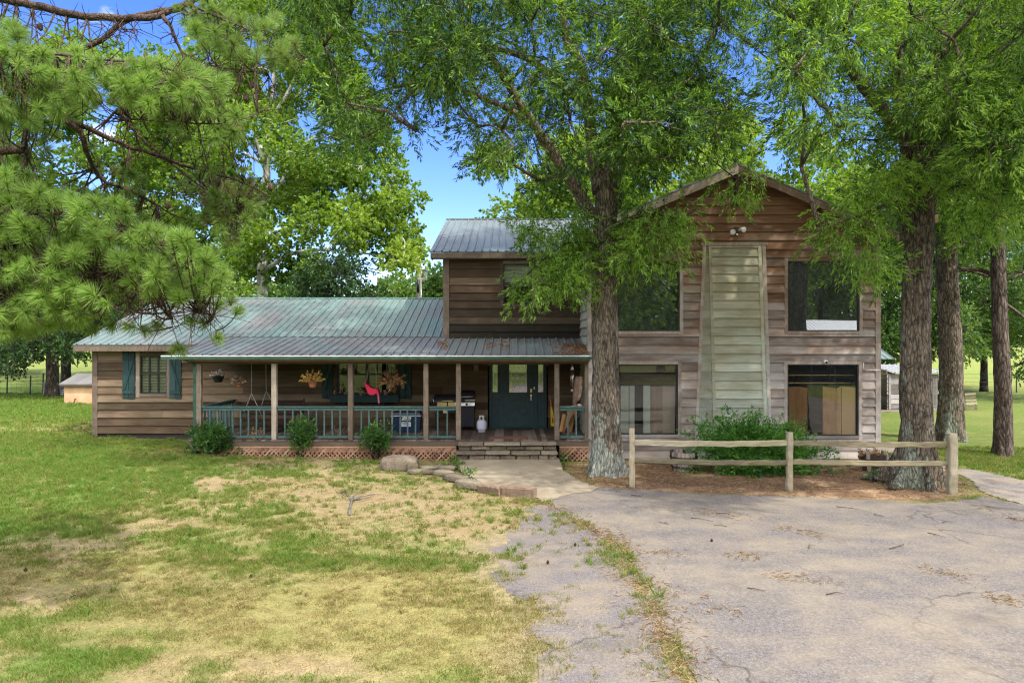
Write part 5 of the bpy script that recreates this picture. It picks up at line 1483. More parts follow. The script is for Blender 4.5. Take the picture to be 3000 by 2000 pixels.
# pine straw lying on mulch, drive edge and cracks
def litter(n, poly_list, seed):
    g = np.random.default_rng(seed); P = []
    for poly, k, jit in poly_list:
        xs_ = [p[0] for p in poly]; ys_ = [p[1] for p in poly]
        if jit is None:
            c = 0
            while c < k:
                x = g.uniform(min(xs_), max(xs_)); y = g.uniform(min(ys_), max(ys_))
                if inpoly(np.array([x]), np.array([y]), poly)[0]: P.append((x, y)); c += 1
        else:
            for _ in range(k):
                i = g.integers(0, len(poly) - 1); t = g.random()
                P.append((poly[i][0] * (1 - t) + poly[i + 1][0] * t + g.normal(0, jit), poly[i][1] * (1 - t) + poly[i + 1][1] * t + g.normal(0, jit)))
    P = np.array(P); n = len(P); a = g.random(n) * 6.283; L = g.uniform(.05, .13, n)
    z = ground_z(P[:, 0], P[:, 1]) + .018 + g.random(n) * .012
    d = np.stack([np.cos(a), np.sin(a), g.normal(0, .12, n)], 1); s_ = np.stack([-np.sin(a), np.cos(a), np.zeros(n)], 1) * .0032
    b = np.stack([P[:, 0], P[:, 1], z], 1); e = b + d * L[:, None]; m = (b + e) / 2; m[:, 2] += .01
    V = np.stack([b - s_, b + s_, m + s_, e, m - s_], 1).reshape(-1, 3)
    return npmesh('pine_straw', V, np.arange(len(V)).reshape(-1, 5), L_STRAW, None, False, np.clip(g.normal(.62, .25, n), 0, 1))
crack = [gp(*p) for p in ((1600, 1480), (1717, 1542), (1775, 1575), (1819, 1605), (1845, 1683), (1905, 1759), (1930, 1829), (1962, 1893), (2010, 2000))]
spots = [[gp(*p) for p in q] for q in (((1820, 1604), (1880, 1612), (1950, 1620), (2000, 1622)), ((2680, 1660), (2740, 1680), (2800, 1690), (2840, 1690)), ((2290, 1545), (2340, 1560), (2400, 1575)), ((2270, 1688), (2320, 1695), (2400, 1710)), ((1930, 1720), (2010, 1740), (2100, 1790), (2180, 1800)), ((2880, 1480), (2960, 1520), (3000, 1530)), ((2150, 1632), (2220, 1634)), ((2030, 1500), (2200, 1520)), ((2900, 1740), (2960, 1770)))]
lt = litter(0, [(mulch_poly, 5000, None), (crack, 600, .08), (crack, 1000, .24)] + [(s_, 70, .13) for s_ in spots] + [([gp(*p) for p in ((1640, 1400), (1760, 1400), (1840, 1430))], 1200, .22)], 3)
tag(lt, 'brown pine straw strewn over the mulch bed and along the crack in the drive', kind='stuff')
# ------------------------------------------------------------------ rail fence
M_FENCE = wood('split_rail', (.12, .10, .065), (.26, .22, .145), (.40, .35, .25), grain=(4, 40, 40), moss=(.20, .20, .08))
M_FPOST = wood('split_post', (.13, .11, .075), (.27, .23, .16), (.42, .37, .27), grain=(34, 34, 3), moss=(.2, .19, .09))
fp = [(1851, 1427, 1254), (2313, 1438, 1266), (2787, 1446, 1269)]
fence = thing('rail_fence', 'two rail split wood fence along the edge of the parking area', 'fence', (*gp(2313, 1438), 0))
fr = random.Random(4); fpp = []
for i, (px, pb, ptp) in enumerate(fp):
    x, y = gp(px, pb); zt = H - (ptp - CY) * y / F; fpp.append((x, y, zt))
    w = (.115, .13, .19)[i]
    b = MB(); b.rough((x, y, -.05), (x + (.0, .0, .02)[i] + fr.uniform(-.015, .015), y, zt), w, w, 14, .012, (0, 1, 0), rng=fr, chamfer=.25)
    b.build('fence_post', M_FPOST, fence)
for i in range(2):
    (x0, y0, _), (x1, y1, _) = fpp[i], fpp[i + 1]
    for pya, pyb, r_ in (((1295, 1297), (1296, 1301), .12), ((1349, 1356), (1353, 1358), .12)):
        a, c_ = (pya, pyb)[0], (pya, pyb)[1]
        pa = (pya[0], pyb[0])[i]; pb = (pya[1], pyb[1])[i]
        za = H - (pa - CY) * y0 / F; zb_ = H - (pb - CY) * y1 / F
        b = MB(); b.rough((x0 + .05, y0 + .02, za), (x1 - .05, y1 + .02, zb_), .075, r_, 22, .013, (0, 0, 1), rng=fr, bow=fr.uniform(-.03, .03), chamfer=.35)
        b.build('rail', M_FENCE, fence)

# ------------------------------------------------------------------ stones, steps, edging
ms = M_('field_stone'); n1_ = ms.noise(3, 6, ms.coord(), .65); n2_ = ms.noise(28, 5, ms.coord(), .7); tt_ = ms.attr('tint')
c = ms.ramp(ms.math('ADD', ms.math('MULTIPLY', n1_, .6), ms.math('MULTIPLY', tt_, .4)), [(.25, (.11, .085, .065)), (.5, (.225, .18, .135)), (.75, (.34, .28, .21))])
c = ms.mix(1.0, c, ms.ramp(n2_, [(.3, (.6, .6, .6)), (.7, (1.25, 1.25, 1.25))]), 'MULTIPLY')
c = ms.mix(ms.math('MULTIPLY', ms.ramp(ms.noise(1.6, 4, ms.coord(loc=(5, 2, 1))), [(.5, (0, 0, 0)), (.68, (1, 1, 1))]), .5), c, (.15, .15, .08))
M_STONE = ms.done(ms.bsdf(c, .92, 0, n2_, .7, .02, .2))
M_MORTAR = plain('mortar', (.06, .05, .04), .95, var=.3)
st = thing('stone_steps', 'grey stone steps of rough blocks and slabs leading up to the porch', 'steps', (.0, 19.2, .14))
sr = random.Random(9)
xa, xb = (1338 - CX) * 19.2 / F, (1633 - CX) * 19.2 / F
def course(name, xa, xb, y0, y1, z0, z1, wmin, wmax, jit):
    b = MB(); x = xa
    while x < xb - .02:
        w = sr.uniform(wmin, wmax)
        if xb - x - w < wmin * .6: w = xb - x
        h = z1 - z0
        b.rough((x + .016, (y0 + y1) / 2 + sr.uniform(-.012, .012), (z0 + z1) / 2), (x + w - .016, (y0 + y1) / 2 + sr.uniform(-.012, .012), (z0 + z1) / 2 + sr.uniform(-.006, .006)), y1 - y0, h - .02, 7, jit * 1.5, (0, 0, 1), rng=sr, chamfer=.16, tint=sr.random())
        x += w
    return b.build(name, M_STONE, st)
MB().box(xa + .03, xb - .03, 19.12, 19.60, .12, .29).build('mortar_core', M_MORTAR, st)
MB().box(xa + .03, xb - .03, 19.38, 19.60, .29, .53).build('mortar_core', M_MORTAR, st)
course('riser', xa + .01, xb - .01, 19.06, 19.40, .12, .275, .22, .46, .008)
course('tread', xa - .04, xb, 18.98, 19.42, .275, .365, .6, 1.1, .008)
course('riser', xa + .04, xb - .02, 19.32, 19.6, .365, .49, .25, .6, .008)
course('tread', xa + .02, xb - .01, 19.25, 19.62, .49, .588, .7, 1.2, .007)

b = MB(); q = gp(1167, 1376, .05); b.rock((q[0], q[1] + .15, .18), (.50, .36, .215), 41, .5, .10, 4, .5)
o = b.build('boulder', M_STONE, None, (q[0], q[1] + .15, 0)); tag(o, 'big flat topped tan boulder at the edge of the porch bed', 'boulder')
for i, (px, py, rx, ry, rz, yw, lab) in enumerate(((1208, 1378, .16, .14, .15, .2, 'upright broken stone leaning against the big boulder'), (1222, 1383, .24, .14, .06, .5, 'flat grey slab lying in front of the big boulder'),
        (1262, 1370, .30, .16, .045, .3, 'thin flat stone in the border between boulder and walk'), (1252, 1384, .20, .12, .05, .2, 'small slab in the border just off the flat grey slab'), (1310, 1372, .24, .18, .07, .0, 'wide flat border stone touching the walk corner'),
        (1300, 1388, .28, .16, .07, -.5, 'border stone where the edging turns along the walk'), (1336, 1404, .36, .17, .10, -.6, 'grey stone block edging the walk, sloping toward the drive'), (1372, 1423, .34, .16, .11, -.55, 'mossy stone block edging the walk near its middle'))):
    q = gp(px, py, .06); b = MB(); b.rock((0, 0, 0), (rx, ry, rz), 50 + i, .55, .1, 3, (i * .37) % 1)
    o = b.build('border_stone', M_STONE, None, (0, 0, 0)); o.location = (q[0], q[1], .06 + rz * .4); o.rotation_euler = (0, 0, yw)
    tag(o, lab, 'stone', 'flat stones edging the walk')
M_LOG = wood('curb_stone', (.16, .11, .075), (.28, .20, .145), (.40, .31, .23), grain=(3, 12, 12))
for (pa, pb, h, lab) in (((1405, 1440), (1468, 1451), .20, 'rough tan curb piece in the walk edging next to the long one'), ((1470, 1449), (1568, 1459), .24, 'long square ended curb piece at the drive end of the walk')):
    a = gp(*pa); c_ = gp(*pb); b = MB(); b.rough((a[0], a[1], h * .42), (c_[0], c_[1], h * .45), .2, h, 12, .02, (0, 0, 1), rng=sr, chamfer=.2)
    o = b.build('curb_block', M_LOG, None, ((a[0] + c_[0]) / 2, (a[1] + c_[1]) / 2, 0)); tag(o, lab, 'curb')

# ------------------------------------------------------------------ half barrels
M_STAVE = wood('barrel_stave', (.06, .045, .035), (.17, .135, .11), (.36, .31, .27), grain=(30, 30, 4), tintk=.9)
def barrel(px, py, r, h, label, broken):
    x, y = gp(px, py); t = thing('half_barrel', label, 'planter', (x, y, 0)); n = 22
    for k in range(n):
        a0 = 2 * math.pi * k / n + .02; a1 = 2 * math.pi * (k + 1) / n - .02; hh = h * R.uniform(.97, 1.03)
        out = 0
        if broken and math.cos((a0 + a1) / 2 - .0) > .35: hh *= R.uniform(.85, 1.12); out = R.uniform(.02, .09)
        b = MB(); V = []
        for z, rr in ((0, r * .82), (h * .35, r * .93), (h * .7, r * .99), (hh, r)):
            for a, q in ((a0, 1), (a1, 1), (a1, .9), (a0, .9)):
                V.append((x + (rr * q + out * (1 - z / h)) * math.cos(a), y + (rr * q + out * (1 - z / h)) * math.sin(a), z))
        Fc = [(3, 2, 1, 0), (12, 13, 14, 15)]
        for i in range(3):
            for j in range(4):
                Fc.append((i * 4 + j, i * 4 + (j + 1) % 4, (i + 1) * 4 + (j + 1) % 4, (i + 1) * 4 + j))
        b.add(V, Fc); b.build('stave', M_STAVE, t)
    for z, rr in ((h * .22, .905), (h * .72, 1.0)):
        if broken and z < h * .5: continue
        b = MB(); N = 40; V = []; Fc = []
        for k in range(N):
            a = 2 * math.pi * k / N; dz = .03 * math.sin(a) if broken else 0
            for zz, q in ((-.022, 1.005), (.022, 1.01), (.022, 1.03), (-.022, 1.03)): V.append((x + r * rr * q * math.cos(a), y + r * rr * q * math.sin(a), z + zz + dz))
        for k in range(N):
            for j in range(4):
                k2 = (k + 1) % N; Fc.append((k * 4 + j, k2 * 4 + j, k2 * 4 + (j + 1) % 4, k * 4 + (j + 1) % 4))
        b.add(V, Fc); b.build('hoop', plain('rusty_hoop', (.055, .035, .03), .8, .3), t)
    MB().lathe([(.001, h * .7), (r * .88, h * .72), (r * .8, 0)], (x, y, 0), 20).build('soil', plain('soil', (.06, .04, .03), .95), t)
    return t
barrel(2003, 1376, .36, .50, 'dark half barrel planter tucked by the juniper under the window', False)
br_ = barrel(2560, 1377, .37, .46, 'broken half barrel with splayed staves and dry stems at the gable corner', True)
g = np.random.default_rng(8)
bx, by = gp(2560, 1377)
P = np.stack([bx + g.normal(0, .14, 14), by + g.normal(0, .12, 14), np.full(14, .38)], 1); D = np.stack([g.normal(0, .6, 14), g.normal(0, .5, 14), np.full(14, .5)], 1)
o = leaves('dry_stems', 'shrub', P, D, g, L_TAN, None, 1.6, .7); tag(o, 'dry plant stems in the broken half barrel', 'dry plant')

# ------------------------------------------------------------------ shrubs
def shrub(name, label, px, py, cl, kind, lm, per, scale, tint0, seed, stems=6, group=None, z=.1, stemm=None, cat='shrub', droop=-.1):
    g = np.random.default_rng(seed); x, y = gp(px, py, z); t = thing(name, label, cat, (x, y, z), group)
    C_ = np.array([(x + a, y + b_, z + c_, r) for a, b_, c_, r in cl])
    b = MB()
    for k in range(stems):
        c_ = C_[g.integers(0, len(C_)), :3]; s0 = np.array([x + g.normal(0, .06), y + g.normal(0, .06), z - .03])
        m = (s0 + c_) / 2 + g.normal(0, .05, 3); b.tube([s0, m, c_], [.014, .010, .005], 5)
        for _ in range(4):
            e = c_ + g.normal(0, .12, 3); b.tube([m, (m + e) / 2 + g.normal(0, .03, 3), e], [.007, .005, .003], 4)
    b.build('stems', stemm or B_DARK, t)
    P, D, T = clump_sprays(C_, per, g, droop, .9)
    leaves('foliage', kind, P, D, g, lm, t, scale, tint0, .35, clump_t=T)
    return t


def ball(n, rx, ry, rz, zc, r, seed):
    g = np.random.default_rng(seed); o = []
    for _ in range(n):
        d = g.normal(0, 1, 3); d /= np.linalg.norm(d); d *= g.random() ** .4
        o.append((d[0] * rx, d[1] * ry, max(r * .6, zc + d[2] * rz), g.uniform(.7, 1.2) * r))
    return o
G_ = 'green shrubs along the porch lattice'
shrub('boxwood', 'widest green shrub, at the porch corner by the downspout', 625, 1340, ball(44, .60, .42, .34, .54, .17, 1) + [(.5, .0, .25, .13), (-.62, 0, .2, .14), (-.5, 0, .3, .14)], 'shrub', L_SHR, 1400, 1.0, .45, 1, 8, G_, .1)
shrub('boxwood', 'upright oval green shrub on bare stems between the second and third porch posts', 880, 1341, ball(24, .26, .26, .34, .66, .14, 2) + [(.05, 0, 1.08, .09), (-.1, 0, 1.02, .1), (.22, 0, .9, .1)], 'shrub', L_SHR, 1600, 1.0, .55, 2, 8, G_, .1)
shrub('boxwood', 'loose green shrub with stray shoots next to the third porch post', 1103, 1343, ball(26, .42, .3, .27, .56, .14, 3) + [(.36, 0, .85, .09), (-.1, 0, .86, .1), (.05, 0, .88, .09), (-.35, 0, .7, .1)], 'shrub', L_SHR, 1300, 1.0, .48, 3, 9, G_, .1)
shrub('juniper', 'dark feathery juniper bush spreading at the foot of the chimney chase', 2215, 1385, ball(80, 1.15, .42, .46, .52, .22, 4) + [(-1.3, .3, .95, .2), (-1.45, .3, .75, .17), (-1.1, .3, 1.12, .18), (-.5, .2, 1.22, .2), (-.25, .2, 1.3, .17), (-.75, .2, 1.15, .2), (.1, .2, 1.18, .2), (.5, .2, 1.05, .2), (.95, .1, .95, .18), (1.2, .1, .82, .15), (1.3, 0, .5, .22), (1.5, 0, .35, .2), (1.7, 0, .2, .17), (1.85, 0, .12, .12), (-.9, .1, .5, .25), (1.0, 0, .3, .25), (-1.25, .2, .45, .2)], 'juni', L_JUN, 640, 1.4, .58, 4, 10, None, 0)
shrub('dead_shrub', 'bushy dry tan shrub beside the second porch post', 755, 1336, ball(16, .26, .18, .22, .58, .13, 5), 'shrub', L_TAN, 330, 1.0, .5, 5, 16, 'dead shrubs along the porch', .1, plain('dry_stem', (.30, .18, .10), .9))
shrub('dead_shrub', 'thin dry shrub of bare twigs just before the third porch post', 985, 1336, ball(10, .30, .12, .2, .62, .10, 6), 'shrub', L_TAN, 130, .8, .35, 6, 12, 'dead shrubs along the porch', .1, plain('dry_stem', (.24, .16, .11), .9))
W_ = 'low weeds by the porch and walk'
for i, (px, py, s_, lab) in enumerate(((1330, 1372, .17, 'leafy weed at the corner of steps and walk'), (1373, 1404, .15, 'weed growing out of the walk edging stones'), (1647, 1346, .16, 'weed below the lattice at the far side of the steps'), (825, 1332, .18, 'low green weed between tan shrub and oval shrub'), (1015, 1330, .18, 'green weed before the lattice by the third post'),
                                      (1205, 1326, .16, 'green weed behind the big boulder'), (1177, 1300, .14, 'sprig growing up past the porch floor edge'), (2563, 1410, .11, 'seedling near the roots of the flared oak'), (690, 1345, .22, 'low green sprout at the foot of the widest shrub'), (2030, 1385, .2, 'strappy grass clump by the dark half barrel'))):
    shrub('weed', lab, px, py, [(0, 0, s_ * .6, s_), (s_ * .5, 0, s_ * .5, s_ * .7), (-s_ * .5, 0, s_ * .5, s_ * .7)], 'shrub', L_SHR, 600, 1.2, .72, 40 + i, 3, W_, .05 if px < 1900 else 0, None, 'weed')

# ------------------------------------------------------------------ things on the porch
def basket(name, label, px, py, Y, pot, lm, n, tint, spread, seed, kind='shrub', sc=1.2, droop=.2, pr=.13, ph=.16):
    g = np.random.default_rng(seed); c = at(px, py, Y); t = thing(name, label, 'plant', (c.x, c.y, c.z - ph), 'hanging baskets under the porch roof')
    MB().lathe([(pr * .62, -ph), (pr * .8, -ph * .6), (pr, 0), (pr * 1.06, 0), (pr * 1.06, .02), (pr * .95, .02), (pr * .9, -.02), (.001, -.02)], c, 18).build('pot', pot, t)
    b = MB()
    for k in range(3):
        a = k * 2.1 + .4; b.tube([(c.x + pr * math.cos(a), c.y + pr * math.sin(a), c.z + .01), (c.x, c.y, 2.5), ], .0035, 4)
    b.tube([(c.x, c.y, 2.5), (c.x, c.y, 2.93)], .004, 4); b.build('hanger', M_BLACK, t)
    d = g.normal(0, 1, (n, 3)); d[:, 2] = np.abs(d[:, 2]) * .8 - droop; d /= np.linalg.norm(d, axis=1, keepdims=True)
    P = np.array([c.x, c.y, c.z + .03]) + d * (spread * g.random(n)[:, None] ** .6) * np.array([1, 1, .6])
    leaves('flowers', kind, P, d, g, lm, t, sc, tint, .5)
T_POT = plain('terracotta', (.36, .15, .08), .85)
basket('hanging_basket', 'dark hanging pot of small white flowers, closest to the porch corner', 639, 1103, 20.9, plain('dark_pot', (.022, .024, .03), .5), L_FLO, 30, .8, .16, 1, 'flower', 1.0, -.1, .17, .17)
basket('hanging_basket', 'hanging pot of faded pale blooms beside the swing rope', 700, 1122, 20.6, T_POT, L_FLO, 36, .45, .19, 2, 'flower', 1.0, .1, .12, .13)
basket('hanging_basket', 'hanging basket of golden dry leaves and terracotta lumps, sunlit', 916, 1118, 19.95, T_POT, L_YEL, 60, .6, .19, 3, 'shrub', 1.1, .05, .13, .17)
basket('hanging_basket', 'spiky reddish brown hanging plant before the window box', 1147, 1118, 20.2, plain('fibre_pot', (.22, .12, .07), .9), L_TAN, 60, .45, .18, 4, 'shrub', 1.4, .35, .14, .17)
g = np.random.default_rng(12)
for i, (px, lab) in enumerate(((985, 'first faded plant at the shutter end of the window box, pale blooms'), (1003, 'white blooms in the window box before the third porch post'), (1055, 'pale flowers in the window box just past the third porch post'), (1070, 'flowers in the window box behind the pink swing'), (1137, 'greyish white blooms in the window box below the spiky basket'), (1158, 'trailing dry plant at the far end of the window box'))):
    n = 9; P = np.stack([gX(px) + g.normal(0, .05, n), YW - .17 + g.normal(0, .05, n), gZ(1154) + np.abs(g.normal(0, .08, n))], 1); D = g.normal(0, 1, (n, 3)); D[:, 2] += .8
    o = leaves('box_flowers', 'flower', P, D, g, L_FLO if i < 5 else L_TAN, None, 1.1, .35, .7); tag(o, lab, 'flowers', 'plants in the window box')

sw_c = at(860, 1215, 20.9)
sw = thing('porch_swing', 'dark slatted wooden bench swing hung on pale ropes at the railing corner', 'porch swing', (sw_c.x, 20.9, PF))
M_SWING = wood('dark_swing_wood', (.03, .018, .012), (.075, .04, .026), (.13, .075, .05), grain=(3, 20, 20))
sx0, sx1 = at(712, 0, 20.9).x, at(880, 0, 20.9).x
b = MB()
for k in range(6): b.box(sx0, sx1, 20.72 + k * .075, 20.78 + k * .075, 1.02, 1.045)
b.build('seat', M_SWING, sw); b = MB()
for k in range(6): b.bar((sx0, 21.16 + k * .03, 1.10 + k * .095), (sx1, 21.16 + k * .03, 1.10 + k * .095), .03, .075, (0, 0, 1))
for x in (sx0 + .03, sx1 - .03): b.bar((x, 21.14, 1.0), (x, 21.36, 1.66), .05, .05, (0, 1, 0))
b.build('backrest', M_SWING, sw)
for x in (sx0 - .0, sx1 + .0):
    b = MB(); b.box(x - .03, x + .03, 20.7, 21.2, 1.26, 1.30); b.box(x - .03, x + .03, 20.72, 20.77, 1.0, 1.26); b.build('armrest', M_SWING, sw)
for pxs, yy in (((737, 1062), (736, 1150), (720, 1204), (769, 1222)), ((779, 1064), (781, 1146), (760, 1195), (797, 1175))), :
    pass
for (tp, md, l0, l1), Yr_ in (((((737, 1060), (737, 1152), (715, 1207), (770, 1223))), 20.72), (((779, 1060), (780, 1145), (762, 1200), (799, 1180)), 21.25)):
    b = MB(); m_ = at(*md, Yr_); b.tube([at(*tp, Yr_) + Vector((0, 0, .2)), m_], .011, 6); b.tube([m_, at(*l0, Yr_ - .06)], .010, 6); b.tube([m_, at(*l1, Yr_ + .06)], .010, 6)
    b.build('rope', M_ROPE, sw)

M_PINK = plain('pink_plastic', (.75, .03, .10), .35, var=.1, scale=4, bump=.02)
tc = at(1090, 1140, 20.5); ts = thing('toddler_swing', 'bright pink plastic toddler swing hanging in front of the window', 'child swing', tuple(tc))
out_ = [(1070, 1121), (1074, 1120.5), (1081, 1128), (1090, 1135), (1100, 1137), (1107, 1138), (1111, 1147), (1112, 1157), (1107, 1157), (1105, 1150), (1098, 1155), (1088, 1156), (1082, 1153), (1076, 1139)]
b = MB(); V = []
for yo in (-.13, .13): V += [tuple(at(x, y, 20.5) + Vector((0, yo, 0))) for x, y in out_]
N = len(out_); b.add(V, [tuple(range(N)), tuple(range(2 * N - 1, N - 1, -1))] + [(i, N + i, N + (i + 1) % N, (i + 1) % N) for i in range(N)])
b.build('seat', M_PINK, ts)
b = MB(); b.tube([at(1108.5, 1156, 20.5), at(1109, 1170, 20.5), at(1110, 1176, 20.5)], [.028, .024, .03], 10); b.tube([at(1110, 1176, 20.5), at(1110, 1182, 20.5)], [.03, .02], 10)
b.build('leg_divider', plain('pale_pink_plastic', (.75, .2, .33), .4), ts)
for a, tp in (((1072, 1121), (1086, 1062)), ((1107, 1139), (1097, 1062))):
    for yo in (-.1, .1): MB().tube([at(*tp, 20.5) + Vector((0, yo * .2, .16)), at(*a, 20.5) + Vector((0, yo, 0))], .007, 6).build('rope', M_ROPE, ts)

# cooler
M_NAVY = plain('navy_plastic', (.018, .03, .075), .4, var=.2)
xa, xb = at(1149, 0, 21.3).x, at(1235, 0, 21.3).x
co = thing('cooler', 'navy blue picnic cooler with white lid seam behind the railing', 'cooler', ((xa + xb) / 2, 21.3, PF))
zt = H - (1217 - CY) * 21.3 / F
b = MB(); b.hexa([(xa + .05, 21.13, PF), (xb - .05, 21.13, PF), (xb - .05, 21.5, PF), (xa + .05, 21.5, PF), (xa + .02, 21.1, zt), (xb - .02, 21.1, zt), (xb - .02, 21.55, zt), (xa + .02, 21.55, zt)]); b.build('body', M_NAVY, co)
MB().box(xa - .01, xb + .01, 21.07, 21.57, zt, zt + .018).build('lid_seam', M_WHITEP, co)
b = MB(); b.hexa([(xa, 21.08, zt + .019), (xb, 21.08, zt + .019), (xb, 21.57, zt + .019), (xa, 21.57, zt + .019), (xa + .03, 21.11, zt + .11), (xb - .03, 21.11, zt + .11), (xb - .03, 21.54, zt + .11), (xa + .03, 21.54, zt + .11)]); b.build('lid', M_NAVY, co)


def lettering(name, txt, loc, size, mat, parent):
    cu = bpy.data.curves.new(name, 'FONT'); cu.body = txt; cu.size = size; cu.extrude = .002; cu.align_x = 'CENTER'; cu.shear = .15
    o = bpy.data.objects.new(name, cu); C.objects.link(o)
    dg = bpy.context.evaluated_depsgraph_get(); me = bpy.data.meshes.new_from_object(o.evaluated_get(dg)); bpy.data.objects.remove(o)
    V = np.array([(loc[0] + v.co.x, loc[1] - v.co.z, loc[2] + v.co.y) for v in me.vertices]); Fc = [list(p.vertices) for p in me.polygons]
    return npmesh(name, V, Fc, mat, parent)


px2 = lambda p: at(p, 0, 21.1).x; pz2 = lambda p: H - (p - CY) * 21.1 / F
plate = MB(); plate.hexa([(px2(1176), 21.095, pz2(1231)), (px2(1203), 21.095, pz2(1231)), (px2(1203), 21.12, pz2(1231)), (px2(1176), 21.12, pz2(1231)), (px2(1178), 21.088, pz2(1221)), (px2(1205), 21.088, pz2(1221)), (px2(1205), 21.12, pz2(1221)), (px2(1178), 21.12, pz2(1221))])
lp_ = plate.build('name_plate', M_WHITEP, co)
lettering('lettering', 'Coleman', (px2(1190.5), 21.086, pz2(1229)), .085, M_NAVY, lp_)
plate = MB(); plate.box(px2(1176), px2(1204), 21.098, 21.12, pz2(1249), pz2(1236)); lb = plate.build('label', M_WHITEP, co)
b = MB(); b.box(px2(1178), px2(1192), 21.094, 21.097, pz2(1240.5), pz2(1238)); b.box(px2(1178), px2(1202), 21.094, 21.097, pz2(1244), pz2(1242)); b.build('print', plain('blue_print', (.12, .2, .5), .5), lb)

# griddle with yellow front, gas grill, propane tank
gq = lambda cxp, cyp: (1220 + cxp / 5.227, 1020 + cyp / 5.227)
YB = 21.5
def gpnt(cxp, cyp, Y=YB): return at(*gq(cxp, cyp), Y)
def gbox(mb, x0, x1, y0, y1, Ya, Yb_):  # crop pixels at depth Ya
    a = gpnt(x0, y1, Ya); c_ = gpnt(x1, y0, Ya); mb.box(a.x, c_.x, Ya, Yb_, a.z, c_.z); return mb
gd = thing('charcoal_grill', 'black barrel cooker with yellow front boxes standing behind the railing', 'grill', (gpnt(440, 0).x, YB + .25, PF))
b = MB(); a = gpnt(270, 830, YB); c_ = gpnt(600, 650, YB)
N = 10; V = []
for k in range(N + 1):
    th = math.pi * k / N
    for x in (a.x, c_.x): V.append((x, YB + .3 - .28 * math.cos(th), a.z + .24 * math.sin(th)))
b.add(V, [(2 * k, 2 * k + 1, 2 * k + 3, 2 * k + 2) for k in range(N)] + [tuple(range(0, 2 * N + 2, 2)), tuple(range(2 * N + 1, 0, -2)), (0, 2 * N, 2 * N + 1, 1)], .5); b.build('lid', M_BLACK, gd)
gbox(MB(), 385, 560, 797, 812, YB - .05, YB - .02).build('handle', M_CHROME, gd)
gbox(MB(), 300, 610, 822, 990, YB + .02, YB + .55).build('firebox', M_BLACK, gd)
M_YEL = plain('yellow_box', (.62, .46, .16), .6, var=.25, scale=5)
for q in ((320, 465, 826, 902), (485, 606, 826, 902), (412, 478, 940, 992)): gbox(MB(), *q, YB - .03, YB + .018).build('front_box', M_YEL, gd)
for x in (290, 600):
    a = gpnt(x, 0, YB)
    for y in (YB + .06, YB + .5): MB().bar((a.x, y, PF), (a.x, y, PF + .58), .035, .035, (0, 1, 0)).build('leg', M_BLACK, gd)
b = MB(); a = gpnt(275, 0); b.tube([(a.x - .03, YB + .1, gpnt(0, 885).z), (a.x - .03, YB + .1, gpnt(0, 745).z)], .018, 8); b.build('chimney', M_CHROME, gd)
gg = thing('gas_grill', 'black gas grill with silver control shelf next to the white tank', 'grill', (gpnt(770, 0).x, YB + .25, PF))
b = MB(); a = gpnt(620, 760, YB); c_ = gpnt(880, 640, YB); V = []
for k in range(N + 1):
    th = math.pi * k / N
    for x in (a.x, c_.x): V.append((x, YB + .28 - .25 * math.cos(th), a.z + .22 * math.sin(th)))
b.add(V, [(2 * k, 2 * k + 1, 2 * k + 3, 2 * k + 2) for k in range(N)] + [tuple(range(0, 2 * N + 2, 2)), tuple(range(2 * N + 1, 0, -2)), (0, 2 * N, 2 * N + 1, 1)], .5); hood = b.build('hood', M_BLACK, gg)
b = MB(); b.tube([gpnt(680, 742, YB - .06), gpnt(878, 742, YB - .06)], .014, 8); b.build('handle', M_CHROME, hood)
b = MB(); p = [gpnt(600, 880, YB - .08), gpnt(892, 880, YB - .08), gpnt(892, 880, YB - .08) + Vector((0, .1, 0)), gpnt(600, 880, YB - .08) + Vector((0, .1, 0))]
b.hexa([tuple(v) for v in p] + [tuple(gpnt(600, 828, YB - .04)), tuple(gpnt(892, 828, YB - .04)), tuple(gpnt(892, 828, YB - .04) + Vector((0, .1, 0))), tuple(gpnt(600, 828, YB - .04) + Vector((0, .1, 0)))])
pan = b.build('control_panel', plain('steel', (.6, .6, .6), .3, .9, .1), gg)
for x in (655, 770): MB().tube([gpnt(x, 855, YB - .07), gpnt(x, 855, YB - .12)], [.038, .03], 14).build('knob', M_BLACK, pan)
gbox(MB(), 745, 895, 790, 803, YB - .10, YB + .3).build('side_shelf', plain('steel', (.6, .6, .6), .3, .9, .1), gg)
gbox(MB(), 610, 885, 765, 815, YB + .03, YB + .5).build('firebox', M_BLACK, gg)
gbox(MB(), 630, 880, 890, 1195, YB + .02, YB + .5).build('cabinet', plain('navy_black', (.012, .013, .022), .5), gg)
tp = at(1411, 1250, 21.35); tk = thing('propane_tank', 'white propane tank on the porch boards by the door', 'gas tank', (tp.x, 21.35, PF))
MB().lathe([(.10, 0), (.115, 0), (.115, .03)], (tp.x, 21.35, PF), 24).build('foot_ring', M_WHITEP, tk)
MB().lathe([(.04, .02), (.12, .045), (.152, .10), (.155, .15), (.155, .26), (.148, .31), (.11, .36), (.04, .385), (.001, .39)], (tp.x, 21.35, PF), 28).build('body', plain('tank_paint', (.62, .64, .78), .4, var=.06), tk)
b = MB(); NN = 22; V = []; Fc = []
for k in range(NN):
    th = .6 + (2 * math.pi - 1.2) * k / (NN - 1) + math.pi / 2 * 3
    for z in (.375, .50): V.append((tp.x + .085 * math.cos(th), 21.35 + .085 * math.sin(th), PF + z)); V.append((tp.x + .078 * math.cos(th), 21.35 + .078 * math.sin(th), PF + z))
for k in range(NN - 1):
    i, j = k * 4, k * 4 + 4
    Fc += [(i, j, j + 2, i + 2), (i + 3, j + 3, j + 1, i + 1), (i + 2, j + 2, j + 3, i + 3)]
b.add(V, Fc); b.build('collar', M_WHITEP, tk)
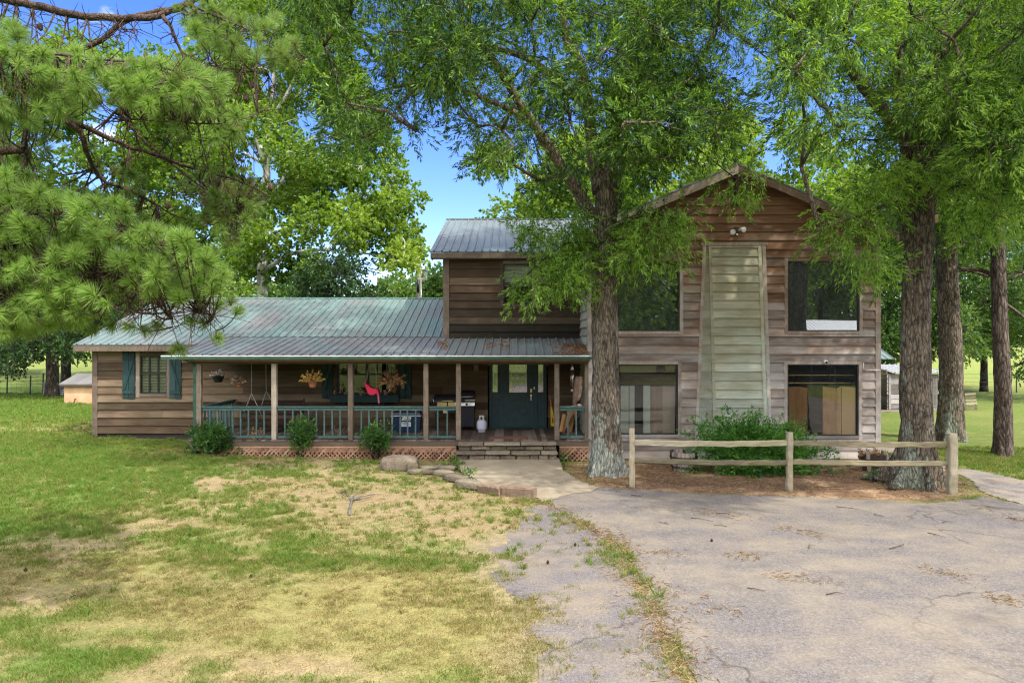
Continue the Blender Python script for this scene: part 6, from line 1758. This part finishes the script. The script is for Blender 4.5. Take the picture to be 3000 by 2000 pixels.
b = MB(); b.tube([(tp.x, 21.35, PF + .38), (tp.x, 21.35, PF + .46)], .022, 8); b.tube([(tp.x, 21.35, PF + .44), (tp.x - .1, 21.3, PF + .45)], .014, 6); b.build('valve', M_BLACK, tk)

# mats
b = MB(); a = at(1518, 1252, 21.7); V = [(a.x, 22.10, PF + .016)]; NN = 16
b.add([(a.x - .48 + 0, 22.12, PF + .006), (a.x + .48, 22.12, PF + .006)] + [(a.x + .48 * math.cos(math.pi * k / NN), 22.10 - .46 * math.sin(math.pi * k / NN), PF + .006) for k in range(NN + 1)] +
      [(a.x - .48 + 0, 22.12, PF + .022), (a.x + .48, 22.12, PF + .022)] + [(a.x + .48 * math.cos(math.pi * k / NN), 22.10 - .46 * math.sin(math.pi * k / NN), PF + .022) for k in range(NN + 1)],
      [tuple([NN + 3, NN + 4] + [NN + 5 + k for k in range(NN + 1)])] + [(2 + k, 3 + k, NN + 6 + k, NN + 5 + k) for k in range(NN)])
o = b.build('door_mat', plain('dark_mat', (.03, .032, .028), .95), None, (a.x, 22, PF)); tag(o, 'dark half round mat on the sill of the front door', 'door mat')
xa, xb = at(1432, 0, 20.0).x, at(1546, 0, 20.0).x
b = MB(); b.rough(((xa + xb) / 2, 19.75, PF + .012), ((xa + xb) / 2, 20.22, PF + .012), xb - xa, .02, 4, .002, (0, 0, 1), chamfer=.1)
o = b.build('rug', plain('red_brown_mat', (.17, .075, .05), .95), None, ((xa + xb) / 2, 20, PF)); tag(o, 'red brown rectangular mat at the top of the stone steps', 'mat')

# yellow tool, lumber, driftwood, wind chime
dq = lambda x, y, Y: at(1400 + x / 4.7526, 1030 + y / 4.7526, Y)
yt = thing('lawn_tool', 'yellow plastic tool with red handle leaning by the last porch post', 'yard tool', tuple(dq(1035, 1035, 21.6)))  # yellow yard tool of no known kind
MB().tube([dq(1012, 632, 21.75), dq(1018, 770, 21.72)], [.022, .026], 8).build('handle', plain('orange_red_plastic', (.62, .12, .05), .5), yt)
V = []; prof = [(1012, 765), (1030, 770), (1048, 850), (1060, 900), (1062, 1035), (1018, 1035), (1015, 950)]
b = MB(); V = [tuple(dq(x, y, 21.68)) for x, y in prof] + [tuple(dq(x, y, 21.68) + Vector((0, .07, 0))) for x, y in prof]; N = len(prof)
b.add(V, [tuple(range(N - 1, -1, -1)), tuple(range(N, 2 * N))] + [(i, (i + 1) % N, N + (i + 1) % N, N + i) for i in range(N)]); b.build('blade', plain('yellow_plastic', (.62, .40, .03), .45), yt)
b = MB(); b.tube([dq(1030, 910, 21.675), dq(1052, 985, 21.675)], .012, 6); b.tube([dq(1045, 935, 21.675), dq(1030, 1010, 21.675)], .010, 6); b.build('grip', M_BLACK, yt)
lr = random.Random(3)
for i, (x0, y0, x1, y1, w, lab) in enumerate(((1150, 1110, 1200, 870, .10, 'narrow board leaning at the railing end, the outer one of the lumber'), (1160, 1125, 1310, 815, .15, 'wide tan board leaning among the lumber behind the short railing'), (1270, 1120, 1310, 880, .15, 'short broad board standing upright in the lumber behind the short railing'), (1300, 1100, 1345, 815, .07, 'slim pale board at the back of the leaning lumber'))):
    b = MB(); b.bar(dq(x0, y0, 21.0 + i * .12), dq(x1, y1, 21.25 + i * .12), w, .03, (0, 1, 0)); o = b.build('plank', M_KNOTTY, None, tuple(dq(x0, y0, 21))); tag(o, lab, 'board', 'boards leaning behind the short railing')
dw = MB(); Yd = 20.0
V_, F_, _p = limb([dq(1340, 745, Yd), dq(1360, 640, Yd), dq(1385, 500, Yd), dq(1405, 400, Yd), dq(1412, 345, Yd)], [.05, .10, .13, .14, .10], 16, .06, amp=.2, seed=5); dw.add(V_, F_, .5, True)
V_, F_, _p = limb([dq(1385, 690, Yd - .05), dq(1400, 640, Yd - .05), dq(1420, 590, Yd), dq(1430, 480, Yd)], [.035, .06, .05, .06], 12, .06, amp=.2, seed=8); dw.add(V_, F_, .5, True)
V_, F_, _p = limb([dq(1240, 770, Yd - .3), dq(1320, 765, Yd - .2), dq(1400, 755, Yd), dq(1480, 745, Yd + .1)], [.02, .04, .07, .05], 12, .06, amp=.2, seed=9); dw.add(V_, F_, .5, True)
o = dw.build('driftwood', wood('driftwood_wood', (.09, .06, .045), (.24, .16, .12), (.42, .32, .26), grain=(12, 12, 3)), None, tuple(dq(1340, 745, Yd))); tag(o, 'weathered driftwood log with a fork standing on the short railing', 'driftwood')
wc = dq(1312, 230, 19.9); ch_ = thing('wind_chime', 'silver wind chime with a star hanging at the porch end', 'wind chime', tuple(wc))
b = MB(); b.tube([(wc.x - .01, wc.y, 2.86), wc + Vector((0, 0, .1))], .004, 5); b.build('cord', M_ROPE, ch_)
MB().lathe([(.012, .12), (.03, .06), (.05, .0), (.055, -.06), (.001, -.07)], wc, 14).build('top_cap', plain('pewter', (.45, .45, .43), .35, .8), ch_)
for k in range(5):
    a = k * 1.257; p = wc + Vector((.042 * math.cos(a), .042 * math.sin(a), -.10)); MB().tube([p, p - Vector((0, 0, .34 + .03 * k))], .008, 7).build('tube', M_CHROME, ch_)
b = MB(); sp = dq(1312, 540, 19.9); V = []
for k in range(10):
    a = math.pi / 2 + k * math.pi / 5; r_ = .055 if k % 2 == 0 else .022; V.append((sp.x + r_ * math.cos(a), sp.y - .006, sp.z + r_ * math.sin(a)))
V += [(x, y + .012, z) for x, y, z in V]; b.add(V, [tuple(range(10)), tuple(range(19, 9, -1))] + [(i, 10 + i, 10 + (i + 1) % 10, (i + 1) % 10) for i in range(10)]); b.tube([sp + Vector((0, 0, .04)), wc - Vector((0, 0, .06))], .002, 4)
b.build('star', plain('pewter', (.45, .45, .43), .35, .8), ch_)

# ------------------------------------------------------------------ sheds, fences and poles beyond
M_STUC = plain('tan_stucco', (.60, .37, .22), .9, var=.22, scale=2.2, bump=.2)
M_SHING = roofmat('grey_shingle', (.17, .165, .165), (.23, .22, .22), (.10, .10, .09), .3)
ps = thing('pump_house', 'small tan stucco pump house with grey shingle roof past the end of the house', 'shed', (-20.5, 34.5, .3))
x0, x1, y0, y1 = (188 - 1500) * 33.6 / F, -18.2, 33.6, 36.0
b = MB(); b.box(x0, x1, y0, y1, .2, 1.38); b.add([(x0, y0, 1.38), (x0, y1, 1.38), (x0, (y0 + y1) / 2, 1.76)], [(0, 1, 2)]); b.build('wall', M_STUC, ps)
b = MB(); zr_ = 1.80; yr_ = (y0 + y1) / 2
for ye, sg in ((y0 - .18, 1), (y1 + .18, -1)):
    ze = 1.38 - .18 * .36
    b.hexa([(x0 - .15, ye, ze), (x1 + .15, ye, ze), (x1 + .15, yr_, zr_ - .04), (x0 - .15, yr_, zr_ - .04), (x0 - .15, ye, ze + .05), (x1 + .15, ye, ze + .05), (x1 + .15, yr_, zr_ + .01), (x0 - .15, yr_, zr_ + .01)], .5)
b.build('roof', M_SHING, ps)
MB().box(x0 - .12, x1, y0 - .17, y0 - .13, 1.24, 1.31).build('fascia', M_TRIM, ps)
spx = at(222, 1168, 33.6); MB().tube([(spx.x, 33.6, .62), (spx.x, 33.5, .62), (spx.x, 33.48, .4)], .03, 6).build('spigot', plain('rust', (.18, .08, .04), .8), ps)
M_CORR = plain('corrugated_grey', (.36, .37, .38), .5, .3, .15)
xa, xb, Yc = at(126, 0, 38.4).x, at(188, 0, 38.4).x, 38.4
b = MB(); zb_, zt_ = .3, gZ(1000) if False else H - (1121 - CY) * Yc / F
N = 40; V = []
for k in range(N + 1):
    z = zb_ + (zt_ - zb_) * k / N; o_ = .03 * math.sin(k * 2 * math.pi / 5)
    V += [(xa, Yc + o_, z), (xb, Yc + o_, z)]
V2_ = [(x, y + .02, z) for x, y, z in V]; n_ = len(V)
b.add(V + V2_, [(2 * k, 2 * k + 1, 2 * k + 3, 2 * k + 2) for k in range(N)] + [(n_ + 2 * k + 2, n_ + 2 * k + 3, n_ + 2 * k + 1, n_ + 2 * k) for k in range(N)], .5)
o = b.build('metal_panel', M_CORR, None, ((xa + xb) / 2, Yc, .3)); tag(o, 'grey corrugated metal panel standing behind the forked shade tree', 'metal panel')
M_TPOST = plain('steel_post', (.035, .04, .038), .7)
M_WIRE = plain('fence_wire', (.16, .16, .15), .5, .5)
wf = thing('wire_fence', 'wire mesh field fence on thin steel posts near the forked shade tree', 'fence', (-29, 39, .3))
xs_ = [at(-60, 0, 39).x, at(20, 0, 39).x, at(88, 0, 39).x, at(125, 0, 39).x]
for i, x in enumerate(xs_): MB().bar((x, 39, .2), (x + .04, 39, 1.62 - .12 * (i == 2)), .05, .05, (0, 1, 0)).build('fence_post', M_TPOST, wf)
b = MB()
for z in (.45, .62, .8, 1.0, 1.2, 1.42): b.tube([(xs_[0], 39, z), (xs_[-1], 39, z)], .006, 4)
x = xs_[0]
while x < xs_[-1]: b.tube([(x, 39.008, .4), (x, 39.008, 1.42)], .004, 3); x += .3
b.build('wire_mesh', M_WIRE, wf)
wf = thing('wire_fence', 'sagging wire field fence on thin posts beyond the slim pine', 'fence', (32, 48, .3))
xs_ = [26.6, 29.5, at(2978, 0, 46).x, 37]
for x in xs_: MB().bar((x, 46, .0), (x, 46, 1.35), .06, .06, (0, 1, 0)).build('fence_post', M_TPOST, wf)
b = MB()
for z in (.4, .7, 1.0, 1.25): b.tube([(xs_[0], 46, z), (xs_[-1], 46, z)], .006, 4)
b.build('wire_mesh', M_WIRE, wf)
b = MB(); p = at(2822, 1200, 34.0); b.rough((p.x + .12, 34, -.1), (p.x - .22, 34, H - (1112 - CY) * 34 / F), .10, .10, 8, .01, (0, 1, 0)); o = b.build('wood_post', M_POST, None, (p.x, 34, 0)); tag(o, 'leaning old wood post beside the plank panel', 'post')
pl_ = thing('wood_pallet', 'leaning slatted grey wood panel between trunks on the side lawn', 'pallet', (at(2845, 0, 34.2).x, 34.2, 0))
for k in range(6):
    a = at(2826 + k * .8, 1155 + k * 9.0, 34.2); c_ = at(2858 + k * 1.2, 1153 + k * 9.2, 34.3); MB().bar(a, c_, .03, .10, (0, 0, 1)).build('slat', M_FENCE, pl_)
MB().bar(at(2832, 1203, 34.25), at(2829, 1152, 34.25), .05, .05, (0, 1, 0)).build('batten', M_FENCE, pl_); MB().bar(at(2861, 1204, 34.35), at(2853, 1150, 34.35), .05, .05, (0, 1, 0)).build('batten', M_FENCE, pl_)
# plank shed
Y_ = 34.2; ls = thing('plank_shed', 'small silvery plank shed with rippled tin roof half hidden by the oak trunk', 'shed', (at(2670, 0, Y_).x, Y_ + 1, 0))
sx0, sxm, sx1 = at(2576, 0, Y_ + 1.2).x, at(2598, 0, Y_).x, at(2752, 0, Y_).x
def sZ(py, Y=Y_): return H - (py - CY) * Y / F
M_GREYW = wood('grey_planks', (.16, .14, .13), (.34, .31, .31), (.52, .48, .48), grain=(5, 20, 30)); M_GREYD = wood('brown_planks', (.10, .08, .055), (.22, .175, .13), (.32, .27, .2), grain=(5, 20, 30))
b = MB(); siding(b, 'x', sxm, sx1, 0, sZ(1095), Y_, -1, exp=.2, joint=.8); b.build('front_wall', M_GREYW, ls)
b = MB()
for k in range(9):
    z = k * .225; q = [(sx0, Y_ + 1.4, z), (sxm, Y_ + .01, z), (sxm, Y_ + .03, z + .218), (sx0, Y_ + 1.42, z + .218)]
    b.hexa([(sx0, Y_ + 1.4, z), (sxm, Y_ + .005, z), (sxm + .05, Y_ + .05, z), (sx0 + .05, Y_ + 1.45, z), (sx0, Y_ + 1.4, z + .215), (sxm, Y_ + .005, z + .215), (sxm + .05, Y_ + .05, z + .215), (sx0 + .05, Y_ + 1.45, z + .215)])
b.build('side_wall', M_GREYD, ls)
b = MB(); ribroof(b, (sx0 - .1, Y_ - .2, sZ(1090)), (1, 0, 0), sx1 - sx0 + .3, (0, 2.2, .32), .3, .035); b.build('tin_roof', plain('galvanised', (.5, .51, .53), .4, .3, .15), ls)
a, c_ = at(2602, 0, Y_).x, at(2642, 0, Y_).x
b = MB(); b.box(a, a + .1, Y_ - .07, Y_ - .03, .05, sZ(1098)); b.box(c_ - .1, c_, Y_ - .07, Y_ - .03, .05, sZ(1098))
for k in range(7): b.box(a + .102, c_ - .102, Y_ - .06, Y_ - .032, .08 + k * .245, .30 + k * .245, R.random())
dd_ = b.build('door', M_GREYW, ls)
b = MB()
for px in (2733, 2741, 2749): b.box(at(px - 3, 0, Y_).x, at(px + 3, 0, Y_).x, Y_ - .06, Y_ - .032, .25, sZ(1096))
b.build('door_boards', M_GREYW, ls)
MB().rock((at(2610, 0, 33.6).x, 33.6, 0), (1.1, .35, .05), 6, .6, .1, 3).build('threshold_stone', M_STONE, ls)
# carport with teal roof behind the gable
cpx = at(2623, 0, 31).x; cz = sZ(1051, 31)
cp = thing('carport', 'outbuilding with a teal metal roof showing past the gable corner', 'outbuilding', (cpx - 3, 33, 0))
b = MB(); ribroof(b, (cpx - 8, 31, cz), (1, 0, 0), 8, (0, 3.4, 1.25), .3, .03); ribroof(b, (cpx - 8, 37.8, cz), (1, 0, 0), 8, (0, -3.4, 1.25), .3, .03); b.build('roof', M_ROOF, cp)
b = MB(); siding(b, 'x', cpx - 7.6, cpx - .5, 0, cz - .05, 31.5, -1); siding(b, 'y', 31.5, 37.3, 0, cz - .05, cpx - .5, 1); b.build('wall', M_SIDE2, cp)
# utility pole and nest box
pp = at(1225, 860, 46.0)
up = thing('utility_pole', 'grey wooden utility pole standing behind the low roof ridge', 'utility pole', (pp.x, 46, 0))
b = MB(); b.tube([(pp.x, 46, 0), (pp.x + .05, 46, 7.0), (pp.x + .12, 46, 10.6)], [.17, .15, .125], 14); b.build('pole', wood('pole_wood', (.14, .12, .10), (.30, .27, .23), (.42, .38, .33), grain=(10, 10, 1)), up)
a = at(1222, 0, 46).x
MB().tube([(a + .09, 45.84, H - (856 - CY) * 46 / F), (a + .10, 45.84, H - (820 - CY) * 46 / F)], .10, 8).build('sleeve', M_BLACK, up)
MB().tube([(pp.x + .2, 45.98, 5.5), (pp.x + .3, 45.98, 10.4)], .02, 5).build('conduit', M_WHITEP, up)
nb = at(1243, 807, 45.0); nz = lambda py: H - (py - CY) * 45 / F
nbx = thing('birdhouse', 'pale birdhouse with a round hole on a thin white pole by the utility pole', 'birdhouse', (nb.x, 45, 0))
b = MB(); b.tube([(nb.x - .35, 45.1, 0), (nb.x - .2, 45.1, nz(822))], .025, 6); b.build('pole', M_WHITEP, nbx)
x0, x1 = at(1236, 0, 45).x, at(1251, 0, 45).x
b = MB(); b.hexa([(x0, 44.85, nz(820)), (x1 - .03, 44.85, nz(820)), (x1 - .03, 45.15, nz(820)), (x0, 45.15, nz(820)), (x0 + .03, 44.85, nz(793)), (x1, 44.85, nz(793)), (x1, 45.15, nz(793)), (x0 + .03, 45.15, nz(793))]); bo = b.build('box', plain('weathered_white', (.5, .5, .47), .7), nbx)
MB().tube([(nb.x, 44.845, nz(810)), (nb.x, 44.84, nz(810))], .035, 12).build('hole', M_BLACK, bo)
MB().box(x0 - .02, x1 + .05, 44.8, 45.2, nz(792.5), nz(791)).build('roof', M_GREYD, nbx)
b = MB(); b.tube([(nb.x + .03, 45, nz(791)), (nb.x + .05, 45, nz(783))], [.04, .02], 6); b.build('finial', M_GREYD, nbx)

# metal roofed barn across the drive (mirrored in the upper window)
bn = thing('barn', 'metal roofed barn across the drive, mirrored in the upper window', 'barn', (28, -20, 0))
b = MB(); siding(b, 'x', 19, 40, 0, 3.6, -16, 1, exp=.4); siding(b, 'x', 19, 40, 0, 3.6, -24, -1, exp=.4); b.box(18.98, 19.02, -24, -16, 0, 3.6); b.box(39.98, 40.02, -24, -16, 0, 3.6); b.build('wall', M_GREYD, bn)
b = MB(); ribroof(b, (18.5, -15.5, 3.6), (1, 0, 0), 22, (0, -4.5, 1.7), .3, .03); ribroof(b, (18.5, -24.5, 3.6), (1, 0, 0), 22, (0, 4.5, 1.7), .3, .03); b.build('roof', plain('pale_metal_roof', (.42, .44, .45), .4, .1, .1), bn)

# ------------------------------------------------------------------ twigs and cones on the ground
tr_ = random.Random(21); M_TWIG = plain('twig_bark', (.10, .075, .055), .9, var=.4)
TW = [(2024, 1519, 2090, 1530), (2335, 1555, 2412, 1566), (2718, 1563, 2770, 1578), (2605, 1610, 2650, 1596), (1960, 1537, 1930, 1532), (2100, 1506, 2140, 1508), (2450, 1486, 2520, 1496), (2760, 1533, 2800, 1532), (2950, 1518, 2990, 1530), (2560, 1508, 2590, 1516), (1850, 1452, 1880, 1458), (2130, 1545, 2090, 1542), (2190, 1725, 2240, 1735), (2420, 1745, 2470, 1742), (2370, 1610, 2372, 1596), (1130, 1590, 1180, 1600), (190, 1762, 230, 1746)]
WH = ['near the old asphalt', 'by the dusty middle of the drive', 'toward the slim pine side of the drive', 'by the straw patch, with a side twig', 'close to the drive crack', 'below the rail fence, short', 'below the fence near the oak roots', 'beside the grey dusty strip', 'at the drive margin by the path', 'in the shade of the flared oak', 'at the foot of the first fence post', 'in line with the middle fence post, thin', 'in the open near part of the drive', 'beyond the tan dusty patch', 'standing on end in the drive, tiny', 'in the straw coloured grass by the old asphalt', 'pale, on the bare lawn patch']
for i, ((xa, ya, xb, yb), wh) in enumerate(zip(TW, WH)):
    a = gp(xa, ya); c_ = gp(xb, yb); b = MB(); z = gz(*a) + .022
    m_ = ((a[0] + c_[0]) / 2 + tr_.uniform(-.04, .04), (a[1] + c_[1]) / 2 + tr_.uniform(-.04, .04))
    b.tube([(a[0], a[1], z), (m_[0], m_[1], z + .015), (c_[0], c_[1], z + .004)], [.007, .006, .004], 5)
    b.tube([(m_[0], m_[1], z + .014), (m_[0] + tr_.uniform(-.1, .1), m_[1] + tr_.uniform(-.1, .1), z + .02)], [.005, .003], 4)
    o = b.build('fallen_twig', M_TWIG, None, (m_[0], m_[1], z)); tag(o, 'fallen dark twig ' + wh, 'twig', 'twigs fallen on drive and lawn')
for (px, py, lab) in ((735, 1694, 'dark pine cone on the dry grass, middle of the lawn'), (712, 1542, 'pine cones in a clump beside the bright green tuft'), (75, 1675, 'dark pine cone at the edge of the lawn'), (2085, 1588, 'small cone on the drive'), (1685, 1600, 'brown cone on the old asphalt'), (1605, 1652, 'dark cone on the old asphalt near the grass')):
    x, y = gp(px, py); b = MB()
    for k in range(6):
        z = .012 + k * .009; rr = (.018, .027, .029, .024, .017, .008)[k]
        for j in range(8):
            a = j * .785 + k * .4; b.add([(x + rr * .4 * math.cos(a - .4), y + rr * .4 * math.sin(a - .4), z), (x + rr * math.cos(a), y + rr * math.sin(a), z + .004), (x + rr * .4 * math.cos(a + .4), y + rr * .4 * math.sin(a + .4), z), (x + rr * .5 * math.cos(a), y + rr * .5 * math.sin(a), z + .012)], [(0, 1, 3), (1, 2, 3), (0, 2, 1)])
    b.lathe([(.010, 0), (.016, .02), (.010, .05), (.001, .06)], (x, y, .01), 8)
    o = b.build('pine_cone', B_PINEBR, None, (x, y, 0)); tag(o, lab, 'pine cone', 'pine cones on the ground')
fb = MB(); x, y = gp(1025, 1520); z = gz(x, y)
P_ = lambda px, py, h: (*gp(px, py), z + h)
fb.tube([P_(1024, 1515, .03), P_(1024, 1500, .04), P_(1030, 1478, .05), P_(1036, 1466, .07)], [.026, .026, .022, .016], 8)
for q in ((985, 1450, .06), (1062, 1461, .06), (1098, 1455, .05), (1005, 1437, .08), (1050, 1441, .07), (1075, 1470, .05)):
    fb.tube([P_(1032, 1474, .05), P_((1032 + q[0]) / 2, (1474 + q[1]) / 2 + 3, .09), P_(*q)], [.013, .009, .004], 5)
    fb.tube([P_((1032 + q[0]) / 2, (1474 + q[1]) / 2 + 3, .09), P_(q[0] + 16, q[1] - 2, q[2] - .02)], [.007, .003], 4)
o = fb.build('fallen_branch', plain('grey_bark', (.13, .12, .11), .9, var=.35), None, (x, y, z)); tag(o, 'forked grey fallen branch sticking up from the lawn', 'branch')
# leaf litter on the porch roof
g = np.random.default_rng(15); P = []
for cx_, n, sx_ in ((1435, 16, .06), (1482, 16, .06), (1655, 40, .14), (1700, 90, .18), (1690, 60, .25), (1300, 14, .02), (1296, 10, .03)):
    for _ in range(n):
        t = g.uniform(.25, .75) if cx_ < 1600 else g.uniform(0, .6); Y = YPE + (22.3 - YPE) * t; P.append(((cx_ - CX) * Y / F + g.normal(0, sx_), Y, 3.05 + .174 * (Y - YPE) + .03))
P = np.array(P); D = g.normal(0, 1, P.shape); D[:, 2] *= .1
o = leaves('roof_leaves', 'shrub', P, D, g, L_TAN, None, .9, .35); tag(o, 'brown leaf litter lying on the porch roof', kind='stuff')

# ------------------------------------------------------------------ light, sky, camera
EL, AZ = 53.0, 50.0                         # sun height; swing from straight behind the camera towards the right
sd = Vector((math.sin(math.radians(AZ)) * math.cos(math.radians(EL)), -math.cos(math.radians(AZ)) * math.cos(math.radians(EL)), math.sin(math.radians(EL))))
sl = bpy.data.lights.new('sun', 'SUN'); sl.energy = 2.6; sl.angle = math.radians(.8); sl.color = (1, .95, .86)
so = bpy.data.objects.new('sun', sl); C.objects.link(so); so.rotation_euler = (-sd).to_track_quat('-Z', 'Y').to_euler(); so.location = sd * 60
wd = bpy.data.worlds.new('World'); bpy.context.scene.world = wd; wd.use_nodes = True
nt = wd.node_tree; nt.nodes.clear()
out = nt.nodes.new('ShaderNodeOutputWorld'); bg = nt.nodes.new('ShaderNodeBackground'); sk = nt.nodes.new('ShaderNodeTexSky')
sk.sky_type = 'NISHITA'; sk.sun_disc = False; sk.sun_elevation = math.radians(EL); sk.sun_rotation = math.atan2(sd.x, sd.y); sk.air_density = 1.0; sk.dust_density = .35; sk.ozone_density = 3.0
bg.inputs['Strength'].default_value = .15
hs = nt.nodes.new('ShaderNodeHueSaturation'); hs.inputs['Saturation'].default_value = 1.3; hs.inputs['Hue'].default_value = .522
tc = nt.nodes.new('ShaderNodeTexCoord'); mp = nt.nodes.new('ShaderNodeMapping'); mp.inputs['Scale'].default_value = (1.2, 1.2, 3.2); mp.inputs['Location'].default_value = (1.85, .6, .9)
no = nt.nodes.new('ShaderNodeTexNoise'); no.inputs['Scale'].default_value = 2.3; no.inputs['Detail'].default_value = 7; no.inputs['Roughness'].default_value = .58
# thin broken cloud ahead; thick unseen cloud behind and overhead added as fill light
sx = nt.nodes.new('ShaderNodeSeparateXYZ'); mr = nt.nodes.new('ShaderNodeMapRange')
zy = nt.nodes.new('ShaderNodeMath'); zy.operation = 'MULTIPLY_ADD'; zy.inputs[1].default_value = -.6
for k_, v_ in zip((1, 2, 3, 4), (.40, .85, -.14, .26)): mr.inputs[k_].default_value = v_
ad = nt.nodes.new('ShaderNodeMath'); ad.operation = 'ADD'
cr = nt.nodes.new('ShaderNodeValToRGB'); cr.color_ramp.elements[0].position = .50; cr.color_ramp.elements[1].position = .72
mx = nt.nodes.new('ShaderNodeMix'); mx.data_type = 'RGBA'; mx.inputs[7].default_value = (12, 11.7, 11.4, 1)
for a, b_ in ((sk.outputs[0], hs.inputs['Color']), (hs.outputs[0], mx.inputs[6]), (tc.outputs['Generated'], mp.inputs[0]), (mp.outputs[0], no.inputs['Vector']), (tc.outputs['Generated'], sx.inputs[0]), (sx.outputs[1], zy.inputs[0]), (sx.outputs[2], zy.inputs[2]), (zy.outputs[0], mr.inputs[0]),
              (no.outputs['Fac'], ad.inputs[0]), (mr.outputs[0], ad.inputs[1]), (ad.outputs[0], cr.inputs[0]), (cr.outputs[0], mx.inputs[0]), (mx.outputs[2], bg.inputs['Color']), (bg.outputs[0], out.inputs['Surface'])): nt.links.new(a, b_)
cd_ = bpy.data.cameras.new('camera'); cam = bpy.data.objects.new('camera', cd_); C.objects.link(cam)
cam.location = (0, 0, H); cam.rotation_euler = (math.pi / 2, 0, 0); cd_.lens = 24.0; cd_.sensor_width = 36; cd_.clip_end = 3000; cd_.clip_start = .1
sc = bpy.context.scene; sc.camera = cam
sc.view_settings.view_transform = 'Standard'; sc.view_settings.look = 'None'; sc.view_settings.exposure = 1.12; sc.view_settings.gamma = 1
sc.cycles.use_adaptive_sampling = False; sc.cycles.use_denoising = True; sc.cycles.denoising_prefilter = 'NONE'; sc.cycles.sample_clamp_indirect = 4; sc.cycles.filter_width = 1.2; sc.cycles.max_bounces = 8; sc.cycles.diffuse_bounces = 4; sc.cycles.glossy_bounces = 3; sc.cycles.transmission_bounces = 4; sc.cycles.transparent_max_bounces = 8
sc.cycles.caustics_reflective = False; sc.cycles.caustics_refractive = False
